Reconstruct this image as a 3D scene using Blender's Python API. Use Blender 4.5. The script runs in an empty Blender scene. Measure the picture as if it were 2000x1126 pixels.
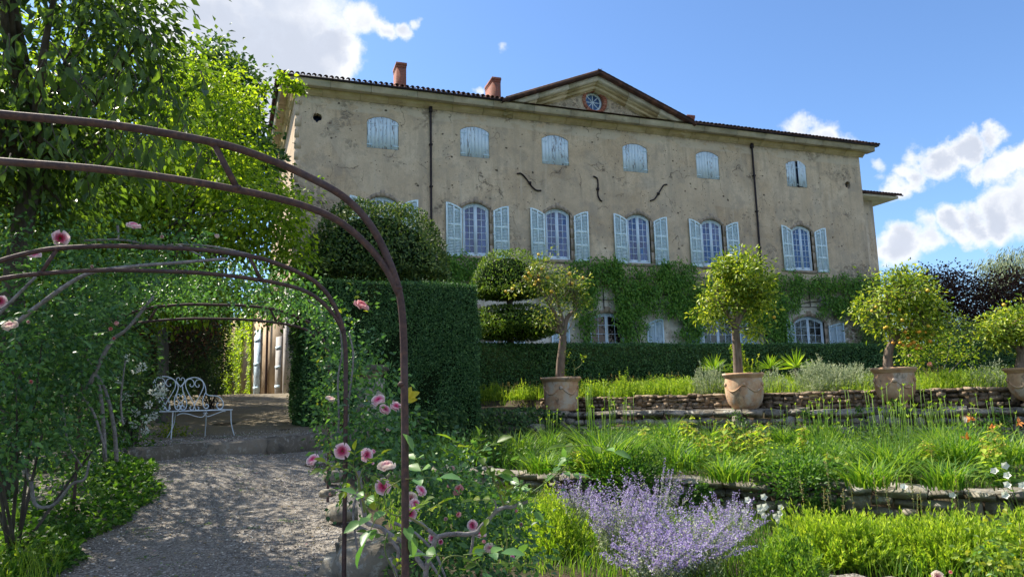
import bpy, math
import numpy as np
from mathutils import Matrix, Vector
RS = np.random.RandomState(7)
scene = bpy.context.scene
COL = scene.collection
# ------------------------------------------------------------------ camera
FPX, YAW, PITCH, ROLL = 1380.0, .3412, .1486, -.0239
_F = np.array([math.sin(YAW)*math.cos(PITCH), math.cos(YAW)*math.cos(PITCH), math.sin(PITCH)])
_r = np.array([math.cos(YAW), -math.sin(YAW), 0.0]); _u = np.cross(_r, _F)
_R = _r*math.cos(ROLL)+_u*math.sin(ROLL); _U = -_r*math.sin(ROLL)+_u*math.cos(ROLL)
cam = bpy.data.cameras.new("camera"); camo = bpy.data.objects.new("camera", cam); COL.objects.link(camo)
cam.sensor_width = 36; cam.lens = FPX/2000*36; cam.clip_start = .05; cam.clip_end = 3000
m = Matrix.Identity(4)
for i in range(3): m[i][0], m[i][1], m[i][2] = _R[i], _U[i], -_F[i]
camo.matrix_world = m
scene.camera = camo
def ray(px, py): return _F+_R*((px-1000)/FPX)-_U*((py-563)/FPX)     # sight line used to survey positions off the photo
def atz(px, py, z): d = ray(px, py); return d*z/d[2]
def aty(px, py, y): d = ray(px, py); return d*y/d[1]
def atd(px, py, dep): return ray(px, py)*dep
# ------------------------------------------------------------------ light
SUN_B, SUN_E = math.radians(-40), math.radians(48)
SD = np.array([math.sin(SUN_B)*math.cos(SUN_E), math.cos(SUN_B)*math.cos(SUN_E), math.sin(SUN_E)])
sun = bpy.data.lights.new("sun", 'SUN'); sun.energy = 2.7; sun.angle = math.radians(.53); sun.color = (1, .92, .78)
suno = bpy.data.objects.new("sun", sun); COL.objects.link(suno)
suno.rotation_euler = Vector(SD).to_track_quat('Z', 'Y').to_euler(); suno.location = (0, 0, 60)
scene.view_settings.view_transform = 'Standard'; scene.view_settings.look = 'None'
scene.view_settings.exposure = 1.95; scene.view_settings.gamma = 1
try: scene.view_settings.use_curve_mapping = False
except Exception: pass
world = bpy.data.worlds.new("World"); scene.world = world; world.use_nodes = True
class NT:
    "small helper for node graphs"
    def __init__(s, nt): s.n = nt; nt.nodes.clear()
    def new(s, t, **k):
        n = s.n.nodes.new(t)
        for a, v in k.items():
            if a.startswith('i_'):
                key = a[2:]
                n.inputs[int(key) if key.isdigit() else key.replace('_', ' ')].default_value = v
            else: setattr(n, a, v)
        return n
    def link(s, a, b): s.n.links.new(a, b)
    def put(s, inp, v):
        if isinstance(v, bpy.types.NodeSocket): s.link(v, inp)
        elif isinstance(v, (tuple, list)) and len(v) == 3 and inp.type == 'RGBA': inp.default_value = (*v, 1)
        else: inp.default_value = v
    def math(s, op, a, b=0.0, c=None, clamp=False):
        n = s.new('ShaderNodeMath', operation=op, use_clamp=clamp); s.put(n.inputs[0], a); s.put(n.inputs[1], b)
        if c is not None: s.put(n.inputs[2], c)
        return n.outputs[0]
    def ss(s, v, lo, hi, a=0.0, b=1.0):
        n = s.new('ShaderNodeMapRange', interpolation_type='SMOOTHSTEP')
        s.put(n.inputs[0], v); n.inputs[1].default_value = lo; n.inputs[2].default_value = hi
        n.inputs[3].default_value = a; n.inputs[4].default_value = b
        return n.outputs[0]
    def mix(s, f, a, b, blend='MIX'):
        n = s.new('ShaderNodeMix', data_type='RGBA', blend_type=blend)
        s.put(n.inputs[0], f); s.put(n.inputs[6], a); s.put(n.inputs[7], b); return n.outputs[2]
    def noise(s, vec, scale, detail=4, rough=.55, dist=0.0):
        n = s.new('ShaderNodeTexNoise'); s.put(n.inputs['Vector'], vec)
        n.inputs['Scale'].default_value = scale; n.inputs['Detail'].default_value = detail
        n.inputs['Roughness'].default_value = rough; n.inputs['Distortion'].default_value = dist
        return n.outputs['Fac']
    def vor(s, vec, scale, feat='F1', rnd=1.0):
        n = s.new('ShaderNodeTexVoronoi', feature=feat); s.put(n.inputs['Vector'], vec)
        n.inputs['Scale'].default_value = scale; n.inputs['Randomness'].default_value = rnd; return n
    def mapv(s, vec, scale=(1, 1, 1), loc=(0, 0, 0), rot=(0, 0, 0)):
        n = s.new('ShaderNodeMapping'); s.put(n.inputs[0], vec)
        n.inputs['Location'].default_value = loc; n.inputs['Scale'].default_value = scale; n.inputs['Rotation'].default_value = rot
        return n.outputs[0]
w = NT(world.node_tree)
sky = w.new('ShaderNodeTexSky', sky_type='NISHITA', sun_disc=False, sun_elevation=SUN_E, sun_rotation=SUN_B, air_density=1.0, dust_density=.6, ozone_density=3.0, altitude=200)
tc = w.new('ShaderNodeTexCoord')
dirv = tc.outputs['Generated']
# ragged cumulus: clumps at the bearings where the clouds hang, edges broken up by noise
CL = [(330,20,120,.9),(430,60,130,1),(545,85,125,1),(625,105,80,1),(470,160,75,1),(420,130,90,1),(520,185,60,1),(560,160,70,1),(640,140,60,1),(600,150,70,1),(660,115,55,1),(380,90,110,1),(500,-60,160,1),(350,-140,170,1),(690,35,50,.95),(740,42,38,.9),(785,36,30,.85),(818,20,22,.7),
      (995,77,20,.5),(1745,368,36,.85),(1785,345,40,.95),(1830,312,42,1),(1875,290,42,1),(1925,272,34,.95),(1900,335,28,.8),(1950,322,44,1),(2000,312,46,1),(1850,448,40,.95),(1900,434,44,1),(1955,414,54,1),(2010,395,60,1),
      (1790,462,36,.75),(1740,500,50,.9),(1795,494,38,.8),(1560,260,40,.8),(1605,266,42,.8),(1650,274,28,.6),(1722,308,26,.6),(1712,340,24,.5),(935,186,16,.6),(505,215,50,.8),
      (2300,150,200,1),(-500,300,350,1),(-200,-500,420,1),(1500,-900,500,.9),(3000,300,400,1)]
nz = w.new('ShaderNodeTexNoise'); w.link(dirv, nz.inputs['Vector']); nz.inputs['Scale'].default_value = 9; nz.inputs['Detail'].default_value = 6; nz.inputs['Roughness'].default_value = .6
wv = w.new('ShaderNodeVectorMath', operation='SUBTRACT'); w.link(nz.outputs['Color'], wv.inputs[0]); wv.inputs[1].default_value = (.5, .5, .5)
ws = w.new('ShaderNodeVectorMath', operation='SCALE'); w.link(wv.outputs[0], ws.inputs[0]); ws.inputs['Scale'].default_value = .11
wd = w.new('ShaderNodeVectorMath', operation='ADD'); w.link(dirv, wd.inputs[0]); w.link(ws.outputs[0], wd.inputs[1])
acc = None
for (px, py, rad, st) in CL:
    c = ray(px, py); c = c/np.linalg.norm(c)
    cosx = 1/np.linalg.norm(ray(px, py))
    n = w.new('ShaderNodeVectorMath', operation='DISTANCE'); w.link(wd.outputs[0], n.inputs[0]); n.inputs[1].default_value = tuple(c)
    r = rad/FPX*cosx*1.12
    v = w.ss(n.outputs['Value'], r*.15, r*1.5, st, 0.0)
    acc = v if acc is None else w.math('MAXIMUM', acc, v)
fine = w.noise(dirv, 24, 7, .66)
dens = w.math('ADD', acc, w.math('MULTIPLY', w.math('SUBTRACT', fine, .5), w.ss(acc, .05, .35, 0, 1.0)))
# cloud field added outside the view only, as fill light for the shaded front
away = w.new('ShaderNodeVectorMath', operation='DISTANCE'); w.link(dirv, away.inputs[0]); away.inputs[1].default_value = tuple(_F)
fill_cloud = w.math('MULTIPLY', w.ss(w.noise(wd.outputs[0], 2.6, 5, .55), .46, .62), w.ss(away.outputs['Value'], .72, .95))
dens = w.math('MAXIMUM', dens, fill_cloud)
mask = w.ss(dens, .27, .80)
shade1 = w.noise(wd.outputs[0], 7, 3, .5)
# the thick middle of a cloud is grey from below, its rim white
thick = w.ss(acc, .62, .95)
thick = w.math('MULTIPLY', thick, w.ss(shade1, .36, .52))
ccol = w.mix(thick, (2.3, 2.32, 2.38), (1.4, 1.52, 1.78))
ccol = w.mix(w.math('MULTIPLY', w.ss(fine, .4, .68), .35), ccol, (1.6, 1.75, 2.05))
gray = w.new('ShaderNodeHueSaturation'); w.link(sky.outputs[0], gray.inputs['Color']); gray.inputs['Saturation'].default_value = 1.0; gray.inputs['Value'].default_value = 1.0
skyc = w.mix(1.0, gray.outputs[0], (.34, .405, .475), 'MULTIPLY')
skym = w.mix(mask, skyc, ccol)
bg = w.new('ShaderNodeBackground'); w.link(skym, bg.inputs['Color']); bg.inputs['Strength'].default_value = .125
out = w.new('ShaderNodeOutputWorld'); w.link(bg.outputs[0], out.inputs['Surface'])
scene.cycles.max_bounces = 6; scene.cycles.diffuse_bounces = 4; scene.cycles.transmission_bounces = 3; scene.cycles.glossy_bounces = 2
scene.cycles.transparent_max_bounces = 6
scene.cycles.caustics_reflective = False; scene.cycles.caustics_refractive = False
try:
    scene.cycles.use_denoising = True; scene.cycles.sample_clamp_indirect = 6
except Exception: pass
# ------------------------------------------------------------------ materials
MATS = {}
def material(name):
    mt = bpy.data.materials.new(name); mt.use_nodes = True; MATS[name] = mt
    return mt, NT(mt.node_tree)
def finish(t, col, rough=.8, bump=None, bstr=.3, bdist=.02, spec=.3, metal=0.0, extra=None):
    b = t.new('ShaderNodeBsdfPrincipled'); t.put(b.inputs['Base Color'], col); t.put(b.inputs['Roughness'], rough)
    b.inputs['Specular IOR Level'].default_value = spec; t.put(b.inputs['Metallic'], metal)
    if bump is not None:
        bn = t.new('ShaderNodeBump'); bn.inputs['Strength'].default_value = bstr; bn.inputs['Distance'].default_value = bdist
        t.link(bump, bn.inputs['Height']); t.link(bn.outputs[0], b.inputs['Normal'])
    o = t.new('ShaderNodeOutputMaterial'); t.link((extra(t, b) if extra else b.outputs[0]), o.inputs['Surface'])
    return b
def ramp(t, f, stops):
    n = t.new('ShaderNodeValToRGB'); t.put(n.inputs[0], f); e = n.color_ramp.elements
    while len(e) < len(stops): e.new(.5)
    for k, (p, c) in enumerate(stops): e[k].position = p; e[k].color = (*c, 1)
    return n.outputs[0]
def leaf_mat(name, cols, trans=.35, tcol=None, rough=.5, spec=.25, big=.35, bscale=1.2):
    mt, t = material(name)
    at = t.new('ShaderNodeAttribute', attribute_name='rnd'); f = at.outputs['Fac']
    g = t.new('ShaderNodeNewGeometry')
    f2 = t.math('ADD', f, t.math('MULTIPLY', t.math('SUBTRACT', t.noise(g.outputs['Position'], bscale, 3), .5), big), clamp=True)
    n = len(cols); c = ramp(t, f2, [((i+.5)/n if n > 1 else 0, cc) for i, cc in enumerate(cols)])
    b = t.new('ShaderNodeBsdfPrincipled'); t.link(c, b.inputs['Base Color']); b.inputs['Roughness'].default_value = rough; b.inputs['Specular IOR Level'].default_value = spec
    tr = t.new('ShaderNodeBsdfTranslucent')
    tc_ = t.mix(1.0, c, tcol or (1.9, 1.75, .7), 'MULTIPLY'); t.link(tc_, tr.inputs['Color'])
    mx = t.new('ShaderNodeMixShader'); mx.inputs[0].default_value = trans
    t.link(b.outputs[0], mx.inputs[1]); t.link(tr.outputs[0], mx.inputs[2])
    o = t.new('ShaderNodeOutputMaterial'); t.link(mx.outputs[0], o.inputs['Surface'])
    return mt
def G3(t): return t.new('ShaderNodeTexCoord').outputs['Object']
def rndobj(t): return t.new('ShaderNodeObjectInfo').outputs['Random']
def rndisl(t): return t.new('ShaderNodeNewGeometry').outputs['Random Per Island']
def POS(t): return t.new('ShaderNodeNewGeometry').outputs['Position']
# plaster of the chateau: patched, stained render with broken spots where rubble shows
mt, t = material('plaster')
p = POS(t); sep = t.new('ShaderNodeSeparateXYZ'); t.link(p, sep.inputs[0])
c = ramp(t, t.noise(p, .55, 6, .65, .4), [(.30, (.40, .30, .20)), (.44, (.54, .42, .285)), (.54, (.62, .495, .345)), (.64, (.68, .56, .405)), (.76, (.74, .63, .48))])
c = t.mix(t.math('MULTIPLY', t.ss(t.noise(t.mapv(p, (1.6, 1.6, .22)), 1.5, 5, .6), .47, .66), .75), c, (.36, .295, .22))
c = t.mix(t.ss(t.noise(p, 2.6, 6, .7), .46, .62, 0, .5), c, (.42, .34, .25))
c = t.mix(t.ss(t.noise(p, 16, 5, .75), .5, .62, 0, .45), c, (.30, .245, .175))
c = t.mix(t.ss(t.noise(t.mapv(p, (1, 1, 1), (7, 7, 7)), 22, 4, .7), .58, .66, 0, .5), c, (.66, .60, .48))
c = t.mix(t.math('MULTIPLY', t.ss(t.noise(t.mapv(p, (3, 3, .16), (3, 0, 0)), 1.1, 4, .6), .58, .72), .45), c, (.58, .52, .42))
cell = t.vor(t.mapv(p, (.42, .42, .5)), 1.0, 'F1', .8); c = t.mix(t.ss(cell.outputs['Color'], .35, .75, 0, .30), c, (.60, .52, .40))
c = t.mix(t.ss(t.noise(p, 1.15, 5, .7), .52, .60, 0, .38), c, (.34, .30, .25))
# lighter repaired band under the cornice and pale limewash on the ground storey
band = t.math('MULTIPLY', t.ss(sep.outputs[2], 12.35, 12.45), t.ss(sep.outputs[2], 12.72, 12.85, 1, 0))
band = t.math('MULTIPLY', band, t.ss(t.noise(t.mapv(p, (.5, 1, 1)), 2.2, 4), .42, .5))
c = t.mix(t.math('MULTIPLY', band, .6), c, (.58, .52, .41))
low = t.ss(t.math('ADD', sep.outputs[2], t.math('MULTIPLY', t.math('SUBTRACT', t.noise(p, .9, 5), .5), 1.6)), 5.3, 4.4)
c = t.mix(t.math('MULTIPLY', low, .85), c, ramp(t, t.noise(p, 2.2, 6, .7), [(.35, (.42, .38, .30)), (.5, (.68, .66, .58)), (.7, (.78, .78, .74))]))
# left edge where the render has come off
rub = t.math('MULTIPLY', t.ss(sep.outputs[0], 4.6, 1.0), t.ss(sep.outputs[2], 10.2, 8.0))
rub = t.math('MAXIMUM', rub, t.math('MULTIPLY', t.ss(sep.outputs[0], 27.5, 31), t.math('MULTIPLY', t.ss(sep.outputs[2], 7.2, 6.2), .9)))
rub = t.math('MAXIMUM', rub, t.math('MULTIPLY', t.ss(sep.outputs[2], 12.6, 12.95), .62))
rub = t.math('MAXIMUM', rub, t.math('MULTIPLY', t.ss(t.noise(t.mapv(p, (1, 1, 1.3)), .5, 2), .54, .66), .62))
vs = t.vor(t.mapv(p, (3.4, 3.4, 6.5)), 1.0); gaps = t.vor(t.mapv(p, (3.4, 3.4, 6.5)), 1.0, 'DISTANCE_TO_EDGE')
rn = t.noise(p, 5, 3, .6)
rm = t.math('MULTIPLY', t.ss(rub, .15, .8), t.ss(t.math('ADD', rn, t.math('MULTIPLY', rub, .16)), .53, .6))
stone = ramp(t, vs.outputs['Color'], [(0.1, (.16, .13, .10)), (.4, (.30, .25, .19)), (.7, (.40, .34, .25)), (1, (.22, .15, .11))])
gm = t.ss(gaps.outputs['Distance'], .02, .12, 0, 1)
c = t.mix(rm, c, t.mix(gm, (.40, .35, .27), stone))
# pock marks
pk = t.vor(t.mapv(p, (1, 1, 1.25)), 1.7); pr = t.noise(p, 9, 3)
pm = t.ss(t.math('ADD', pk.outputs['Distance'], t.math('MULTIPLY', t.math('SUBTRACT', pr, .5), .42)), .11, .06)
pm = t.math('MULTIPLY', pm, t.ss(t.noise(p, .7, 3), .42, .55, .15, 1))
pk2 = t.vor(t.mapv(p, (1, 1, 1.5), (4, 2, 1)), 4.2)
pm2 = t.math('MULTIPLY', t.ss(t.math('ADD', pk2.outputs['Distance'], t.math('MULTIPLY', t.math('SUBTRACT', t.noise(p, 18, 3), .5), .75)), .15, .06), t.ss(t.noise(p, .5, 3), .42, .56))
pm = t.math('MAXIMUM', pm, pm2)
c = t.mix(t.math('MULTIPLY', pm, .92), c, (.05, .04, .03))
# hairline cracks
ck = t.vor(t.mapv(t.new('ShaderNodeVectorMath', operation='ADD').outputs[0], (1, 1, 1)), 1)
nn = t.new('ShaderNodeTexNoise'); t.link(p, nn.inputs['Vector']); nn.inputs['Scale'].default_value = 1.3; nn.inputs['Detail'].default_value = 5
ad = t.new('ShaderNodeVectorMath', operation='ADD'); t.link(p, ad.inputs[0]); t.link(nn.outputs['Color'], ad.inputs[1])
cr = t.vor(t.mapv(ad.outputs[0], (.45, .45, .35)), 1.0, 'DISTANCE_TO_EDGE')
cm = t.math('MULTIPLY', t.ss(cr.outputs['Distance'], .007, .001), t.ss(t.noise(p, .8, 2), .5, .58))
c = t.mix(t.math('MULTIPLY', cm, .7), c, (.1, .085, .07))
h = t.math('ADD', t.math('MULTIPLY', t.noise(p, 6, 6, .7), .5), t.math('MULTIPLY', t.math('MAXIMUM', pm, cm), -1.6))
h = t.math('SUBTRACT', h, t.math('MULTIPLY', rm, t.math('SUBTRACT', 1.1, gm)))
finish(t, c, .9, h, .6, .035, .1)
def simple(name, stops, scale, rough=.8, bump=.3, bdist=.01, spec=.25, detail=5, per=0.0, speck=None, metal=0.0, objco=False, stretch=None):
    mt, t = material(name); p = G3(t) if objco else POS(t)
    if stretch: p = t.mapv(p, stretch)
    f = t.noise(p, scale, detail, .62, .3)
    if per: f = t.math('ADD', f, t.math('MULTIPLY', t.math('SUBTRACT', rndobj(t), .5), per))
    c = ramp(t, f, stops)
    if speck:
        sc, th, cc, am = speck
        c = t.mix(t.math('MULTIPLY', t.ss(t.noise(p, sc, 4, .7), th, th+.07), am), c, cc)
    finish(t, c, rough, t.noise(p, scale*3.1, 6, .7), bump, bdist, spec, metal)
    return mt
simple('cornice_stone', [(.3, (.42, .345, .21)), (.5, (.58, .48, .30)), (.7, (.66, .57, .39))], 1.4, per=.15, speck=(3, .62, (.2, .17, .12), .5))
simple('fascia_stone', [(.3, (.40, .36, .27)), (.5, (.56, .51, .39)), (.7, (.68, .62, .50))], 1.2, per=.2, speck=(4, .62, (.18, .17, .15), .5))
simple('jamb_stone', [(.3, (.24, .20, .155)), (.5, (.36, .30, .23)), (.7, (.44, .37, .29))], 4, per=.2)
simple('roof_tile', [(.3, (.04, .025, .022)), (.5, (.075, .04, .032)), (.7, (.18, .085, .06))], 3, per=.3)
simple('dark_metal', [(.3, (.012, .010, .012)), (.7, (.035, .025, .03))], 8, .5, .1)
simple('shutter_paint', [(.3, (.56, .76, .90)), (.6, (.66, .84, .94))], 3, .55, .1, per=.06)
simple('louvre_paint', [(.3, (.60, .80, .86)), (.6, (.70, .87, .92))], 3, .55, .1)
simple('frame_paint', [(.3, (.60, .77, .92)), (.6, (.70, .84, .95))], 3, .45, .08)
mt, t = material('flaking_paint'); p = POS(t)
fl = t.ss(t.math('ADD', t.noise(t.mapv(p, (9, 9, 1.6)), 2.2, 5, .7), t.math('MULTIPLY', t.math('SUBTRACT', rndobj(t), .5), .16)), .585, .64)
c = t.mix(fl, ramp(t, t.noise(p, 3, 3), [(.3, (.58, .75, .88)), (.7, (.70, .84, .93))]), ramp(t, t.noise(p, 12, 3), [(.3, (.17, .17, .19)), (.7, (.32, .33, .36))]))
finish(t, c, .7, t.math('MULTIPLY', fl, -1), .4, .004)
mt, t = material('glass'); p = POS(t)
b = finish(t, ramp(t, t.math('ADD', t.math('MULTIPLY', rndobj(t), .7), .1), [(0, (.02, .035, .09)), (1, (.06, .10, .20))]), .04, t.noise(p, 2.3, 2), .12, .02, .9)
def _gl(t, b):
    g = t.new('ShaderNodeBsdfGlossy'); g.inputs['Roughness'].default_value = .03; g.inputs['Color'].default_value = (.75, .85, 1, 1)
    mx = t.new('ShaderNodeMixShader'); mx.inputs[0].default_value = .05; t.link(b.outputs[0], mx.inputs[1]); t.link(g.outputs[0], mx.inputs[2]); tt_ = t.new('ShaderNodeBsdfTransparent'); tt_.inputs[0].default_value = (.5, .65, .95, 1); m2 = t.new('ShaderNodeMixShader'); m2.inputs[0].default_value = .42; t.link(mx.outputs[0], m2.inputs[1]); t.link(tt_.outputs[0], m2.inputs[2]); return m2.outputs[0]
mt, t = material('window_glass'); finish(t, ramp(t, rndobj(t), [(0, (.05, .11, .30)), (1, (.12, .24, .50))]), .06, None, .15, .02, .4, extra=_gl)
mt, t = material('dark_glass'); finish(t, (.008, .009, .012), .05, t.noise(POS(t), 2.3, 2), .15, .02, .6)
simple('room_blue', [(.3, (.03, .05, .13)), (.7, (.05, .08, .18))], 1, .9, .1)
simple('curtain', [(.3, (.34, .46, .70)), (.7, (.55, .66, .85))], 6, .9, .4, .03, stretch=(6, 6, .3))
def brick_mat(name, sx=.22, sz=.065, a=(.27, .075, .045), b_=(.18, .055, .04), m_=(.24, .17, .13)):
    mt, t = material(name); p = POS(t); s = t.new('ShaderNodeSeparateXYZ'); t.link(p, s.inputs[0])
    cmb = t.new('ShaderNodeCombineXYZ'); t.link(t.math('ADD', s.outputs[0], s.outputs[1]), cmb.inputs[0]); t.link(s.outputs[2], cmb.inputs[1])
    br = t.new('ShaderNodeTexBrick'); t.link(cmb.outputs[0], br.inputs['Vector']); br.inputs['Scale'].default_value = 1
    br.inputs['Brick Width'].default_value = sx; br.inputs['Row Height'].default_value = sz; br.inputs['Mortar Size'].default_value = .008
    br.inputs['Color1'].default_value = (*a, 1); br.inputs['Color2'].default_value = (*b_, 1); br.inputs['Mortar'].default_value = (*m_, 1)
    c = t.mix(t.ss(t.noise(p, 3, 5), .5, .75, 0, .6), br.outputs['Color'], (.16, .085, .06))
    finish(t, c, .9, t.math('ADD', t.math('MULTIPLY', br.outputs['Fac'], -1), t.math('MULTIPLY', t.noise(p, 20, 4), .3)), .5, .01)
brick_mat('chimney_brick')
simple('single_brick', [(.3, (.26, .09, .06)), (.6, (.38, .15, .10)), (.8, (.45, .28, .2))], 5, per=.4)
simple('wing_plaster', [(.3, (.36, .25, .15)), (.5, (.50, .37, .24)), (.7, (.60, .47, .33))], 1.3, speck=(2.5, .58, (.27, .18, .11), .7))
simple('pale_quoin', [(.3, (.30, .28, .27)), (.7, (.48, .46, .44))], 2)
# ground materials
mt, t = material('gravel'); p = POS(t)
v1 = t.vor(p, 46); v2 = t.vor(p, 95)
c1 = ramp(t, v1.outputs['Color'], [(0, (.07, .06, .05)), (.35, (.17, .15, .13)), (.7, (.28, .255, .225)), (1, (.56, .53, .49))])
c2 = ramp(t, v2.outputs['Color'], [(0, (.07, .06, .05)), (.5, (.19, .17, .145)), (1, (.42, .39, .35))])
c = t.mix(t.ss(t.noise(p, 4, 3), .4, .6), c1, c2)
c = t.mix(t.ss(t.noise(p, .8, 5, .6), .5, .7, 0, .6), c, (.19, .16, .12))
s = t.new('ShaderNodeSeparateXYZ'); t.link(p, s.inputs[0])
c = t.mix(t.math('MULTIPLY', t.ss(s.outputs[1], 13, 15), t.ss(t.noise(p, 2, 5), .35, .6, .35, .85)), c, (.21, .17, .105))
c = t.mix(t.ss(t.noise(p, 1.7, 5, .7), .62, .7, 0, .55), c, (.08, .10, .035))
h = t.math('SUBTRACT', 1, t.math('ADD', v1.outputs['Distance'], t.math('MULTIPLY', v2.outputs['Distance'], .4)))
finish(t, c, .9, h, .9, .012, .2)
simple('pebble', [(.3, (.19, .175, .165)), (.5, (.33, .31, .29)), (.7, (.56, .54, .51))], .9, .85, .2)
mt = MATS['pebble']; t = NT(mt.node_tree); ri = rndisl(t)
finish(t, ramp(t, ri, [(0, (.13, .11, .10)), (.4, (.26, .24, .215)), (.75, (.38, .355, .33)), (1, (.68, .66, .62))]), .85, None)
simple('soil', [(.3, (.035, .026, .017)), (.5, (.07, .052, .032)), (.7, (.05, .06, .025))], 3, .95, .6, .03)
simple('meadow', [(.3, (.04, .06, .02)), (.5, (.06, .085, .03)), (.7, (.09, .10, .04))], .6, .95, .6, .03)
# stones: grey lichened limestone, brown rubble
def stone_mat(name, cols, lich=.75, lc=(.46, .46, .42), moss=.35):
    mt, t = material(name); p = POS(t); ro = rndobj(t)
    f = t.math('ADD', t.math('MULTIPLY', t.noise(p, 3.5, 5, .65), .55), t.math('MULTIPLY', ro, .45))
    n = len(cols); c = ramp(t, f, [(.22+.56*i/(n-1), cc) for i, cc in enumerate(cols)])
    c = t.mix(t.ss(t.noise(p, 11, 5, .7), .52, .62, 0, lich), c, lc)
    c = t.mix(t.ss(t.noise(p, 5.5, 5, .7), .55, .66, 0, .75), c, (.045, .042, .036))
    c = t.mix(t.ss(t.noise(p, 2.4, 4, .6), .58, .7, 0, moss), c, (.06, .075, .025))
    finish(t, c, .92, t.noise(p, 14, 7, .75), .9, .025, .15)
stone_mat('grey_stone', [(.12, .11, .09), (.24, .215, .175), (.36, .325, .26)])
stone_mat('brown_stone', [(.15, .11, .075), (.27, .20, .14), (.38, .30, .21)], .3, (.36, .31, .24), .25)
stone_mat('kerb_stone', [(.09, .08, .065), (.15, .13, .105), (.23, .20, .16)], .35)
mt, t = material('terracotta'); p = POS(t); ro = rndobj(t); po = t.new('ShaderNodeVectorMath', operation='ADD'); t.link(p, po.inputs[0]); cx = t.new('ShaderNodeCombineXYZ'); t.link(t.math('MULTIPLY', ro, 30), cx.inputs[0]); t.link(cx.outputs[0], po.inputs[1]); p = po.outputs[0]
c = ramp(t, t.noise(p, 3.2, 5, .65), [(.3, (.36, .19, .11)), (.5, (.50, .32, .20)), (.68, (.60, .44, .29))])
c = t.mix(t.ss(t.noise(p, 2.1, 5, .7), .5, .64, 0, .75), c, (.52, .47, .40))
c = t.mix(t.ss(t.noise(t.mapv(p, (1, 1, .5)), 4.5, 5, .72), .56, .66, 0, .7), c, (.13, .11, .085))
c = t.mix(t.ss(t.noise(p, 9, 4, .7), .63, .7, 0, .6), c, (.12, .15, .08))
finish(t, c, .88, t.noise(p, 22, 6, .7), .35, .01, .2)
simple('white_paint', [(.35, (.60, .68, .76)), (.6, (.72, .78, .84)), (.75, (.35, .27, .2))], 9, .45, .15, .003)
mt, t = material('rusty_pipe'); p = POS(t)
c = ramp(t, t.noise(p, 38, 6, .7), [(.3, (.035, .022, .024)), (.5, (.07, .042, .04)), (.68, (.13, .07, .05)), (.8, (.2, .1, .06))])
c = t.mix(t.ss(t.noise(p, 5, 4), .5, .7, 0, .4), c, (.10, .085, .095))
finish(t, c, .65, t.noise(p, 90, 5, .7), .5, .002, .35, .15)
def bark(name, a, b_, c_, sc=9, st=(1, 1, .2)):
    simple(name, [(.3, a), (.5, b_), (.7, c_)], sc, .9, .9, .012, .15, stretch=st)
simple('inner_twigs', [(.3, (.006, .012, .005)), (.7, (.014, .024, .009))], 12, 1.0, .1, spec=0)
bark('bark_dark', (.035, .03, .025), (.075, .065, .055), (.12, .105, .09))
bark('bark_citrus', (.11, .08, .06), (.19, .145, .115), (.27, .215, .175), 12)
bark('bark_rose', (.13, .12, .125), (.24, .225, .225), (.36, .34, .335), 26, (1, 1, 1))
bark('vine_wood', (.06, .05, .045), (.12, .105, .095), (.18, .16, .15))
simple('green_stem', [(.3, (.07, .13, .03)), (.5, (.13, .2, .05)), (.75, (.22, .16, .07))], 14, .6, .1)
# leaves
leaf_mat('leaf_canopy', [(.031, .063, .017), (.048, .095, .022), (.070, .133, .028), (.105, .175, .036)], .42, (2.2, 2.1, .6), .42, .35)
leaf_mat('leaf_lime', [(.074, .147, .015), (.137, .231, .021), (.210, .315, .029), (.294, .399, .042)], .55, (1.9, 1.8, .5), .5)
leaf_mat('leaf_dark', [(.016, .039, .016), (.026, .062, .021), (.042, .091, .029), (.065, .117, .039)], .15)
leaf_mat('leaf_box', [(.026, .078, .029), (.047, .124, .044), (.078, .182, .062), (.143, .273, .091)], .15, (1.4, 1.5, .6), .5, .3, .3, 3)
leaf_mat('leaf_yew', [(.030, .070, .024), (.054, .115, .035), (.101, .169, .046), (.189, .257, .068)], .2, (1.6, 1.6, .5), .5, .3)
leaf_mat('leaf_ball', [(.03, .075, .014), (.06, .13, .022), (.11, .20, .03), (.20, .30, .05)], .3)
leaf_mat('leaf_wisteria', [(.055, .15, .024), (.09, .22, .035), (.13, .29, .045), (.20, .37, .06)], .3)
leaf_mat('leaf_citrus', [(.076, .140, .015), (.140, .238, .024), (.259, .367, .039), (.454, .518, .086)], .38, (1.6, 1.5, .5), .4, .35)
leaf_mat('leaf_citrus_dull', [(.05, .10, .016), (.09, .17, .025), (.18, .27, .045), (.36, .40, .12)], .35, (1.5, 1.4, .5), .4, .35)
leaf_mat('leaf_rose', [(.032, .092, .034), (.055, .138, .051), (.086, .196, .063), (.149, .287, .075)], .3, (1.9, 2.0, .7), .42, .4)
leaf_mat('leaf_young', [(.09, .17, .02), (.15, .25, .03), (.22, .32, .04), (.36, .38, .05)], .5, (1.5, 1.5, .5), .45, .3)
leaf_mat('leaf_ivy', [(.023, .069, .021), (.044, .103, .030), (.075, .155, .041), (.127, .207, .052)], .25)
leaf_mat('leaf_purple', [(.022, .012, .014), (.045, .022, .022), (.075, .04, .032), (.10, .07, .035)], .3, (2.0, 1.3, 1.0))
leaf_mat('leaf_grass', [(.09, .19, .018), (.18, .31, .028), (.29, .42, .04), (.42, .52, .08)], .45, (1.5, 1.5, .5), .5, .25)
leaf_mat('leaf_lily', [(.04, .12, .016), (.08, .19, .026), (.14, .26, .036), (.24, .36, .055)], .42, (1.6, 1.6, .5), .45, .3)
leaf_mat('leaf_grey', [(.14, .19, .12), (.24, .30, .20), (.36, .42, .29), (.48, .52, .38)], .3, (1.3, 1.3, .9), .7, .1)
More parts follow.
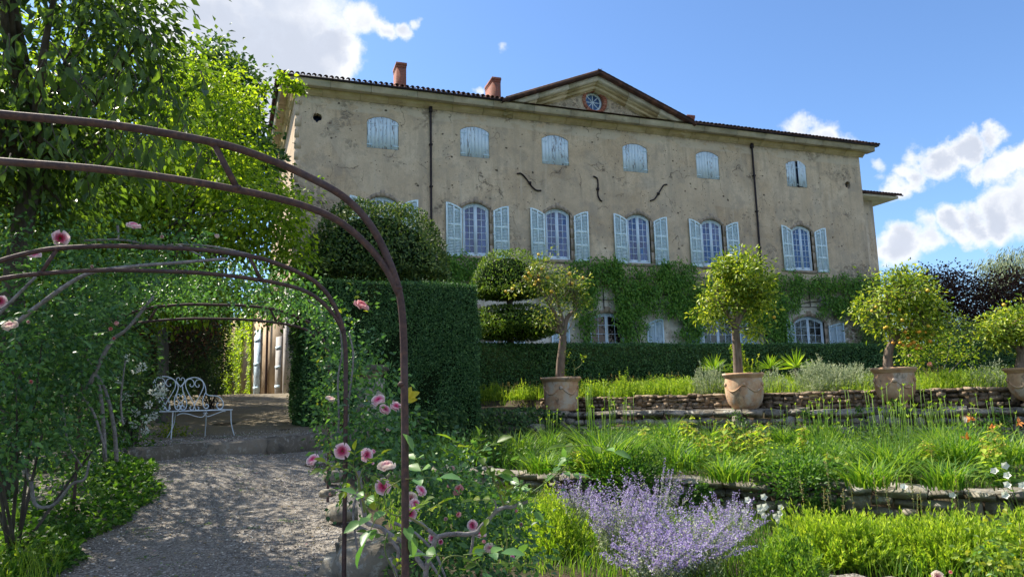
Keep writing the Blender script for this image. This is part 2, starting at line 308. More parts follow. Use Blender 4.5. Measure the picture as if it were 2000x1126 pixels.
leaf_mat('leaf_cover', [(.03, .09, .016), (.055, .14, .024), (.09, .20, .034), (.16, .28, .05)], .35, (1.8, 1.8, .6))
leaf_mat('seed_straw', [(.12, .12, .05), (.22, .2, .09), (.32, .27, .14), (.3, .2, .12)], .3)
leaf_mat('flower_purple', [(.24, .18, .40), (.34, .28, .50), (.45, .39, .60), (.60, .56, .72)], .3, (1.2, 1.1, 1.3), .7, .1)
leaf_mat('flower_white', [(.62, .65, .60), (.74, .76, .72), (.82, .84, .80)], .3, (1.1, 1.1, 1.0), .6, .1)
leaf_mat('flower_yellow', [(.38, .34, .06), (.5, .44, .10), (.58, .46, .14)], .3, (1.2, 1.2, .7), .6, .1)
leaf_mat('flower_orange', [(.6, .22, .05), (.7, .3, .1)], .3, (1.2, 1, .7), .6, .1)
leaf_mat('flower_red', [(.45, .03, .06), (.6, .08, .12)], .3, (1.2, 1, 1), .6, .1)
leaf_mat('rose_pink', [(.74, .07, .26), (.82, .18, .40), (.88, .36, .54), (.90, .60, .68), (.90, .82, .80)], .3, (1.1, 1.0, 1.0), .55, .2, 0)
leaf_mat('rose_pale', [(.80, .45, .50), (.84, .66, .66), (.86, .80, .70)], .35, (1.1, 1.0, .95), .55, .2, .2, 8)
leaf_mat('rose_coral', [(.75, .14, .20), (.84, .28, .32), (.88, .45, .46), (.90, .6, .58)], .3, (1.1, 1.0, 1.0), .55, .2, 0)
leaf_mat('leaf_yellowed', [(.55, .45, .04), (.68, .58, .07)], .5, (1.2, 1.2, .6))
simple('lemon_skin', [(.3, (.62, .38, .03)), (.7, (.75, .50, .05))], 20, .45, .2, .002, .4)
simple('orange_skin', [(.3, (.70, .27, .02)), (.7, (.78, .38, .04))], 20, .45, .2, .002, .4)
# ------------------------------------------------------------------ builders
BASE = {}
def tag(o, label=None, cat=None, group=None, kind=None):
    if label: o['label'] = label
    if cat: o['category'] = cat
    if group: o['group'] = group
    if kind: o['kind'] = kind
    return o
def thing(name, label, cat, loc, group=None):
    o = bpy.data.objects.new(name, None); COL.objects.link(o); o.location = tuple(float(a) for a in loc)
    o.empty_display_size = .2; BASE[o.name] = np.array(loc, float)
    return tag(o, label, cat, group)
def mesh(name, V, F, mat, rnd=None, smooth=False):
    "V (n,3); F list of index arrays, each (k,3) or (k,4)"
    me = bpy.data.meshes.new(name); V = np.asarray(V, np.float32)
    F = [np.asarray(f, np.int32) for f in (F if isinstance(F, list) else [F]) if len(f)]
    me.vertices.add(len(V)); me.vertices.foreach_set('co', V.ravel())
    nl = sum(f.size for f in F); npoly = sum(len(f) for f in F)
    me.loops.add(nl); me.loops.foreach_set('vertex_index', np.concatenate([f.ravel() for f in F]))
    me.polygons.add(npoly)
    tot = np.concatenate([np.full(len(f), f.shape[1], np.int32) for f in F])
    st = np.concatenate([[0], np.cumsum(tot)[:-1]]).astype(np.int32)
    me.polygons.foreach_set('loop_start', st); me.polygons.foreach_set('loop_total', tot)
    if smooth: me.polygons.foreach_set('use_smooth', np.ones(npoly, bool))
    if rnd is not None:
        a = me.attributes.new('rnd', 'FLOAT', 'POINT'); a.data.foreach_set('value', np.asarray(rnd, np.float32))
    me.materials.append(MATS[mat] if isinstance(mat, str) else mat)
    me.update(); me.validate()
    return me
def put(name, me, parent=None, M=None, kind=None, label=None):
    o = bpy.data.objects.new(name, me); COL.objects.link(o)
    if parent is not None: o.parent = parent; BASE[o.name] = BASE[parent.name]
    if M is not None: o.matrix_basis = M
    if kind: o['kind'] = kind
    if label: o['label'] = label
    return o
def mk(name, V, F, mat, parent=None, rnd=None, smooth=False, kind=None, label=None):
    V = np.asarray(V, float)
    if parent is not None: V = V-BASE[parent.name]
    o = put(name, mesh(name, V, F, mat, rnd, smooth), parent, None, kind, label)
    if parent is None: BASE[o.name] = np.zeros(3)
    return o
def cat2(parts):
    "join (V,F) pairs"
    Vs, T, Q, n = [], [], [], 0
    for V, F in parts:
        for f in (F if isinstance(F, list) else [F]):
            f = np.asarray(f)
            if not f.size: continue
            (T if f.shape[1] == 3 else Q).append(f+n)
        Vs.append(np.asarray(V, float)); n += len(V)
    F = []
    if T: F.append(np.concatenate(T))
    if Q: F.append(np.concatenate(Q))
    return np.concatenate(Vs), F
BOXF = np.array([[0, 1, 3, 2], [4, 6, 7, 5], [0, 4, 5, 1], [2, 3, 7, 6], [0, 2, 6, 4], [1, 5, 7, 3]])
def box(x0, x1, y0, y1, z0, z1):
    return np.array([[x, y, z] for x in (x0, x1) for y in (y0, y1) for z in (z0, z1)], float), BOXF.copy()
def catmull(P, n):
    P = np.asarray(P, float)
    if len(P) < 3: return np.array([P[0]+(P[-1]-P[0])*k/n for k in range(n+1)])
    Q = np.vstack([2*P[0]-P[1], P, 2*P[-1]-P[-2]]); out = []
    for i in range(1, len(Q)-2):
        for k in range(n):
            t_ = k/n; a, b_, c_, d = Q[i-1], Q[i], Q[i+1], Q[i+2]
            out.append(.5*((2*b_)+(-a+c_)*t_+(2*a-5*b_+4*c_-d)*t_*t_+(-a+3*b_-3*c_+d)*t_**3))
    out.append(P[-1]); return np.array(out)
def tube(P, r, sides=8, smoothn=0, cap=True):
    P = np.asarray(P, float); r = np.asarray(r if np.ndim(r) else [r]*len(P), float)
    if smoothn:
        PR = catmull(np.hstack([P, r[:, None]]), smoothn); P, r = PR[:, :3], np.maximum(PR[:, 3], 1e-4)
    T = np.gradient(P, axis=0); T /= np.linalg.norm(T, axis=1)[:, None]+1e-9
    up = np.array([0, 0, 1.0]) if abs(T[0][2]) < .9 else np.array([1.0, 0, 0])
    N = np.cross(T[0], up); N /= np.linalg.norm(N); V = []
    a = np.arange(sides)*2*math.pi/sides
    for i in range(len(P)):
        N = N-T[i]*(N@T[i]); N /= np.linalg.norm(N)+1e-9; B = np.cross(T[i], N)
        V.append(P[i]+r[i]*(np.cos(a)[:, None]*N+np.sin(a)[:, None]*B))
    V = np.concatenate(V); n = len(P); k = np.arange(sides); k2 = (k+1) % sides; Q = []
    for i in range(n-1): Q.append(np.stack([i*sides+k, i*sides+k2, (i+1)*sides+k2, (i+1)*sides+k], 1))
    F = [np.concatenate(Q)]
    if cap:
        V = np.vstack([V, P[0], P[-1]]); c0 = len(V)-2
        F.append(np.concatenate([np.stack([k2, k, np.full(sides, c0)], 1), np.stack([(n-1)*sides+k, (n-1)*sides+k2, np.full(sides, c0+1)], 1)]))
    return V, F
def unit(a): return a/(np.linalg.norm(a, axis=-1, keepdims=True)+1e-9)
def rdir(n, rs=RS): return unit(rs.normal(size=(n, 3)))
def leafgeo(P, A, N, L, W, fold=.18, droop=.12, full=False):
    "leaf blades: base P, axis A, face normal about N; 2 triangles each, or 8 when full"
    A = unit(A); S = unit(np.cross(A, N)); N = np.cross(S, A); L = np.asarray(L)[:, None]; W = np.asarray(W)[:, None]; n = len(P)
    if not full:
        V = np.stack([P, P+A*L*.42+S*W*.5+N*W*fold, P+A*L-N*L*droop, P+A*L*.42-S*W*.5+N*W*fold], 1).reshape(-1, 3)
        i = np.arange(n)[:, None]*4
        return V, [np.concatenate([i+np.array([[0, 1, 2]]), i+np.array([[0, 2, 3]])])], 4
    R = [(0, 0, 0), (.22, .36, .0), (.5, .5, .02), (.8, .28, .07), (1, 0, .15)]
    pts = [P]
    for (a, s, d) in R[1:4]:
        pts += [P+A*L*a-N*L*d*droop*6, P+A*L*a+S*W*s+N*W*fold*s*1.6-N*L*d*droop*6, P+A*L*a-S*W*s+N*W*fold*s*1.6-N*L*d*droop*6]
    pts.append(P+A*L-N*L*.15*droop*6)
    V = np.stack(pts, 1).reshape(-1, 3); i = np.arange(n)[:, None]*11
    q = [[1, 2, 5, 4], [1, 4, 6, 3], [4, 5, 8, 7], [4, 7, 9, 6]]; t3 = [[0, 2, 1], [0, 1, 3], [7, 8, 10], [7, 10, 9]]
    return V, [np.concatenate([i+np.array([f]) for f in t3]), np.concatenate([i+np.array([f]) for f in q])], 11
def leaves(name, P, A, N, L, W, mat, parent=None, kind='stuff', full=False, fold=.18, droop=.12, rnd=None, rs=RS, label=None):
    n = len(P); L = np.broadcast_to(L, (n,))*np.exp(rs.normal(size=n)*.22-.02); W = np.broadcast_to(W, (n,))*rs.uniform(.8, 1.15, n)
    V, F, k = leafgeo(P, A, N, L, W, fold, droop, full)
    r = rs.rand(n) if rnd is None else rnd
    return mk(name, V, F, mat, parent, np.repeat(r, k), False, kind, label)
def blades(P, D, L, W, bend=.5, segs=3, rs=RS):
    "grass blades: root P, horizontal lean direction D"
    n = len(P); up = np.array([0, 0, 1.0]); S = unit(np.cross(D+1e-6, up)); V = []
    L = np.broadcast_to(L, (n,))[:, None]; W = np.broadcast_to(W, (n,))[:, None]; b = np.broadcast_to(bend, (n,))[:, None]
    for k in range(segs+1):
        t_ = k/segs; ang = b*t_
        c = P+L*(up*(t_-.35*b*t_**2)+D*(b*.75*t_**1.8))
        wd_ = W*(1-t_**1.5)*.5 if k < segs else None
        if k < segs: V += [c-S*wd_, c+S*wd_]
        else: V.append(c)
    K = len(V); V = np.stack(V, 1).reshape(-1, 3); i = np.arange(n)[:, None]*K
    Q = [i+np.array([[2*k, 2*k+1, 2*k+3, 2*k+2]]) for k in range(segs-1)]
    T = [i+np.array([[2*segs-2, 2*segs-1, 2*segs]])]
    return V, [np.concatenate(T)]+([np.concatenate(Q)] if Q else []), K
def hdir(n, rs=RS):
    a = rs.uniform(0, 2*math.pi, n); return np.stack([np.cos(a), np.sin(a), 0*a], 1)
def clusters(ells, nclus, per, cs, rs=RS, shell=.45, lump=.25, flat=.8):
    "leaf sites in clumps through a union of ellipsoids (cx,cy,cz,rx,ry,rz)"
    ells = np.array(ells, float); vol = (ells[:, 3]*ells[:, 4]*ells[:, 5])**(2/3); pk = rs.choice(len(ells), nclus, p=vol/vol.sum())
    d = rdir(nclus, rs); r = (shell**3+(1-shell**3)*rs.rand(nclus))**(1/3)*(1+lump*rs.normal(size=nclus)*.5)
    C = ells[pk, :3]+d*ells[pk, 3:]*r[:, None]
    O = unit(C-ells[pk, :3])
    P = np.repeat(C, per, 0)+rs.normal(size=(nclus*per, 3))*np.array([1, 1, flat])*cs
    return C, O, P, np.repeat(C, per, 0), np.repeat(O, per, 0)
# local lie of the land -------------------------------------------------
E1 = np.array([.643, -.766]); E2 = np.array([.766, .643])
U_KERB, V_LOW, V_MID, V_BACK = -10.25, 9.05, 17.1, 17.95
def sst(a, b, x): t_ = np.clip((x-a)/(b-a), 0, 1); return t_*t_*(3-2*t_)
def xr(y): return .78+.02*y
def ivy_y(x): return 15.3+.44*(x-1.9)
def height(x, y):
    x = np.asarray(x, float); y = np.asarray(y, float); u = x*E1[0]+y*E1[1]; v = x*E2[0]+y*E2[1]
    low = -1.6+.07*np.maximum(0, np.minimum(y, 13.5)-4)
    upp = -.65+.9*np.clip((y-15)/14, 0, 1)
    low = low+.24*sst(.9, -1.2, x)*sst(8.5, 11.3, y)
    path = np.where(u > U_KERB, low, upp)
    b1 = -1.6+.035*np.maximum(0, np.minimum(y, 14)-5)
    b2 = -1.14+0*v
    b3 = np.where(v > V_BACK+.25, -.17+.04*np.minimum(v-V_BACK, 14), -.49)
    upper = np.where(x < 7.4, y > ivy_y(x)+.35, v > V_MID+.33)
    b3 = np.where((x < 7.4) & (v < V_BACK), -.40, b3)
    g = np.where(upper, b3, np.where(v > V_LOW+.33, b2, b1))
    g = np.where((y > 18.5) & (x < 7), np.maximum(g, upp), g)
    k = sst(0, .5, x-xr(y))
    return np.where(y > 22, upp+(.25-upp)*sst(1.2, 3.5, x), path*(1-k)+g*k)
def onground(P2, dz=0.0): P2 = np.asarray(P2, float); return np.column_stack([P2[:, 0], P2[:, 1], height(P2[:, 0], P2[:, 1])+dz])
# ------------------------------------------------------------------ ground
def gridmesh(name, x0, x1, y0, y1, st, mat, hf, keep=None, kind='structure'):
    xs = np.arange(x0, x1+st/2, st); ys = np.arange(y0, y1+st/2, st); X, Y_ = np.meshgrid(xs, ys, indexing='ij')
    V = np.column_stack([X.ravel(), Y_.ravel(), hf(X.ravel(), Y_.ravel())]); ny = len(ys)
    i, j = np.meshgrid(np.arange(len(xs)-1), np.arange(ny-1), indexing='ij'); a = (i*ny+j).ravel()
    F = np.stack([a, a+ny, a+ny+1, a+1], 1)
    if keep is not None: c = V[F].mean(1); F = F[keep(c[:, 0], c[:, 1])]
    return mk(name, V, F, mat, None, None, True, kind)
from mathutils import noise as mn
gridmesh('garden_ground', -14, 46, -4, 40, .2, 'soil', lambda x, y: height(x, y)+.03*np.sin(x*2.1)*np.sin(y*1.7)-.03)
def far(x, y): 
    d = np.hypot(x-10, y-15); return -2.2+.6*np.clip((y-20)/80, -.6, 1)-.0*d
gridmesh('meadow', -900, 900, -300, 1500, 60, 'meadow', lambda x, y: -2.3+0*x)
def pathkeep(x, y):
    left = np.where(y < 12, -2.4+.11*np.maximum(0, y-4), -1.9)
    return (x < xr(y)+.25) & (x > np.where(y < 3.5, -2.6, -3.2))
gridmesh('gravel_path', -3.4, 1.6, -3, 34, .15, 'gravel', lambda x, y: height(x, y)+.012*np.sin(x*3.3+1)*np.sin(y*2.3), pathkeep)
def lowkeep(x, y): v = x*E2[0]+y*E2[1]; return (v < 6.8) & (x > 4.35)
gridmesh('gravel_walk', 2.2, 16, -6, 8, .2, 'gravel', lambda x, y: height(x, y)+.03, lowkeep)
# loose chippings, denser near the viewer
n = 26000
rr = 2.6+13*RS.rand(n)**1.5; bx = RS.uniform(-2.6, 1.2, n); P = np.column_stack([bx, rr]); P = P[(P[:, 0] < xr(P[:, 1])+.1)]
n = len(P); C = onground(P, .004); s = RS.uniform(.004, .0115, n)*(1+.25*(P[:, 1] > 7)); o6 = np.array([[1, 0, 0], [0, 1, 0], [-1, 0, 0], [0, -1, 0], [0, 0, .6], [0, 0, -.6]])
a = RS.uniform(0, 6.28, n); ca, sa = np.cos(a), np.sin(a)
Vv = np.einsum('n,kd->nkd', s, o6)*RS.uniform(.6, 1.3, (n, 6, 1)); Vr = Vv.copy(); Vr[..., 0] = Vv[..., 0]*ca[:, None]-Vv[..., 1]*sa[:, None]; Vr[..., 1] = Vv[..., 0]*sa[:, None]+Vv[..., 1]*ca[:, None]
V = (C[:, None, :]+Vr).reshape(-1, 3); f8 = np.array([[0, 1, 4], [1, 2, 4], [2, 3, 4], [3, 0, 4], [1, 0, 5], [2, 1, 5], [3, 2, 5], [0, 3, 5]])
F = (np.arange(n)[:, None, None]*6+f8[None]).reshape(-1, 3)
mk('gravel_chippings', V, F, 'pebble', None, None, False, 'stuff')
# ------------------------------------------------------------------ chateau
YF, XL, XR_, ZT, ZB = 30.0, 1.05, 31.9, 12.99, -.3
XC = 15.2
cols = [XC+a for a in (-10.43, -6.2, -2.17, 2.17, 6.44, 12.15)]
house = thing('chateau', 'long three-storey chateau of stained beige render with pale blue shutters and central pediment', 'chateau', ((XL+XR_)/2, YF, 0))
def arch_z(x, xc, hw, zs, rise):
    k = np.clip((x-xc)/hw, -1, 1)
    if rise <= 0: return zs
    R_ = (hw*hw+rise*rise)/(2*rise); return zs+math.sqrt(max(R_*R_-(k*hw)**2, 0))-(R_-rise)
class Op:
    def __init__(s, xc, hw, zb, zs, rise, n=10, lo=None, hi=None):
        s.xc, s.hw, s.x0, s.x1 = xc, hw, xc-hw, xc+hw; s.xs = list(np.linspace(xc-hw, xc+hw, n+1))
        s.lo = lo or (lambda x: zb); s.hi = hi or (lambda x: arch_z(x, xc, hw, zs, rise)); s.zb = zb
def wall_holes(x0, x1, z0, top, ops, yf, depth):
    "front face split into strips round the openings, plus the reveals"
    xs = sorted(set([round(v, 5) for o in ops for v in o.xs]+[x0, x1]+list(np.linspace(x0, x1, 24)))); V, F = [], []
    def q(a): F.append([len(V)+k for k in range(4)]); V.extend(a)
    for a, b_ in zip(xs[:-1], xs[1:]):
        if b_-a < 1e-6: continue
        mid = (a+b_)/2; ov = sorted([o for o in ops if o.x0 < mid < o.x1], key=lambda o: o.lo(mid)); pa, pb = z0, z0
        for o in ov:
            q([(a, yf, pa), (b_, yf, pb), (b_, yf, o.lo(b_)), (a, yf, o.lo(a))]); pa, pb = o.hi(a), o.hi(b_)
        q([(a, yf, pa), (b_, yf, pb), (b_, yf, top(b_)), (a, yf, top(a))])
    for o in ops:
        for a, b_ in zip(o.xs[:-1], o.xs[1:]):
            q([(a, yf, o.hi(a)), (b_, yf, o.hi(b_)), (b_, yf+depth, o.hi(b_)), (a, yf+depth, o.hi(a))])
            q([(b_, yf, o.lo(b_)), (a, yf, o.lo(a)), (a, yf+depth, o.lo(a)), (b_, yf+depth, o.lo(b_))])
        for x, sgn in ((o.x0, 1), (o.x1, -1)):
            l, h = o.lo(x), o.hi(x)
            if h-l > 1e-3: q([(x, yf, l), (x, yf, h), (x, yf+depth, h), (x, yf+depth, l)])
    return np.array(V), np.array(F)
W1, HW1 = .64, .70          # first floor half widths
ops = []
for i, x in enumerate(cols):
    ops.append(Op(x, HW1-.02*(i == 5), 10.82, 12.08, .22))                     # top floor
    ops.append(Op(x, W1, 6.2, 8.40, .26))                          # first floor
DOORS = [(cols[0], .85), (cols[1], .95), (15.42, .95), (21.66, .95), (cols[5], .98)]
for x, hw in DOORS: ops.append(Op(x, hw, .15, 3.42, .3))
rag = np.random.RandomState(3)
for (px, py) in ((620, 229), (1656, 361)):
    c = aty(px, py, YF); jj = rag.uniform(.8, 1.25, 24)
    def lo(x, c=c, jj=jj): k = min(1, abs(x-c[0])/.2); return c[2]-.19*math.sqrt(1-k*k)*jj[int((x-c[0]+.2)/.4*11) % 24]
    def hi(x, c=c, jj=jj): k = min(1, abs(x-c[0])/.2); return c[2]+.19*math.sqrt(1-k*k)*jj[12+int((x-c[0]+.2)/.4*11) % 12]
    ops.append(Op(c[0], .2, 0, 0, 0, 8, lo, hi))
V, F = wall_holes(XL, XR_, ZB, lambda x: ZT, ops, YF, .28)
mk('wall', V, F, 'plaster', house)
# dark rooms behind the openings so nothing shows through
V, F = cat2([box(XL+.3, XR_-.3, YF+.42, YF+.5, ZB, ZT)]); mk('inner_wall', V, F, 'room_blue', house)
# return walls, splayed a little like the real plan
SL = -.038
def sx(y): return XL+SL*(y-YF)
sv = [(XL, YF), (sx(44), 44)]
V = [(XL, YF, ZB), (sx(48), 48, ZB), (sx(48), 48, ZT), (XL, YF, ZT)]; mk('side_wall', V, np.array([[1, 0, 3, 2]]), 'wing_plaster', house)
V = [(XR_, YF, ZB), (XR_, 44, ZB), (XR_, 44, ZT), (XR_, YF, ZT)]; mk('side_wall', V, np.array([[0, 1, 2, 3]]), 'plaster', house)
# corner quoins, left
for k in range(27):
    z = ZB+.49*k; d = .30 if k % 2 else .46
    V, F = box(XL-.012, XL+d*.55, YF-.012-.003*(k % 3), YF+d, z+.012, z+.478)
    put('quoin', mesh('quoin', V-BASE[house.name], F, 'plaster' if k > 6 else 'pale_quoin'), house)
# cornice in blocks: cove (yellow), soffit + fascia (grey)
ZC = 12.93
def profile_run(pts, path, close=False):
    "sweep profile points (out, z) along a horizontal plan path with outward normals"
    V, F = [], []; n = len(pts)
    for (x, y, nx, ny) in path:
        V += [(x+nx*o, y+ny*o, z) for o, z in pts]
    for i in range(len(path)-1):
        for k in range(n-1): F.append([i*n+k, (i+1)*n+k, (i+1)*n+k+1, i*n+k+1])
    m_ = len(path)-1
    caps = [list(range(n))[::-1], [m_*n+k for k in range(n)]]
    V = np.array(V, float); Ff = [np.array(F)]
    tri = []
    for c in caps:
        for k in range(1, n-1): tri.append([c[0], c[k], c[k+1]])
    Ff.append(np.array(tri)); return V, Ff
COVE = [(0, ZC-.02), (.05, ZC-.02), (.06, ZC+.04), (.10, ZC+.05), (.20, ZC+.12), (.26, ZC+.20), (.27, ZC+.23), (0, ZC+.23)]
FASC = [(0, ZC+.232), (.55, ZC+.222), (.56, ZC+.20), (.60, ZC+.20), (.60, ZC+.40), (.64, ZC+.43), (.66, ZC+.49), (0, ZC+.49)]
def blocks(a, b_, n, prof, name, mat, seed):
    rs = np.random.RandomState(seed); e = np.linspace(a, b_, n+1); e[1:-1] += rs.uniform(-.15, .15, n-1)
    for k in range(n):
        j = rs.uniform(-.006, .006)
        V, F = profile_run([(o+(j if o > 0 else 0), z) for o, z in prof], [(e[k]+.006, YF, 0, -1), (e[k+1]-.006, YF, 0, -1)])
        put(name, mesh(name, V-BASE[house.name], F, mat), house)
blocks(XL-.25, XR_+.25, 22, COVE, 'cornice_block', 'cornice_stone', 5)
blocks(XL-.6, XR_+.6, 17, FASC, 'fascia_block', 'fascia_stone', 6)
# cornice down the left side
nx, ny = -1/math.hypot(1, SL), SL/math.hypot(1, SL)
for prof, nm, mt_ in ((COVE, 'cornice_block', 'cornice_stone'), (FASC, 'fascia_block', 'fascia_stone')):
    for k in range(9):
        y0, y1 = YF-(.2 if nm == 'cornice_block' else .55)*(k == 0)+2*k, YF+2*k+1.985
        V, F = profile_run(prof, [(sx(y0), y0, nx, ny), (sx(y1), y1, nx, ny)]); F = [f[:, ::-1] for f in F]
        put(nm, mesh(nm, V-BASE[house.name], F, mt_), house)
# roof: hipped slopes (ridge out of sight), eaves tile row
ZE, YE = ZC+.52, YF-.74; XE0, XE1 = XL-.78, XR_+.78
SLOPE = .34
rid = YF+7
V = [(XE0, YE, ZE), (XE1, YE, ZE), (XE1-7.7, rid, ZE+SLOPE*7.7), (XE0+7.7, rid, ZE+SLOPE*7.7), (XE0-.3, 46, ZE), (XE0+7.7, 44, ZE+SLOPE*7.7), (XE1, 46, ZE), (XE1-7.7, 44, ZE+SLOPE*7.7)]
roof = mk('roof', V, [np.array([[0, 1, 2, 3], [0, 3, 5, 4], [1, 6, 7, 2], [3, 2, 7, 5]])], 'roof_tile', house)
V = [(XE0+.02, YE+.02, ZE-.05), (XE1-.02, YE+.02, ZE-.05), (XE1-.3, YF, ZE-.05), (XE0+.3, YF, ZE-.05), (XE0-.2, 46, ZE-.05), (sx(46), 46, ZE-.05), (XL, YF, ZE-.05)]
mk('eaves_board', V, [np.array([[0, 3, 2, 1], [0, 4, 5, 6]])], 'dark_metal', roof)
def halftile(L_, r, th=.014, seg=6):
    V, F = [], []
    for yy, rr_ in ((0, r), (L_, r*.82)):
        for q_ in (rr_, rr_-th):
            for k in range(seg+1): a_ = math.pi*k/seg; V.append((math.cos(a_)*q_, yy, math.sin(a_)*q_))
    n_ = seg+1
    for k in range(seg):
        F += [[k, k+1, 2*n_+k+1, 2*n_+k], [n_+k+1, n_+k, 3*n_+k, 3*n_+k+1], [k+1, k, n_+k, n_+k+1]]
    return np.array(V, float), np.array(F)
tV, tF = halftile(.46, .098); tile_me = mesh('roof_tile', tV, [tF], 'roof_tile')
rs_ = np.random.RandomState(11); BH = BASE[house.name]
AP = np.array([XC, YF-.6, 15.62]); PL, PR = XC-4.95, XC+5.0     # pediment feet and apex
PL = float(aty(992, 203, YF-.7)[0]); PR = float(aty(1349, 243, YF-.7)[0])
step = .232; k = 0; x = XE0+.1
while x < XE1:
    if not (PL+.25 < x < PR-.25):
        M = Matrix.Translation(Vector((x-BH[0]+rs_.uniform(-.01, .01), YE-.07-BH[1]+rs_.uniform(-.02, .02), ZE+.015-BH[2]+rs_.uniform(-.006, .008)))) @ Matrix.Rotation(math.atan(SLOPE), 4, 'X') @ Matrix.Rotation(rs_.uniform(-.04, .04), 4, 'Z')
        o = put('roof_tile', tile_me, roof, M)
    x += step
y = YE+.2
while y < 41:
    M = Matrix.Translation(Vector((XE0-.05+SL*(y-YF)-BH[0], y-BH[1], ZE+.015))) @ Matrix.Rotation(-math.pi/2, 4, 'Z') @ Matrix.Rotation(math.atan(SLOPE), 4, 'X')
    put('roof_tile', tile_me, roof, M); y += step
for b5 in (box(XE0, PL+.1, YE-.02, YE+.2, ZE-.055, ZE+.02), box(PR-.1, XE1, YE-.02, YE+.2, ZE-.055, ZE+.02), box(XE0-.0, XE0+.2, YE, YE+8, ZE-.055, ZE+.02)): mk('eaves_gutter', *b5, 'dark_metal', roof)
# pediment
zp0, zap = ZC+.50, float(aty(1167, 146, YF-.6)[2])-.02
def rake(prof_h, y0, y1, off, name, mat, ends=.0):
    "sloping band; off = offset below the apex line, prof_h = its height"
    for s_, xf in ((-1, PL), (1, PR)):
        run = xf-XC; sl = (zap-zp0)/abs(run)
        for k in range(3):
            a_, b_ = k/3, (k+1)/3-.002
            xa, xb = XC+run*a_, XC+run*b_
            za, zb_ = zap-sl*abs(run)*a_-off, zap-sl*abs(run)*b_-off
            V = np.array([(X_, Y_, Z_+h_) for X_, Z_ in ((xa, za), (xb, zb_)) for Y_ in (y0, y1) for h_ in (-prof_h, 0)], float)
            F = BOXF if s_ > 0 else BOXF[:, ::-1]
            put(name, mesh(name, V-BH, F, mat), house)
rake(.24, YF-.58, YF+.2, .02, 'fascia_block', 'fascia_stone')
rake(.09, YF-.40, YF+.2, .262, 'cornice_block', 'cornice_stone')
rake(.16, YF-.24, YF+.2, .354, 'cornice_block', 'cornice_stone')
rake(.05, YF-.08, YF+.2, .516, 'cornice_block', 'cornice_stone')
# pediment wall with the oculus
oc = aty(1161, 197.5, YF); OR = .50
def topz(x): return zp0+(zap-zp0)*(1-abs(x-XC)/abs((PL if x < XC else PR)-XC))-.5
o1 = Op(oc[0], OR, 0, 0, 0, 22, lambda x: oc[2]-math.sqrt(max(OR*OR-(x-oc[0])**2, 0)), lambda x: oc[2]+math.sqrt(max(OR*OR-(x-oc[0])**2, 0)))
o1.xs = [oc[0]-OR*math.cos(math.pi*k/22) for k in range(23)]
V, F = wall_holes(PL+1.2, PR-1.2, zp0-.3, lambda x: max(topz(x), zp0-.25), [o1], YF-.02, .4)
mk('pediment_wall', V, F, 'plaster', house)
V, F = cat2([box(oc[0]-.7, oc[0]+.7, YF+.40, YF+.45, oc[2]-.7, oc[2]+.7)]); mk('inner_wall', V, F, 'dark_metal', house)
nb = 36
for k in range(nb):
    a_ = 2*math.pi*k/nb; d_ = 2*math.pi/nb*.43; r0, r1 = OR-.005, OR+.175+.015*rs_.rand()
    V = np.array([(oc[0]+r_*math.sin(a_+q_), y_, oc[2]+r_*math.cos(a_+q_)) for r_ in (r0, r1) for y_ in (YF-.05-.008*rs_.rand(), YF+.35 if r_ == r0 else YF+.02) for q_ in (-d_, d_)])
    put('brick', mesh('brick', V-BH, BOXF, 'single_brick'), house)
def ringmesh(cx, cz, r0, r1, y0, y1, n=32):
    V, F = [], []
    for k in range(n):
        a_ = 2*math.pi*k/n; s_, c_ = math.sin(a_), math.cos(a_)
        V += [(cx+r0*s_, y0, cz+r0*c_), (cx+r1*s_, y0, cz+r1*c_), (cx+r1*s_, y1, cz+r1*c_), (cx+r0*s_, y1, cz+r0*c_)]
    for k in range(n):
        a_, b_ = 4*k, 4*((k+1) % n)
        for j in range(4): F.append([a_+j, b_+j, b_+(j+1) % 4, a_+(j+1) % 4])
    return np.array(V, float), np.array(F)
V, F = ringmesh(oc[0], oc[2], .395, .495, YF+.2, YF+.27); ocw = mk('round_window', V, [F], 'frame_paint', house)
V, F = ringmesh(oc[0], oc[2], .0, .06, YF+.2, YF+.25, 16); mk('hub', V, [F], 'frame_paint', ocw)
for k in range(8):
    a_ = math.pi/4*k; e_ = np.array([math.sin(a_), 0, math.cos(a_)]); s_ = np.array([math.cos(a_), 0, -math.sin(a_)]); c_ = np.array([oc[0], YF+.205, oc[2]])
    V = np.array([c_+e_*q_+s_*w_+np.array([0, dd, 0]) for q_ in (.05, .40) for dd in (0, .04) for w_ in (-.018, .018)])
    put('glazing_bar', mesh('glazing_bar', V-BH, BOXF, 'frame_paint'), ocw)
    a2 = a_+math.pi/8; ts = np.linspace(a_, a_+math.pi/4, 6); V = [(oc[0], YF+.235, oc[2])]+[(oc[0]+.4*math.sin(q_), YF+.235, oc[2]+.4*math.cos(q_)) for q_ in ts]
    put('pane', mesh('pane', np.array(V)-BH, np.array([[0, q_+1, q_] for q_ in range(1, 6)]), 'window_glass'), ocw)
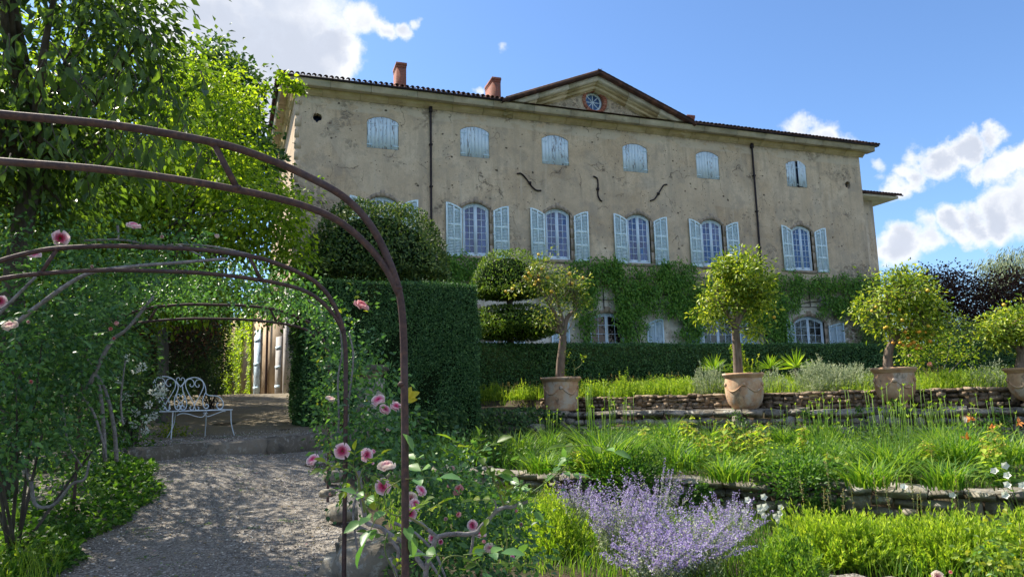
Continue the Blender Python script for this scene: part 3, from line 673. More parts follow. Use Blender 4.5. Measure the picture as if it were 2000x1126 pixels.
# pediment roof edge
for s_, xf in ((-1, PL), (1, PR)):
    run = xf-XC; sl = (zap-zp0)/abs(run); e0 = .28
    V = []
    for X_, Z_ in ((XC, zap), (xf+s_*e0, zap-sl*(abs(run)+e0))):
        for Y_, h_ in ((YF-.82, 0), (YF-.82, .17), (YF+7.5, .17), (YF+7.5, 0)): V.append((X_, Y_, Z_+h_))
    F = np.array([[0, 1, 5, 4], [1, 2, 6, 5], [0, 4, 7, 3], [4, 5, 6, 7]]); mk('pediment_roof', V, [F if s_ > 0 else F[:, ::-1]], 'roof_tile', roof)
    L_ = abs(run)+e0; nt_ = 22
    for k in range(1, nt_):
        xx = XC+s_*(k+.2)/nt_*L_; zz = zap-sl*abs(xx-XC)+.165
        M = Matrix.Translation(Vector((xx-BH[0], YF-.78, 0))-Vector((0, BH[1], 0))+Vector((0, 0, zz))) @ Matrix.Rotation(s_*math.atan(sl), 4, 'Y') @ Matrix.Rotation(math.pi/2*s_, 4, 'Z')
        put('roof_tile', tile_me, roof, M @ Matrix.Diagonal(Vector((.9, .9, .55, 1))))
# ---- windows
def outline_frame(xc, hw, zb, zs, rise, t_, y0, y1, n=12, base=None):
    "frame ring following the arched opening"
    o_, i_ = [], []
    for k in range(n+1):
        x_ = xc-hw+2*hw*k/n; o_.append((x_, arch_z(x_, xc, hw, zs, rise)))
        xi = xc-(hw-t_)+2*(hw-t_)*k/n; i_.append((xi, arch_z(xi*1.0, xc, hw-t_, zs, rise*.92)-t_*.6))
    o_ = [(xc-hw, zb)]+o_+[(xc+hw, zb)]; i_ = [(xc-hw+t_, zb+t_*(base or 1))]+i_+[(xc+hw-t_, zb+t_*(base or 1))]
    V, F = [], []; m_ = len(o_)
    for (a_, b_) in zip(o_, i_): V += [(a_[0], y0, a_[1]), (b_[0], y0, b_[1]), (b_[0], y1, b_[1]), (a_[0], y1, a_[1])]
    for k in range(m_):
        a_, b_ = 4*k, 4*((k+1) % m_)
        for j in range(4): F.append([a_+j, b_+j, b_+(j+1) % 4, a_+(j+1) % 4])
    return np.array(V, float), np.array(F)
def french_window(xc, hw, zb, zs, rise, rows, glass, kick=0.0, curt=None, seed=0, name='window'):
    rs = np.random.RandomState(seed); y0 = YF+.11
    V, F = outline_frame(xc, hw, zb, zs, rise, .07, y0, y0+.08)
    win = mk(name, V, [F], 'frame_paint', house)
    ax = lambda x_: arch_z(x_, xc, hw-.07, zs, rise*.92)-.05
    parts = []; bars = []; st = .075
    for s_ in (-1, 1):
        xa, xb = (xc-hw+.072, xc-.004) if s_ < 0 else (xc+.004, xc+hw-.072)
        ys0, ys1 = y0+.012, y0+.06
        def slab(x0_, x1_, f0, f1, yy0, yy1):
            vv = np.array([(x_, y_, f(x_)) for x_ in (x0_, x1_) for y_ in (yy0, yy1) for f in (f0, f1)], float); return vv, BOXF.copy()
        zlo = zb+.075; zk = zlo+kick
        parts += [slab(xa, xa+st, lambda x_: zlo, ax, ys0, ys1), slab(xb-st, xb, lambda x_: zlo, ax, ys0, ys1)]
        parts += [slab(xa+st, xb-st, lambda x_: zlo, lambda x_: zk+.10, ys0+.002, ys1)]
        n_ = 5; e = np.linspace(xa+st, xb-st, n_+1)
        for a_, b_ in zip(e[:-1], e[1:]): parts.append(slab(a_, b_, lambda x_: ax(x_)-.085, ax, ys0+.002, ys1))
        gx0, gx1 = xa+st, xb-st; gz0 = zk+.10; xm = (gx0+gx1)/2; bw = .022
        bars.append(slab(xm-bw/2, xm+bw/2, lambda x_: gz0, lambda x_: ax(x_)-.085, ys0+.006, ys1-.004))
        zt_ = zs-.10; hs = [gz0+(zt_-gz0)*k/(rows-.0) for k in range(rows+0)]
        zrow = [gz0+(zs+rise*.45-gz0)*k/rows for k in range(rows)]
        for z_ in zrow[1:]: bars.append(slab(gx0, gx1, lambda x_, z_=z_: z_-bw/2, lambda x_, z_=z_: z_+bw/2, ys0+.008, ys1-.006))
        for r_ in range(rows):
            for (p0, p1) in ((gx0, xm), (xm, gx1)):
                zl = zrow[r_]; top = (lambda x_: ax(x_)-.08) if r_ == rows-1 else (lambda x_, r_=r_: zrow[r_+1])
                tl = rs.uniform(-.004, .004, 4); yp = y0+.04
                vv = np.array([(p0, yp+tl[0], zl), (p1, yp+tl[1], zl), (p1, yp+tl[2], top(p1)), (p0, yp+tl[3], top(p0))])
                put('pane', mesh('pane', vv-BH, np.array([[0, 1, 2, 3]]), 'window_glass' if glass == 'blue' and rs.rand() < .5 else ('curtain_pane' if glass == 'blue' and False else glass_name(glass))), win)
        if kick > .2: parts.append(slab(xa+st+.03, xb-st-.03, lambda x_: zlo+.10, lambda x_: zk-.02, ys0-.012, ys0+.004))
    parts.append(slab(xc-.03, xc+.03, lambda x_: zb+.076, lambda x_: ax(x_)-.002, y0-.008, y0+.0115))
    V, F = cat2(parts); mk('casement', V, F, 'frame_paint', win)
    V, F = cat2(bars); mk('glazing_bars', V, F, 'frame_paint', win)
    return win
def glass_name(g): return 'window_glass' if g == 'blue' else 'dark_glass'
def arch_shutter(hx, w_, zb, zs, rise, side, kind, ang, seed, pane_rows=3):
    "an opened leaf: hinge at hx, swinging out to the given side; its arched top is low at the hinge"
    rs = np.random.RandomState(seed); th = .035
    def hz(u_): return zs+rise*math.sin(min(1, u_/w_)*math.pi/2)*.95
    X = lambda u_: np.array([hx+side*u_*math.cos(ang), YF-.05-u_*math.sin(ang), 0])
    nrm = np.array([side*math.sin(ang)*1.0, -math.cos(ang), 0]); nrm = nrm if nrm[1] < 0 else -nrm
    nrm = np.array([-side*math.sin(ang), -math.cos(ang), 0]) if side > 0 else np.array([math.sin(ang), -math.cos(ang), 0])
    def slab(u0, u1, f0, f1, d0, d1):
        vv = []
        for u_ in (u0, u1):
            for d_ in (d0, d1):
                for f in (f0, f1): p_ = X(u_)+nrm*d_; vv.append((p_[0], p_[1], f(u_)))
        return np.array(vv), BOXF.copy()
    c_ = lambda z_: (lambda u_: z_)
    if kind == 'louvre' or kind == 'half':
        parts = [slab(0, .075, c_(zb), hz, 0, th), slab(w_-.075, w_, c_(zb), hz, 0, th), slab(w_/2-.028, w_/2+.028, c_(zb), hz, .001, th-.001)]
        e = np.linspace(.075, w_-.075, 5)
        for a_, b_ in zip(e[:-1], e[1:]): parts.append(slab(a_, b_, lambda u_: hz(u_)-.10, hz, .002, th-.002))
        parts.append(slab(.075, w_-.075, c_(zb), c_(zb+.13), .002, th-.002))
        secs = []
        zl = zb+.13
        if kind == 'half':
            zm = zb+1.75; parts.append(slab(.075, w_-.075, c_(zb+.13), c_(zm), .012, th-.012)); parts.append(slab(.075, w_-.075, c_(zm), c_(zm+.12), .002, th-.002)); zl = zm+.12
            parts += [slab(.11, w_/2-.06, c_(zb+.25), c_(zm-.09), .014, th-.004), slab(w_/2+.06, w_-.11, c_(zb+.25), c_(zm-.09), .014, th-.004)]
            secs = [(zl, None)]
        else:
            hsec = (zs-.1-zl)/3
            for k in range(3):
                if k: parts.append(slab(.075, w_-.075, c_(zl+hsec*k-.05), c_(zl+hsec*k+.05), .002, th-.002))
            secs = [(zl+hsec*k+(.05 if k else 0), zl+hsec*(k+1)-.05 if k < 2 else None) for k in range(3)]
        V, F = cat2(parts); sh = mk('shutter', V, F, 'louvre_paint' if kind == 'louvre' else 'shutter_paint', house)
        lv = []
        for (z0_, z1_) in secs:
            for (u0, u1) in ((.075, w_/2-.028), (w_/2+.028, w_-.075)):
                top = z1_ if z1_ else min(hz(u0), hz(u1))-.10
                z_ = z0_+.02
                while z_ < top-.02:
                    vv = []
                    for u_ in (u0, u1):
                        for (d_, zz) in ((.028, z_), (.004, z_+.05)):
                            for dt in (0, .008): p_ = X(u_)+nrm*(th-d_ if False else d_); vv.append((p_[0], p_[1], zz+dt))
                    # front edge low, back edge high
                    lv.append((np.array(vv), BOXF.copy())); z_ += .07
        V, F = cat2(lv); mk('louvres', V, F, 'louvre_paint' if kind == 'louvre' else 'shutter_paint', sh, kind='stuff')
        V, F = cat2([slab(.09, w_-.09, c_(zl), lambda u_: hz(u_)-.1, -.004, -.001)]); mk('shutter_back', V, F, 'louvre_paint', sh)
    V, F = cat2([slab(-.05, .12, c_(z_), c_(z_+.03), th, th+.008) for z_ in (zb+.3, (zb+zs)/2, zs-.25)]); mk('hinge', V, F, 'frame_paint', sh)
    return sh
def closed_shutters(xc, hw, zb, zs, rise, seed, tilt=0.0):
    rs = np.random.RandomState(seed); y0 = YF+.02
    V, F = cat2([box(xc-hw+.02, xc+hw-.02, y0+.03, y0+.045, z_, z_+.09) for z_ in (zb+.12, zs-.18)]); sh = mk('shutter_pair', V, F, 'flaking_paint', house)
    nb_ = 8; e = np.linspace(xc-hw+.012, xc+hw-.012, nb_+1)
    for k in range(nb_):
        a_, b_ = e[k]+.004, e[k+1]-.004
        if k == nb_//2: a_ += .006
        yy = y0+rs.uniform(-.004, .004); dz = rs.uniform(-.012, .0)
        zz = [arch_z(q_, xc, hw, zs, rise)-.012 for q_ in (a_, (a_+b_)/2, b_)]
        vv = np.array([(q_, y_, h_) for q_, zt_ in ((a_, zz[0]), (b_, zz[2])) for y_ in (yy, yy+.025) for h_ in (zb+.015+dz*-1, zt_)])
        if tilt and k >= nb_//2:
            ca_, sa_ = math.cos(tilt), math.sin(tilt); vv2 = vv.copy(); xh = xc+hw-.012
            vv2[:, 0] = xh+(vv[:, 0]-xh)*ca_; vv2[:, 1] = vv[:, 1]+(vv[:, 0]-xh)*sa_; vv = vv2
        put('board', mesh('board', vv-BH, BOXF, 'flaking_paint'), sh)
    st = []
    for s_ in (-1, 1):
        for z_ in (zb+.14, zs-.14):
            x_ = xc+s_*hw; st.append(box(min(x_+s_*.07, x_-s_*.28), max(x_+s_*.07, x_-s_*.28), y0-.018, y0-.006, z_, z_+.035))
    for b5 in st: mk('strap_hinge', *b5, 'shutter_paint', sh)
def surround(xc, hw, zb, zs, rise, t_, name='jamb_stone', sill=True, full=True):
    "flush stone jambs and arch blocks, each a piece"
    rs = np.random.RandomState(int(xc*10)); n_ = 7
    if full:
        for s_ in (-1, 1):
            zz = zb
            while zz < zs-.05:
                h_ = min(rs.uniform(.38, .62), zs-zz); ww = t_*rs.uniform(.85, 1.15); xa, xb = xc+s_*hw, xc+s_*(hw+ww)
                V, F = box(min(xa, xb), max(xa, xb), YF-.012-.006*rs.rand(), YF+.10, zz+.006, zz+h_-.006)
                put('jamb_block', mesh('jamb_block', V-BH, F, 'jamb_stone'), house); zz += h_
    for k in range(n_):
        xa, xb = xc-hw-t_*.6+(2*hw+1.2*t_)*k/n_+.004, xc-hw-t_*.6+(2*hw+1.2*t_)*(k+1)/n_-.004
        f_ = lambda x_, d_: arch_z(np.clip(x_, xc-hw, xc+hw), xc, hw, zs, rise)-max(0, abs(x_-xc)-hw)*.55+d_
        ex = .04*rs.rand()+(.12 if k == n_//2 else 0)
        V = np.array([(x_, y_, f_(x_, d_)) for x_ in (xa, xb) for y_ in (YF-.02-.008*rs.rand(), YF+.09) for d_ in (.004, .15+ex)])
        put('arch_block', mesh('arch_block', V-BH, BOXF, 'jamb_stone'), house)
    if sill:
        V, F = box(xc-hw-.14, xc+hw+.14, YF-.07, YF+.1, zb-.16, zb-.005); put('window_sill', mesh('window_sill', V-BH, F, 'jamb_stone'), house)
ANG = [.16, .10, .14, .12, .10, .15]
for i, x in enumerate(cols):
    hw = HW1-.02*(i == 5)
    closed_shutters(x, hw, 10.82, 12.08, .22, 20+i, .22 if i == 5 else 0)
    french_window(x, W1, 6.2, 8.40, .26, 7, 'blue', 0, None, 40+i)
    surround(x, W1, 6.2, 8.40, .26, .15)
    arch_shutter(x-W1-.05, .74, 6.12, 8.33, .27, -1, 'louvre', ANG[i]*.6, 60+i)
    arch_shutter(x+W1+.17, .74, 6.12, 8.33, .27, 1, 'louvre', ANG[(i+3) % 6]*.5, 70+i)
    # curtains hang just inside the glass, drawn to the sides
    if i != 5:
        rs = np.random.RandomState(90+i); cp = []
        for s_ in (-1, 1):
            nseg = 14; V, F = [], []
            for r_ in range(9):
                zz = 6.3+2.2*r_/8; wdt = .16+.20*abs(math.sin(r_*.33+.6+i*.4))*(1.1 if s_ > 0 else .75)
                for k in range(nseg+1):
                    u_ = k/nseg; V.append((x+s_*(W1-.08-u_*wdt), YF+.30+.03*math.sin(u_*22+r_*.3), zz))
            F = np.array([[r_*(nseg+1)+k, r_*(nseg+1)+k+1, (r_+1)*(nseg+1)+k+1, (r_+1)*(nseg+1)+k] for r_ in range(8) for k in range(nseg)]); cp.append((np.array(V), [F]))
        V, F = cat2(cp); mk('curtain', V, F, 'curtain', house, smooth=True)
for i, (x, hw) in enumerate(DOORS):
    french_window(x, hw, .15, 3.42, .3, 7, 'dark', .35, None, 140+i, 'door')
    surround(x, hw, .15, 3.42, .3, .2, sill=False)
    if i == 2:
        arch_shutter(x-hw-1.05, .92, .15, 3.2, .3, -1, 'half', .03, 1); arch_shutter(x+hw+1.12, .92, .15, 3.2, .3, 1, 'half', .03, 2)
    else:
        arch_shutter(x-hw-.05, .98, .15, 3.2, .3, -1, 'half', .45 if i == 4 else .06, 160+i); arch_shutter(x+hw+.22, 1.0, .15, 3.2, .2, 1, 'half', .05, 170+i)
# small oval vent over the middle door, wall anchors, downpipes
def wallcurve(pts, r, name, yoff=.05, sides=6):
    P = np.array([aty(px, py, YF-yoff) for px, py in pts]); V, F = tube(P, r, sides, 5); return mk(name, V, F, 'dark_metal', house)
for pts, c in (([(1010, 339), (1018, 339), (1028, 349), (1037, 362), (1047, 371), (1057, 372)], (1035, 357)), ([(1159, 344), (1166, 348), (1168, 358), (1168, 370), (1168, 381), (1172, 390), (1176, 393)], (1167.5, 369)), ([(1303, 360), (1296, 362), (1289, 373), (1284, 381), (1278, 389), (1270, 392)], (1286, 378))):
    wallcurve(pts, .038, 'wall_anchor')
    c3 = aty(c[0], c[1], YF-.06); V, F = box(c3[0]-.06, c3[0]+.06, YF-.1, YF-.01, c3[2]-.06, c3[2]+.06); put('anchor_boss', mesh('anchor_boss', V-BH, F, 'dark_metal'), house)
for (px, zt_) in ((841, 12.95), (1468, 12.95)):
    t0 = aty(px, 205 if px < 1000 else 278, YF-.09); x_ = t0[0]
    P = [(x_, YF-.09, 12.98), (x_, YF-.09, 12.8)]+[(x_, YF-.09, z_) for z_ in np.arange(12, .2, -1.0)]
    V, F = tube(P, .052, 8); dp = mk('downpipe', V, F, 'dark_metal', house)
    cl = []
    for z_ in np.arange(11.2, 1, -1.95): cl.append(box(x_-.075, x_+.075, YF-.15, YF-.0, z_-.03, z_+.03))
    cl.append(box(x_-.07, x_+.07, YF-.16, YF-.02, 12.72, 12.98))
    for b5 in cl: mk('pipe_bracket', *b5, 'dark_metal', dp)
# chimneys standing behind the eaves
def chimney(px0, px1, pytop, y, dep, label):
    a_ = aty(px0, pytop, y); b_ = aty(px1, pytop, y); x0_, x1_ = a_[0], b_[0]; z1_ = a_[2]
    V, F = box(x0_, x1_, y, y+dep, ZE-.3, z1_-.25); ch = mk('chimney', V, F, 'chimney_brick', roof)
    V, F = cat2([box(x0_-.01, x1_+.01, y-.01, y+dep+.01, z1_-.25, z1_-.14), box(x0_-.03, x1_+.03, y-.03, y+dep+.03, z1_-.14, z1_)]); V, F = cat2([(V, F)]);
    o = put('chimney', mesh('chimney_cap', V-BH, F, 'chimney_brick'), roof, label=None); o.name = 'chimney_cap'
chimney(775, 793.5, 121, YF+1.6, .9, ''); chimney(962, 977.5, 150, YF+1.8, 1.25, ''); chimney(1343, 1356, 224, YF+2.6, 1.1, '')
# ------------------------------------------------------------------ wings at the two ends
wing = thing('side_wing', 'narrow rubble wing with a tiled eave standing past the right end of the chateau', 'side wing', (33.2, 33, -.2))
V, F = box(XR_+.02, 34.3, 31.6, 40, -.2, 10.95); mk('wall', V, F, 'plaster', wing)
V = [(XR_+.02, 30.9, 11.0), (35.6, 30.9, 11.0), (35.6, 41, 11.0), (XR_+.02, 41, 11.0), (XR_+.02, 30.9, 11.14), (35.6, 30.9, 11.14), (35.0, 41, 12.2), (XR_+.02, 41, 12.4)]
wr = mk('roof', V, np.array([[0, 3, 2, 1], [0, 1, 5, 4], [1, 2, 6, 5], [4, 5, 6, 7]]), 'fascia_stone', wing)
V2 = [(XR_+.02, 30.8, 11.145), (35.9, 30.8, 11.145), (35.2, 41, 12.6), (XR_+.02, 41, 12.6), (XR_+.02, 30.8, 11.22), (35.9, 30.8, 11.22), (35.9, 41, 12.0)]
mk('tile_bed', V2, [np.array([[0, 1, 5, 4], [4, 5, 2, 3]])], 'roof_tile', wr)
for k in range(17):
    M = Matrix.Translation(Vector((XR_+.14+k*.228-33.2, 30.78-33, 11.2+.2))) @ Matrix.Rotation(.25, 4, 'X'); put('roof_tile', tile_me, wr, M)
ann = thing('side_annex', 'warm sunlit annex wall with tall white door shutters at the path end', 'annex', (.3, 32, 0))
ax0, ay0, ax1, ay1 = .98, 29.96, -.38, 34.0
def annq(t0, t1, z0, z1, off, th):
    d = np.array([ax1-ax0, ay1-ay0]); L_ = np.linalg.norm(d); d /= L_; nn_ = np.array([-d[1], d[0]]);
    vv = []
    for t_ in (t0, t1):
        for o_ in (off, off+th):
            for z_ in (z0, z1): p_ = np.array([ax0, ay0])+d*t_+nn_*o_; vv.append((p_[0], p_[1], z_))
    return np.array(vv), BOXF.copy()
V, F = cat2([annq(.0, 4.26, -.3, 4.6, -.3, .3)]); mk('wall', V, F, 'wing_plaster', ann)
V, F = cat2([annq(-.04, .42, -.3, 4.62, -.32, .37)]); mk('quoin_pier', V, F, 'pale_quoin', ann)
for (ta, tb_, zt_) in ((.62, 1.25, 2.6), (3.2, 3.95, 3.1)):
    V, F = cat2([annq(ta, tb_, .05, zt_, .01, .05)]); s_ = mk('door_shutter', V, F, 'flaking_paint' if ta > 2 else 'pale_quoin', ann)
    V, F = cat2([annq(ta+.03, tb_-.03, zz, zz+.1, .062, .02) for zz in (.5, zt_/2, zt_-.5)]); mk('ledge', V, F, 'flaking_paint', s_)
V, F = tube([(*(np.array([ax0, ay0])+np.array([ax1-ax0, ay1-ay0])*.52+np.array([-.09, -.03])), z_) for z_ in (-.1, 1, 2, 3, 4.5)], .05, 8); mk('downpipe', V, F, 'rusty_pipe', ann)
V = [(ax0, ay0, 4.6), (ax1-.35, ay1-.1, 4.6), (ax1+1.3, ay1+.5, 5.6), (ax0+.1, ay0+1.5, 5.6)]; mk('roof', V, np.array([[0, 1, 2, 3], ]), 'roof_tile', ann)
gw = thing('ivy_wall', 'ivy-hung yellow wall closing the far end of the gravel path', 'wall', (-1.5, 40, 0))
d_ = np.array([-1.9, 12.0]); 
V = np.array([(x_+o_, y_, z_) for x_, y_ in ((-.4, 34.05), (-2.6, 47)) for o_ in (0, .4) for z_ in (0, 4.3)]); mk('wall', V, BOXF[:, ::-1], 'wing_plaster', gw)
n = 9000; tt = RS.rand(n); P = np.column_stack([-.44-2.2*tt, 34.05+12.9*tt, 4.4*RS.rand(n)**.8]); keepm = (np.sin(P[:, 1]*1.7)+np.sin(P[:, 1]*.6+P[:, 2]*1.3)+RS.normal(size=n)*.5) > -.4
P = P[keepm]; n = len(P); leaves('ivy', P, rdir(n)*.6+np.array([-.5, -.3, -.6]), np.tile([-1., -.2, .2], (n, 1)), .13, .11, 'leaf_lime', gw)
# ------------------------------------------------------------------ dry stone walls
def stone_variant(seed, sq=0):
    rs = np.random.RandomState(seed); V, idx = [], {}
    for i in range(3):
        for j in range(3):
            for k in range(3):
                if (i, j, k) == (1, 1, 1): continue
                p_ = np.array([i-1, j-1, k-1])*.5; ex = abs(i-1)+abs(j-1)+abs(k-1)
                p_ = p_*({1: 1.02, 2: .97, 3: .91} if sq else {1: 1.02, 2: .955, 3: .87})[ex]+rs.uniform(-.055, .055, 3)*(1.25 if sq else 1); idx[(i, j, k)] = len(V); V.append(p_)
    F = []
    for ax_ in range(3):
        for s_ in (0, 2):
            for a_ in range(2):
                for b_ in range(2):
                    c_ = []
                    for (da, db) in ((0, 0), (1, 0), (1, 1), (0, 1)):
                        q_ = [0, 0, 0]; q_[ax_] = s_; o_ = [k for k in range(3) if k != ax_]; q_[o_[0]] = a_+da; q_[o_[1]] = b_+db; c_.append(idx[tuple(q_)])
                    F.append(c_ if (s_ == 2) == (ax_ != 1) else c_[::-1])
    return np.array(V), np.array(F)
STONES = {}
def stone_me(mat, k):
    if (mat, k) not in STONES: V, F = stone_variant(100+k, k >= 20); STONES[(mat, k)] = mesh('stone', V, F, mat, None, k < 20)
    return STONES[(mat, k)]
def stone_wall(name, label, a, b_, zt, zb, thick, courses, mat, seed, side, cap=None, stepf=None):
    """a->b plan ends; courses = list of (height share, min w, max w) from the top; side = +1 when the open face is on the right of a->b"""
    rs = np.random.RandomState(seed); a = np.array(a, float); b_ = np.array(b_, float); d = b_-a; L_ = np.linalg.norm(d); d /= L_
    nrm = np.array([d[1], -d[0]])*side
    root = thing(name, label, 'wall', (*(a+b_)/2, zb)); Bs = BASE[root.name]
    ztf = (lambda s_: zt[0]+(zt[1]-zt[0])*s_/L_)
    H_ = zt[0]-zb; z = 0.0; ang = math.atan2(d[1], d[0])
    core = []
    n_ = 12
    for k in range(n_):
        s0, s1 = L_*k/n_, L_*(k+1)/n_; p0, p1 = a+d*s0, a+d*s1
        core.append((np.array([(*(p_+nrm*o_), z_) for p_, zz in ((p0, ztf(s0)), (p1, ztf(s1))) for o_ in (-.08, -thick) for z_ in (zb-.3, zz-.07)]), BOXF.copy()))
    V, F = cat2(core); mk('wall_core', V, F, 'soil', root)
    top = 0.0
    for ci, (hh, w0, w1) in enumerate(courses):
        s = rs.uniform(-.2, 0)
        while s < L_:
            w_ = rs.uniform(w0, w1); h_ = hh*(rs.uniform(.72, 1.25) if rs.rand() < .75 else 1.75) if ci else hh*rs.uniform(.8, 1.15)
            zc = ztf(min(max(s+w_/2, 0), L_))-top-hh/2+(rs.uniform(-.02, .02) if ci == 0 else rs.uniform(-.022, .022)); pr = rs.uniform(-.045, .045)+(.03 if ci == 0 else 0)
            th_ = min(thick, .34) if ci or not cap else cap
            c = a+d*(s+w_/2)-nrm*(th_/2-pr)
            M = Matrix.Translation(Vector((c[0]-Bs[0], c[1]-Bs[1], zc-Bs[2]))) @ Matrix.Rotation(ang+rs.uniform(-.04, .04), 4, 'Z') @ Matrix.Rotation(rs.uniform(-.09, .09), 4, 'Y') @ Matrix.Diagonal(Vector((w_*.97, th_, h_*.93, 1)))
            put('stone', stone_me(mat, (20 if ci == 0 or rs.rand() < .6 else 0)+rs.randint(12)), root, M); s += w_
        top += hh
    return root
def uv(u, v): return np.array([u*E1[0]+v*E2[0], u*E1[1]+v*E2[1]])
stone_wall('front_terrace_wall', 'low grey dry-stone wall behind the catmint, nearest of the terrace walls', uv(-8.0, V_LOW), uv(3.6, V_LOW), (-1.1, -1.1), -1.62, .5, [(.115, .26, .66), (.12, .16, .42), (.11, .15, .38), (.11, .15, .35), (.1, .15, .35)], 'grey_stone', 1, 1, .42)
stone_wall('pot_terrace_wall', 'taller lichened stone wall that carries the row of terracotta pots', uv(-9.3, V_MID), uv(3.4, V_MID), (-.49, -.47), -1.2, .9, [(.19, .26, .8), (.17, .14, .42), (.12, .14, .36), (.16, .14, .40), (.12, .14, .36)], 'grey_stone', 2, 1, .85)
stone_wall('back_rubble_wall', 'small brown rubble wall just behind the terracotta pots', uv(-9.6, V_BACK), uv(3.6, V_BACK), (-.12, -.08), -.5, .35, [(.09, .12, .30), (.10, .10, .24), (.10, .11, .26), (.10, .11, .26)], 'brown_stone', 3, 1)
stone_wall('ivy_terrace_wall', 'stone wall smothered in ivy between the clipped block and the first pot', (1.9, 15.3), (7.5, 17.75), (-.36, -.46), -1.12, .5, [(.15, .3, .7), (.18, .25, .55), (.17, .25, .5), (.15, .25, .5)], 'grey_stone', 4, 1)
# kerb step across the path
ks = thing('stone_step', 'worn stone kerb step across the gravel path below the bench', 'step', (0, 13.2, -.9)); rs = np.random.RandomState(8)
a_, b_ = np.array([-1.75, 11.45]), np.array([1.45, 14.5]); d_ = (b_-a_)/np.linalg.norm(b_-a_); s = 0; L_ = np.linalg.norm(b_-a_)
while s < L_:
    w_ = rs.uniform(.7, 1.3); c = a_+d_*(s+w_/2); zz = -.655+rs.uniform(-.012, .012)
    M = Matrix.Translation(Vector((c[0], c[1]-13.2, zz-.19+.9))) @ Matrix.Rotation(math.atan2(d_[1], d_[0])+rs.uniform(-.02, .02), 4, 'Z') @ Matrix.Diagonal(Vector((w_*.99, .36, .40, 1)))
    put('stone', stone_me('kerb_stone', 20+rs.randint(10)), ks, M); s += w_
# boulders at the foot of the arch
for k, (px, py, z_, s_, lb) in enumerate(((735, 1095, -1.28, .34, 'largest grey boulder under the rose at the foot of the arch'), (700, 1062, -1.3, .22, 'grey boulder left of the largest, beside the gravel path'), (688, 1110, -1.42, .26, 'low flat boulder at the bottom edge beside the thin arch post'), (640, 962, -1.08, .09, 'small pale stone on the gravel near the thin back post'), (668, 1000, -1.2, .16, 'dark stone edging the path near the second arch post'), (655, 930, -1.05, .15, 'dark stone at the right edge of the path below the step'), (1050, 836, -.55, .2, 'pale weathered stone showing through the ivy below the first pot'))):
    c = atz(px, py, z_) if k < 6 else atd(px, py, 16.2)
    M = Matrix.Translation(Vector(c)) @ Matrix.Rotation(k*1.3, 4, 'Z') @ Matrix.Diagonal(Vector((s_*1.9, s_*1.4, s_, 1)))
    o = put('boulder', stone_me('grey_stone', k), None, M); BASE[o.name] = np.zeros(3); tag(o, lb, 'boulder', 'loose stones beside the path')
# stone pedestal
c = atd(722, 770, 14.9); c[2] = -.62
pd = thing('stone_pedestal', 'carved stone pedestal in front of the clipped green block', 'pedestal', c); zt = float(atd(722, 712, 14.9)[2])
def turned(parts, name, mat, parent, cx, cy, rot=.35, n=4):
    out = []
    for (z0_, z1_, r0, r1) in parts:
        a2 = np.arange(n)*2*math.pi/n+math.pi/4+rot; V = np.array([(cx+r_*math.cos(q_), cy+r_*math.sin(q_), z_) for r_, z_ in ((r0, z0_), (r1, z1_)) for q_ in a2])
        F = [[k, (k+1) % n, n+(k+1) % n, n+k] for k in range(n)]+[[3, 2, 1, 0], [n, n+1, n+2, n+3]]; out.append((V, np.array(F)))
    V, F = cat2(out); return mk(name, V, F, mat, parent)
R_ = 60*14.9/1380/2*1.28
turned([(zt-.13, zt, R_, R_)], 'cap_slab', 'kerb_stone', pd, c[0], c[1]); turned([(zt-.19, zt-.131, R_*.86, R_*.9), (zt-.29, zt-.191, R_*.62, R_*.70)], 'moulding', 'brown_stone', pd, c[0], c[1])
turned([(-.95, zt-.291, R_*.80, R_*.78)], 'shaft', 'grey_stone', pd, c[0], c[1])
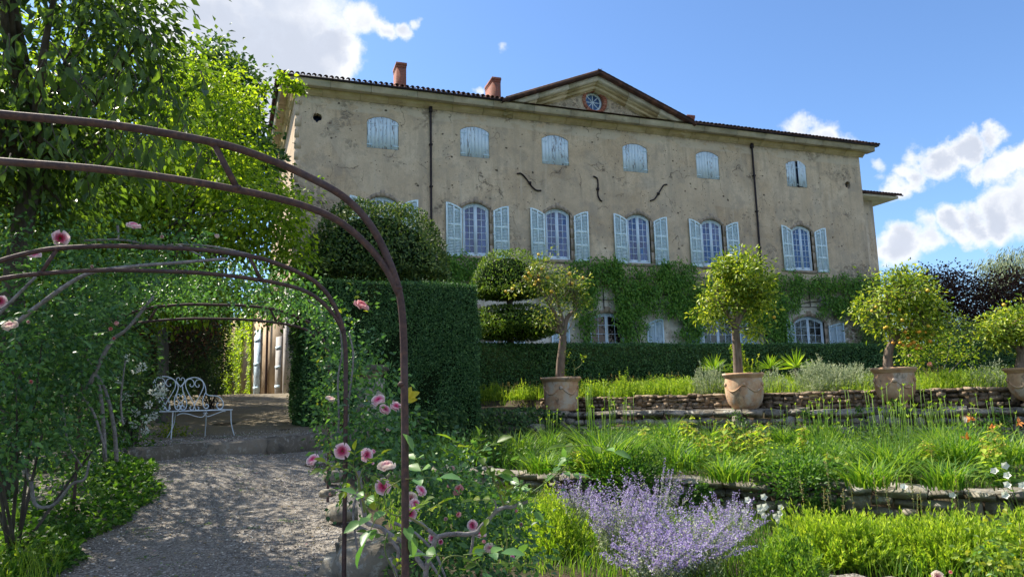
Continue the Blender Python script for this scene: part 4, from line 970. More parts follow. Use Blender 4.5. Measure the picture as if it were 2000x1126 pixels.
# ------------------------------------------------------------------ terracotta pots and citrus
def lathe(prof, n, c):
    a2 = np.arange(n)*2*math.pi/n; V = np.array([(c[0]+r_*math.cos(q_), c[1]+r_*math.sin(q_), c[2]+z_) for r_, z_ in prof for q_ in a2]); k = np.arange(n); k2 = (k+1) % n
    F = np.concatenate([np.stack([i*n+k, i*n+k2, (i+1)*n+k2, (i+1)*n+k], 1) for i in range(len(prof)-1)]); return V, [F]
def on_v(px, v):
    b_ = YAW+math.atan((px-1000)/FPX); r_ = v/(math.sin(b_)*E2[0]+math.cos(b_)*E2[1]); return np.array([r_*math.sin(b_), r_*math.cos(b_)])
def pot(px, v, wpx, rim_y, foot, label, straight=0, lean=0):
    p2 = on_v(px, v); dep = p2@_F[:2]/math.cos(PITCH)**0; dep = float(np.array([*p2, -.3])@_F); R_ = wpx*dep/FPX/2; zt_ = float(atd(px, rim_y, dep)[2]); z0_ = -.475; Hh = zt_-z0_
    root = thing('terracotta_pot', label, 'garden pot', (*p2, z0_), 'glazed garlanded pots on the terrace wall'); c = (*p2, z0_)
    if foot: pr = [(.52, 0), (.54, .04), (.46, .07), (.42, .12), (.60, .19), (.76, .30), (.86, .45), (.89, .6), (.88, .75), (.86, .86)]
    elif straight: pr = [(.74, 0), (.80, .05), (.83, .2), (.84, .4), (.85, .6), (.86, .86)]
    else: pr = [(.55, 0), (.62, .04), (.76, .14), (.86, .28), (.91, .45), (.92, .6), (.90, .75), (.88, .86)]
    pr = catmull(np.array(pr), 3)
    V, F = lathe([(r_*R_, z_*Hh) for r_, z_ in pr], 36, c); mk('bowl', V, F, 'terracotta', root, smooth=True)
    V, F = lathe([(.87*R_, .86*Hh), (.93*R_, .885*Hh), (.95*R_, .92*Hh), (1.0*R_, .935*Hh), (1.015*R_, .965*Hh), (1.0*R_, .99*Hh), (.95*R_, Hh), (.86*R_, Hh), (.84*R_, .9*Hh)], 36, c); mk('rim', V, F, 'terracotta', root, smooth=True)
    V, F = lathe([(.86*R_, .93*Hh), (.4*R_, .955*Hh), (.0, .96*Hh)], 24, c); mk('potting_soil', V, F, 'soil', root)
    toc = math.atan2(-p2[1], -p2[0])
    for g_ in (-.62, .62):
        P = []
        for k in range(9):
            th_ = toc+g_*1.0+(k/8-.5)*1.05; zz = .66-.17*math.sin(math.pi*k/8); rr_ = np.interp(zz, pr[:, 1], pr[:, 0])
            P.append((c[0]+rr_*R_*1.01*math.cos(th_), c[1]+rr_*R_*1.01*math.sin(th_), c[2]+zz*Hh))
        V, F = tube(P, [.008+.014*math.sin(math.pi*k/8) for k in range(9)], 6, 3); mk('garland', V, F, 'terracotta', root, smooth=True)
    for g_ in (-1.2, 0.0, 1.2):
        th_ = toc+g_; rr_ = np.interp(.68, pr[:, 1], pr[:, 0]); V, F = lathe([(0, -.0), (.045, .004), (.05, .02), (.02, .035), (0, .04)], 10, (0, 0, 0))
        V = V[:, [2, 0, 1]]; ca_, sa_ = math.cos(th_), math.sin(th_); V = np.column_stack([V[:, 0]*ca_-V[:, 1]*sa_, V[:, 0]*sa_+V[:, 1]*ca_, V[:, 2]])+np.array([c[0]+rr_*R_*ca_, c[1]+rr_*R_*sa_, c[2]+.68*Hh])
        mk('rosette', V, F, 'terracotta', root, smooth=True)
    return p2, dep, zt_, R_
def EL(px, py, dep, rx, rz, ry):
    c = atd(px, py, dep); return (c[0], c[1], c[2], rx*dep/FPX, ry, rz*dep/FPX)
def sphere(r, n=10, m_=7, sq=1.0): return lathe([(r*math.sin(math.pi*k/m_), -r*sq*math.cos(math.pi*k/m_)) for k in range(m_+1)], n, (0, 0, 0))
V, F = sphere(.040, 10, 8, 1.15); lemon_me = mesh('lemon', V, F, 'lemon_skin', None, True); V, F = sphere(.042, 10, 8); orange_me = mesh('orange', V, F, 'orange_skin', None, True)
def limbs(root, trunk_top, C, nl, r0, mat, rs, name='branch', bend=.25):
    "branches from the trunk top to some clump centres, with twigs off them"
    out = []; pk = C[rs.choice(len(C), min(nl, len(C)), False)]
    for q_ in pk:
        mid = trunk_top+(q_-trunk_top)*.5+rs.normal(size=3)*np.linalg.norm(q_-trunk_top)*bend*.3; mid[2] -= .05*np.linalg.norm(q_-trunk_top)
        out.append(tube([trunk_top, mid, q_], [r0, r0*.55, r0*.12], 6, 4))
    V, F = cat2(out); return mk(name, V, F, mat, root, smooth=True)
def crown_leaves(root, ells, nc, per, cs, L, W, mat, rs, shell=.45, droop=.3, rand=.8, name='foliage', full=False, keep=None, up=.5, lump=.25):
    C, O, P, Cr, Or = clusters(ells, nc, per, cs, rs, shell, lump)
    A = unit(P-Cr)*.8+Or*.35+rdir(len(P), rs)*rand*.6+np.array([0, 0, -droop]); N = rdir(len(P), rs)*.7+np.array([0, 0, up])+Or*.4
    if keep is not None: kk = keep(P); P, A, N = P[kk], A[kk], N[kk]
    o = leaves(name, P, A, N, L, W, mat, root, full=full, rs=rs); return C, o
def citrus(px, info, trunk, ells, nc, per, cs, mat, label, seed, fruit=(), fmesh=None, L=.10, W=.05, nl=16, fork=()):
    p2, dep, zt_, R_ = info; rs = np.random.RandomState(seed)
    root = thing('citrus_tree', label, 'citrus tree', (*p2, zt_-.06), 'citrus trees in pots on the terrace')
    T = np.array([atd(x_, y_, dep) for x_, y_ in trunk]); T[0, 2] = zt_-.08; tr = .5*17*dep/FPX
    V, F = tube(T, np.linspace(tr*1.1, tr*.8, len(T)), 12, 5); mk('trunk', V, F, 'bark_citrus', root, smooth=True)
    el = [EL(*e_[:2], dep+e_[5], e_[2]*.86, e_[3]*.86, e_[4]*.9) for e_ in ells]
    C, _ = crown_leaves(root, el, nc, per, cs, L, W, mat, rs, .35, .15, .9, lump=.75)
    fk = []
    for f_ in fork:
        q_ = np.array([atd(x_, y_, dep+dd) for x_, y_, dd in f_]); q_ = np.vstack([T[-1], q_]); fk.append(tube(q_, np.linspace(tr*.68, tr*.22, len(q_)), 8, 4))
    if fk: V, F = cat2(fk); mk('limb', V, F, 'bark_citrus', root, smooth=True)
    tips = [np.array(atd(*f_[-1][:2], dep+f_[-1][2])) for f_ in fork] or [T[-1]]
    out = []
    for q_ in C[rs.choice(len(C), min(nl*3, len(C)), False)]:
        s_ = min(tips+[T[-1]], key=lambda t_: np.linalg.norm(t_-q_)); out.append(tube([s_, (s_+q_)/2+rs.normal(size=3)*.06, q_], [.016, .009, .003], 5, 3))
    V, F = cat2(out); mk('twigs', V, F, 'bark_citrus', root, smooth=True, kind='stuff')
    for (fx, fy, typ) in fruit:
        c = atd(fx, fy, dep-.28-.25*rs.rand()); M = Matrix.Translation(Vector(c-BASE[root.name])) @ Matrix.Rotation(rs.rand()*3, 4, 'X') @ Matrix.Scale(rs.uniform(.72, .98)*dep/16, 4)
        put('orange' if typ else 'lemon', orange_me if typ else lemon_me, root, M)
    return root
i1 = pot(1090, 17.5, 80, 736, False, 'straight-sided dark-stained terracotta pot, leftmost of the row, half sunk in ivy', 1)
i2 = pot(1443.5, 17.5, 79, 728, False, 'clean pale terracotta pot with round base, second from the left', 0)
i3 = pot(1735, 17.5, 82, 717, True, 'footed terracotta pot blotched with grey, under the tree full of oranges', 0)
i4 = pot(2004, 17.5, 99, 717, True, 'reddish footed terracotta pot cut by the right edge of the picture', 0)
L1 = [(1033, 533), (1058, 525), (1053, 537), (1044, 556), (1053, 547), (1113, 534), (1139, 542), (1118, 553), (988, 569), (1001, 564), (1070, 542), (1052, 497), (1030, 545), (1037, 538), (1046, 550), (1026, 541), (1077, 569)]
citrus(1090, i1, [(1094, 740), (1095, 710), (1098, 680), (1100, 655)], [(1060, 540, 45, 38, .5, 0), (1110, 560, 42, 40, .5, .1), (1085, 600, 45, 28, .45, -.1), (1125, 590, 28, 28, .4, .2), (1020, 562, 30, 16, .35, 0), (1060, 628, 24, 13, .3, 0), (1110, 640, 12, 10, .3, -.1), (1065, 510, 18, 16, .3, 0)], 95, 26, .12, 'leaf_citrus_dull', 'airy lemon tree with bare twigs showing, in the leftmost pot', 31, [(a_, b_, 0) for a_, b_ in L1], None, .09, .045, 40, [[(1090, 630, 0), (1080, 605, -.1), (1062, 575, 0), (1045, 545, 0)], [(1108, 620, .05), (1125, 600, .1), (1115, 560, .1)], [(1102, 640, 0), (1092, 600, .2), (1080, 560, .3)]])
citrus(1443, i2, [(1442, 730), (1440, 690), (1438, 665), (1436, 642)], [(1440, 530, 48, 30, .6, 0), (1400, 595, 36, 26, .5, 0), (1478, 590, 36, 38, .6, .1), (1440, 570, 50, 36, .65, .1), (1382, 566, 18, 9, .3, 0), (1500, 545, 16, 10, .3, 0), (1470, 520, 20, 14, .35, 0), (1410, 520, 20, 14, .35, 0), (1372, 612, 12, 8, .25, 0), (1395, 625, 26, 16, .4, -.1), (1478, 645, 26, 22, .4, 0), (1440, 505, 34, 14, .4, 0)], 165, 36, .11, 'leaf_citrus', 'round yellow-green citrus tree with no fruit showing, in the clean pale pot', 32, [(1512, 619, 0)], None, .105, .05, 30, [[(1425, 620, 0), (1410, 595, -.1), (1400, 570, 0)], [(1448, 615, .05), (1465, 590, .1), (1470, 560, .1)], [(1438, 600, 0), (1435, 560, .1)]])
L3 = [(1703, 607), (1711, 599), (1762, 625), (1781, 626), (1812, 567), (1728, 640), (1744, 669), (1758, 669), (1764, 674), (1774, 675), (1785, 668), (1793, 674), (1790, 680), (1792, 648), (1796, 648), (1807, 649), (1813, 636), (1822, 652), (1817, 666), (1773, 659), (1779, 671), (1757, 604), (1732, 638), (1800, 660), (1768, 648)]
citrus(1735, i3, [(1734, 720), (1734, 700), (1737, 682), (1742, 671)], [(1765, 560, 48, 26, .6, 0), (1745, 590, 50, 30, .6, 0), (1795, 600, 48, 45, .6, .1), (1700, 605, 22, 17, .4, 0), (1790, 655, 42, 20, .45, 0), (1730, 640, 20, 12, .35, -.1), (1812, 640, 30, 30, .4, 0), (1770, 545, 30, 14, .4, .1)], 150, 34, .11, 'leaf_citrus', 'citrus tree thick with oranges and lemons, in the grey-blotched footed pot', 33, [(a_, b_, 1 if (a_ > 1740 and b_ > 645) else 0) for a_, b_ in L3], None, .095, .046, 30, [[(1755, 655, -.05), (1775, 640, -.1), (1795, 610, 0)], [(1740, 650, .05), (1735, 620, 0), (1740, 590, 0)], [(1752, 640, .1), (1765, 600, .1)]])
citrus(2000, i4, [(1992, 722), (1993, 705), (1995, 690)], [(1975, 630, 60, 34, .6, 0), (2030, 620, 60, 45, .6, .1), (1940, 655, 36, 20, .4, 0), (1990, 660, 30, 24, .4, -.1), (2040, 660, 50, 40, .5, .1)], 160, 34, .11, 'leaf_citrus', 'dense dome-headed citrus tree cut by the right edge of the picture', 34, [(1961, 595, 0)], None, .085, .044, 26, [[(1980, 670, 0), (1965, 645, -.1)], [(2000, 665, .05), (2015, 640, .1)]])
# ------------------------------------------------------------------ clipped hedges
def hedge_box(name, label, quad, z0, z1f, mat, dens, L, faces, seed, jit=.05, group=None, wob=.042):
    "quad: 4 plan corners, counter-clockwise from front-left; leaves over the chosen faces and the top"
    rs = np.random.RandomState(seed); q = np.array(quad, float); c = q.mean(0); root = thing(name, label, 'hedge', (*c, z0), group)
    qi = c+(q-c)*np.array([1-.10/np.ptp(q[:, 0]), 1-.10/np.ptp(q[:, 1])]); zt_ = z1f-.05
    V = np.array([(*p_, z_) for z_ in (z0, zt_) for p_ in qi]); F = [[0, 1, 5, 4], [1, 2, 6, 5], [2, 3, 7, 6], [3, 0, 4, 7], [4, 5, 6, 7]]
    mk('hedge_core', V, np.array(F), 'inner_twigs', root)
    Ps, Ns = [], []
    for (i, j) in faces:
        a_, b_ = q[i], q[j]; L_ = np.linalg.norm(b_-a_); n_ = int(L_*(z1f-z0)*dens); s_ = rs.rand(n_); z_ = z0+(z1f-z0)*rs.rand(n_); d_ = (b_-a_)/L_; nn = np.array([d_[1], -d_[0], 0])
        w_ = wob*(np.sin(s_*L_*1.7+z_*1.3)+np.sin(s_*L_*4.1-z_*3.3))
        Ps.append(np.column_stack([a_+(b_-a_)*s_[:, None], z_])+nn*(rs.uniform(-jit, jit*.6, n_)+w_)[:, None]); Ns.append(np.tile(nn, (n_, 1)))
    ar = abs(np.cross(q[1]-q[0], q[3]-q[0])); n_ = int(ar*dens*.7); s_, t_ = rs.rand(n_), rs.rand(n_); pp = q[0]+(q[1]-q[0])*s_[:, None]+(q[3]-q[0])*t_[:, None]
    Ps.append(np.column_stack([pp, z1f+rs.uniform(-.04, .03, n_)+wob*.7*np.sin(pp[:, 0]*2.1)])); Ns.append(np.tile([0, 0, 1.], (n_, 1)))
    P, N = np.concatenate(Ps), np.concatenate(Ns)
    ks = rs.choice(len(P), len(P)//38); P = np.concatenate([P, P[ks]+N[ks]*rs.uniform(.02, .13, len(ks))[:, None]+np.array([0, 0, .03])]); N = np.concatenate([N, N[ks]]); n_ = len(P)
    leaves('foliage', P, N*.55+rdir(n_, rs)*.8+np.array([0, 0, .35]), N+rdir(n_, rs)*.6, L, L*.55, mat, root, rs=rs)
    return root
hedge_box('clipped_block', 'tall rectangular clipped box hedge standing at the right of the gravel path', [(.84, 16.0), (4.86, 16.25), (4.8, 18.4), (.72, 18.2)], -1.05, 2.62, 'leaf_box', 2900, .052, [(0, 1), (1, 2), (3, 0)], 51)
hedge_box('long_hedge', 'long low clipped hedge running in front of the chateau', [(4.9, 21.5), (31, 21.5), (31, 22.6), (4.9, 22.6)], -.2, 1.585, 'leaf_box', 1150, .075, [(0, 1)], 52, .05, None, .02)
# ivy over the terrace wall left of the pots
rs = np.random.RandomState(53); iv = thing('ivy', 'dark ivy blanket hanging over the wall below the clipped block', 'ivy', (4.5, 16.2, -1.1)); n = 9500
s_ = rs.rand(n)**1.15; top = rs.rand(n) < .3; off = np.where(top, -rs.rand(n)*.45, rs.rand(n)*.12+.05); zz = np.where(top, -.33+.05*rs.rand(n), -1.1+.78*rs.rand(n)**.8)-.1*s_
d_ = np.array([5.6, 2.45]); d_ /= np.linalg.norm(d_); nn = np.array([d_[1], -d_[0]]); p_ = np.array([1.9, 15.3])+np.outer(s_*6.1, d_)+nn*(off+.1*np.sin(s_*20))[:, None]
P = np.column_stack([p_, zz+.04*np.sin(s_*31)]); kk = (s_ < .62) | (rs.rand(n) < .38); P, top = P[kk], top[kk]; n = len(P)
leaves('foliage', P, rdir(n, rs)*.5+np.array([.2, -.4, -.6]), np.where(top[:, None], np.array([0, 0, 1.]), np.array([nn[0], nn[1], .3]))+rdir(n, rs)*.45, .085, .075, 'leaf_ivy', iv, rs=rs)
# ------------------------------------------------------------------ topiary
def topiary(name, label, ells_shape, trunk, nleaf, L, mat, seed, tr=.12, bottom=.0):
    "smooth clipped volumes: leaves packed on the surface of flattened domes (cx,cy,cz,rx,ry,rztop,rzbot)"
    rs = np.random.RandomState(seed); root = thing(name, label, 'topiary', (trunk[0][0], trunk[0][1], trunk[0][2]))
    V, F = tube(trunk, np.linspace(tr, tr*.7, len(trunk)), 10, 4); mk('trunk', V, F, 'bark_dark', root, smooth=True)
    Ps, Ns = [], []; tot = sum(e[3]*e[4] for e in ells_shape)
    for e in ells_shape:
        cx, cy, cz, rx, ry, rt, rb = e; n_ = int(nleaf*e[3]*e[4]/tot); d = rdir(n_, rs); k = np.where(d[:, 2] > 0, rt, rb)
        lump = 1+.045*(np.sin(d[:, 0]*7+seed)+np.sin(d[:, 1]*6+d[:, 2]*5))+rs.uniform(-.10, .03, n_)
        pw = np.sign(d[:, 2])*np.abs(d[:, 2])**1.15
        Ps.append(np.column_stack([cx+d[:, 0]*rx*lump, cy+d[:, 1]*ry*lump, cz+pw*k*lump])); Ns.append(unit(d/np.array([rx, ry, 1])*np.array([1, 1, 1])/np.column_stack([np.ones(n_), np.ones(n_), k])))
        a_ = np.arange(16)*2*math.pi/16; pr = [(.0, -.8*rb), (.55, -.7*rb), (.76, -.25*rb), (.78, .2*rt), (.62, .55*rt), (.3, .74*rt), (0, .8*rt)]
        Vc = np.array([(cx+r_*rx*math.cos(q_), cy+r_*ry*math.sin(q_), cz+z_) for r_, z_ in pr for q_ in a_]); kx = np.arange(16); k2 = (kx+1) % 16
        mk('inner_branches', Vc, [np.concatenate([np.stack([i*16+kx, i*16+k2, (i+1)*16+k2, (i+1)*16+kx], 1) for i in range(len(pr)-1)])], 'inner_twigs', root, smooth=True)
    P, N = np.concatenate(Ps), np.concatenate(Ns); n_ = len(P)
    leaves('foliage', P, N*.6+rdir(n_, rs)*.9+np.array([0, 0, .25]), N+rdir(n_, rs)*.8, L, L*.5, mat, root, rs=rs); return root
c = atd(735, 545, 21.0); sc_ = 21.0/FPX
topiary('dome_topiary', 'huge dark dome of clipped evergreen rising behind the tall block', [(c[0], c[1], c[2]+.1, 148*sc_, 1.9, 146*sc_, .5)], [(c[0], c[1], -.2), (c[0]+.05, c[1], 1.5), (c[0], c[1], 3.2)], 22000, .11, 'leaf_yew', 61, .2)
c = atd(995, 570, 23.4); sc_ = 23.4/FPX; c2 = atd(1003, 640, 23.4)
topiary('cloud_topiary', 'cloud-pruned evergreen with a domed top above a flat slab of foliage', [(c[0]-.05, c[1], c[2], 76*sc_, 1.3, 84*sc_, .22), (c2[0], c2[1], c2[2]+.02, 100*sc_, 1.5, 44*sc_, .42)], [(c2[0]-.1, c2[1], .1), (c2[0]-.12, c2[1], 1.5), (c[0], c[1], c[2])], 17000, .085, 'leaf_ball', 62, .14)
# ------------------------------------------------------------------ wisteria on the front
rs = np.random.RandomState(71)
wi = thing('wisteria', 'green wisteria spread in a deep band along the chateau between the lower and first floors', 'climbing plant', (18, YF-.3, 0))
ell = [(880, 525, 30, 25), (915, 520, 36, 22), (870, 560, 30, 20), (830, 545, 20, 25), (945, 518, 22, 14), (1150, 520, 40, 17), (1195, 512, 22, 12), (1150, 560, 22, 35), (1147, 610, 17, 62), (1225, 545, 42, 30), (1185, 530, 30, 20), (1240, 585, 36, 30), (1236, 640, 25, 34), (1225, 610, 22, 35), (1290, 545, 42, 28), (1325, 535, 36, 24), (1310, 520, 20, 10), (1350, 555, 30, 30), (1300, 585, 32, 24), (1335, 600, 24, 20), (1350, 640, 24, 32), (1360, 610, 20, 40), (1385, 585, 30, 30), (1420, 560, 40, 34), (1480, 560, 40, 25), (1535, 545, 34, 20), (1540, 580, 28, 24), (1570, 560, 26, 22), (1525, 640, 24, 34), (1515, 620, 24, 50), (1500, 600, 30, 20), (1470, 620, 26, 30), (1610, 555, 26, 18), (1640, 565, 36, 24), (1620, 595, 30, 16), (1650, 600, 22, 20), (1665, 548, 30, 15), (1700, 555, 24, 18), (1690, 590, 30, 28), (1700, 630, 26, 40), (1590, 548, 20, 10), (1060, 545, 40, 20), (1100, 560, 24, 20)]
Pn, Cn = [], []
for (ex, ey, rx, ry) in ell:
    nc_ = max(6, int(rx*ry/26))
    for _ in range(nc_):
        a_, r_ = rs.rand()*6.28, math.sqrt(rs.rand()); q_ = aty(ex+rx*r_*math.cos(a_), ey+ry*r_*math.sin(a_)+rs.normal()*3, YF-.28-.22*rs.rand())
        Cn.append(q_); k_ = 26; Pn.append(q_+rs.normal(size=(k_, 3))*np.array([.17, .09, .15])+np.array([0, 0, -.05]))
P = np.concatenate(Pn); P[:, 1] = np.minimum(P[:, 1], YF-.07); n = len(P)
leaves('foliage', P, rdir(n, rs)*.6+np.array([0, -.45, -.75]), rdir(n, rs)*.6+np.array([0, -.7, .6]), .15, .075, 'leaf_wisteria', wi, rs=rs)
out = []
Cn = np.array(Cn)
for (pxs, w_) in (([(1213, 672), (1212, 640), (1214, 600), (1208, 560), (1190, 530)], .05), ([(1348, 672), (1352, 640), (1345, 605), (1320, 590), (1290, 560), (1250, 540)], .05), ([(1142, 672), (1146, 620), (1150, 560), (1160, 530)], .045), ([(1515, 672), (1512, 640), (1505, 610), (1530, 570), (1560, 555)], .06), ([(1540, 600), (1580, 590), (1640, 585), (1700, 575)], .035), ([(1200, 540), (1260, 545), (1330, 540), (1420, 545), (1500, 550)], .03), ([(860, 540), (900, 530), (950, 522)], .03), ([(1700, 665), (1695, 610), (1680, 560)], .04), ([(1250, 672), (1240, 630), (1250, 590)], .035)):
    out.append(tube([aty(x_, y_, YF-.12) for x_, y_ in pxs], np.linspace(w_, w_*.45, len(pxs)), 7, 5))
V, F = cat2(out); mk('stem', V, F, 'vine_wood', wi, smooth=True)
tr = thing('wall_trellis', 'dark iron trellis rods fixed to the chateau behind the wisteria', 'trellis', (18, YF-.1, 3))
for (px, y0_, y1_) in ((1177, 538, 602), (1200, 540, 592), (1560, 560, 600), (1580, 565, 598), (1620, 560, 600), (1650, 565, 605), (1690, 570, 640), (1511, 560, 672), (1075, 545, 600), (1285, 560, 600), (1400, 560, 600)):
    a_, b_ = aty(px, y0_, YF-.08), aty(px, y1_, YF-.08); V, F = tube([a_, (a_[0], a_[1], b_[2])], .022, 6); mk('trellis_rod', V, F, 'dark_metal', tr)
for (pa, pb) in (((1170, 585), (1215, 589)), ((1540, 598), (1700, 612)), ((1280, 575), (1410, 588))):
    a_, b_ = aty(*pa, YF-.11), aty(*pb, YF-.11); V, F = tube([a_, (b_[0], b_[1], a_[2])], .016, 6); mk('trellis_rail', V, F, 'dark_metal', tr)
# ------------------------------------------------------------------ white iron bench
bl, brt = atd(299, 806, 12.9), atd(437, 797, 13.75); bl[2] = brt[2] = (bl[2]+brt[2])/2
bx = (brt-bl); BL = np.linalg.norm(bx); bx /= BL; by = np.array([-bx[1], bx[0], 0]); KX = BL/1030; KZ = .00128
bench = thing('garden_bench', 'white wrought-iron bench with heart-shaped scrolls in its back', 'bench', ((bl+brt)/2)-np.array([0, 0, .45]))
def bp(cx_, cy_, back=0.0):
    z_ = (648-.066*(cx_-225)-cy_)*KZ; p_ = bl+bx*(cx_-215)*KX+by*(back+.10*max(z_, 0)); return np.array([p_[0], p_[1], bl[2]+z_])
def scroll(pts, r=.0085, name='scroll', back=0.0):
    V, F = tube([bp(*p_, back) for p_ in pts], r, 6, 4); return mk(name, V, F, 'white_paint', bench, smooth=True)
scroll([(205, 240), (235, 190), (290, 150), (370, 138), (450, 150), (510, 190), (545, 235), (562, 275), (552, 340), (515, 430), (508, 510), (525, 585), (565, 608), (592, 585), (588, 550), (562, 542), (548, 562)], .011, 'back_hoop')
scroll([(205, 240), (222, 330), (250, 430), (290, 470), (300, 520)], .009, 'back_hoop')
scroll([(588, 275), (630, 235), (665, 185), (715, 145), (790, 124), (860, 130), (915, 165), (950, 225), (968, 290), (972, 345), (1000, 372), (1060, 380), (1130, 381), (1185, 402), (1225, 450), (1238, 505), (1222, 552), (1185, 574), (1150, 558), (1136, 520), (1150, 488), (1168, 492)], .011, 'arm_rail')
scroll([(588, 275), (620, 265), (628, 330), (665, 430), (688, 510), (675, 580), (638, 606), (607, 590), (600, 552), (625, 540), (645, 556)], .010, 'back_hoop')
scroll([(970, 330), (945, 385), (924, 455), (932, 530), (960, 572), (1000, 560), (1008, 525), (985, 508), (966, 526)], .010, 'back_hoop')
def heart(ox, oy, s_, sw=1.0):
    for m_ in (-1, 1):
        scroll([(ox+m_*62*s_*sw, oy+88*s_), (ox+m_*76*s_*sw, oy+104*s_), (ox+m_*62*s_*sw, oy+124*s_), (ox+m_*34*s_*sw, oy+126*s_), (ox+m_*6*s_, oy+88*s_), (ox+m_*22*s_, oy+36*s_), (ox+m_*68*s_*sw, oy+12*s_), (ox+m_*122*s_*sw, oy+34*s_), (ox+m_*145*s_*sw, oy+95*s_), (ox+m_*128*s_*sw, oy+165*s_), (ox+m_*72*s_*sw, oy+272*s_), (ox+m_*18*s_*sw, oy+365*s_), (ox-m_*4*s_, oy+430*s_), (ox-m_*24*s_*sw, oy+468*s_), (ox-m_*58*s_*sw, oy+470*s_), (ox-m_*72*s_*sw, oy+440*s_), (ox-m_*52*s_*sw, oy+420*s_)])
heart(378, 148, 1.0); heart(800, 138, .98, .95)
def small_heart(ox, oy, s_):
    for m_ in (-1, 1): scroll([(ox+m_*18*s_, oy+45*s_), (ox+m_*8*s_, oy+30*s_), (ox+m_*24*s_, oy+6*s_), (ox+m_*52*s_, oy+16*s_), (ox+m_*60*s_, oy+52*s_), (ox+m_*34*s_, oy+96*s_), (ox, oy+136*s_)], .0075)
small_heart(592, 134, 1.0); small_heart(598, 376, 1.0)
for m_ in (-1, 1):
    scroll([(598, 500), (598+m_*24, 505), (598+m_*34, 525), (598+m_*14, 530)], .007); scroll([(598, 600), (598+m_*12, 560), (598+m_*40, 545), (598+m_*54, 562), (598+m_*38, 578)], .007)
scroll([(300, 460), (330, 445), (372, 475), (395, 530), (388, 600), (360, 640), (318, 640), (290, 600), (300, 560), (322, 560)], .010, 'arm_rail', -.2)
SD_ = .42
for k in range(9):
    o0 = -SD_+k*SD_/9; V = []
    for s_ in (0.0, 1.0):
        p_ = bl+bx*(s_*BL*1.01-.01)
        for o_ in (o0+.006, o0+SD_/9-.006):
            for z_ in (-.006, .008): V.append(p_+by*o_+np.array([0, 0, z_]))
    mk('seat_slat', V, BOXF, 'white_paint', bench)
V, F = tube([bl+bx*-.01-by*SD_, bl+bx*-.01, bl+bx*BL, brt-by*SD_+bx*.01, bl-by*SD_-bx*.01], .012, 6); mk('seat_frame', V, F, 'white_paint', bench)
for (s_, o_, fo, fs) in ((.17, -SD_+.01, -.10, -.04), (.99, -SD_+.01, -.08, .05), (.30, -.01, .10, -.10), (.74, -.01, .08, .02)):
    t_ = bl+bx*s_*BL+by*o_; g_ = t_+by*fo+bx*fs; g_[2] = float(height(g_[0], g_[1]))+.005; mid = (t_+g_)/2-by*fo*.35-bx*fs*.35
    V, F = tube([t_, t_+np.array([0, 0, -.06]), mid, (mid+g_)/2+np.array([0, 0, -.02]), g_], [.012, .012, .011, .010, .010], 6, 4); mk('leg', V, F, 'white_paint', bench, smooth=True)
scroll([(445, 690), (500, 664), (600, 664), (700, 692), (790, 704), (832, 684), (850, 655), (836, 640), (820, 655)], .008, 'apron_scroll', -SD_); scroll([(1150, 612), (1100, 612), (960, 668), (890, 692), (860, 684), (845, 655), (860, 638), (880, 650)], .008, 'apron_scroll', -SD_)
# ------------------------------------------------------------------ rose arches
UPR = [(0, 1.0), (.3, .998), (.63, .966), (.80, .925), (.95, .87), (1.10, .795), (1.20, .70), (1.27, .58), (1.325, .43), (1.345, .27), (1.35, .0), (1.352, -.4)]
INR = [(0, .832), (.3, .828), (.63, .80), (.91, .755), (1.08, .695), (1.2, .60), (1.28, .50), (1.33, .40)]
def rose_arch(Yp, xc, label, r, zoff, sx_, mat='rusty_pipe', inner=True):
    gz = float(height(xc+1.2, Yp)); root = thing('rose_arch', label, 'garden arch', (xc, Yp, gz), 'iron rose arches along the path')
    half = [(xc+u_*sx_, Yp, z_+zoff) for u_, z_ in UPR]; left = [(xc-u_*sx_, Yp, z_+zoff) for u_, z_ in UPR[1:]][::-1]
    V, F = tube([(left[0][0], Yp, gz-.3)]+left+half+[(half[-1][0], Yp, gz-.3)], r, 12, 4); mk('outer_pipe', V, F, mat, root, smooth=True)
    if inner:
        half = [(xc+u_*sx_, Yp, z_+zoff) for u_, z_ in INR]; left = [(xc-u_*sx_, Yp, z_+zoff) for u_, z_ in INR[1:]][::-1]
        V, F = tube(left+half, r*.9, 10, 5); mk('inner_pipe', V, F, mat, root, smooth=True)
        for s_ in (-1, 1):
            V, F = tube([(xc+s_*.625*sx_, Yp, .966+zoff), (xc+s_*.715*sx_, Yp, .79+zoff)], r*.8, 10); mk('brace', V, F, mat, root, smooth=True)
            for (u_, z_, r2) in ((.627, .962, 1.35), (.713, .795, 1.3), (1.325, .43, 1.25), (1.34, .05, 1.12)):
                rs2 = np.random.RandomState(int(u_*100)); c_ = np.array([xc+s_*u_*sx_, Yp, z_+zoff]); V, F = sphere(r*r2, 9, 6, .7); V = V*(1+rs2.uniform(-.12, .12, (len(V), 1)))+c_; mk('weld', V, F, mat, root, smooth=True)
    return root
rose_arch(2.78, -.82, 'nearest rusty arch of two thick iron pipes crossing the whole foreground', .0150, 0, 1)
rose_arch(5.45, -.72, 'second rusty arch with two thinner pipes, overgrown with roses', .0165, .085, .975)
rose_arch(9.15, -.55, 'third and farthest thin arch, almost lost in the rose leaves', .017, .15, 1.0)
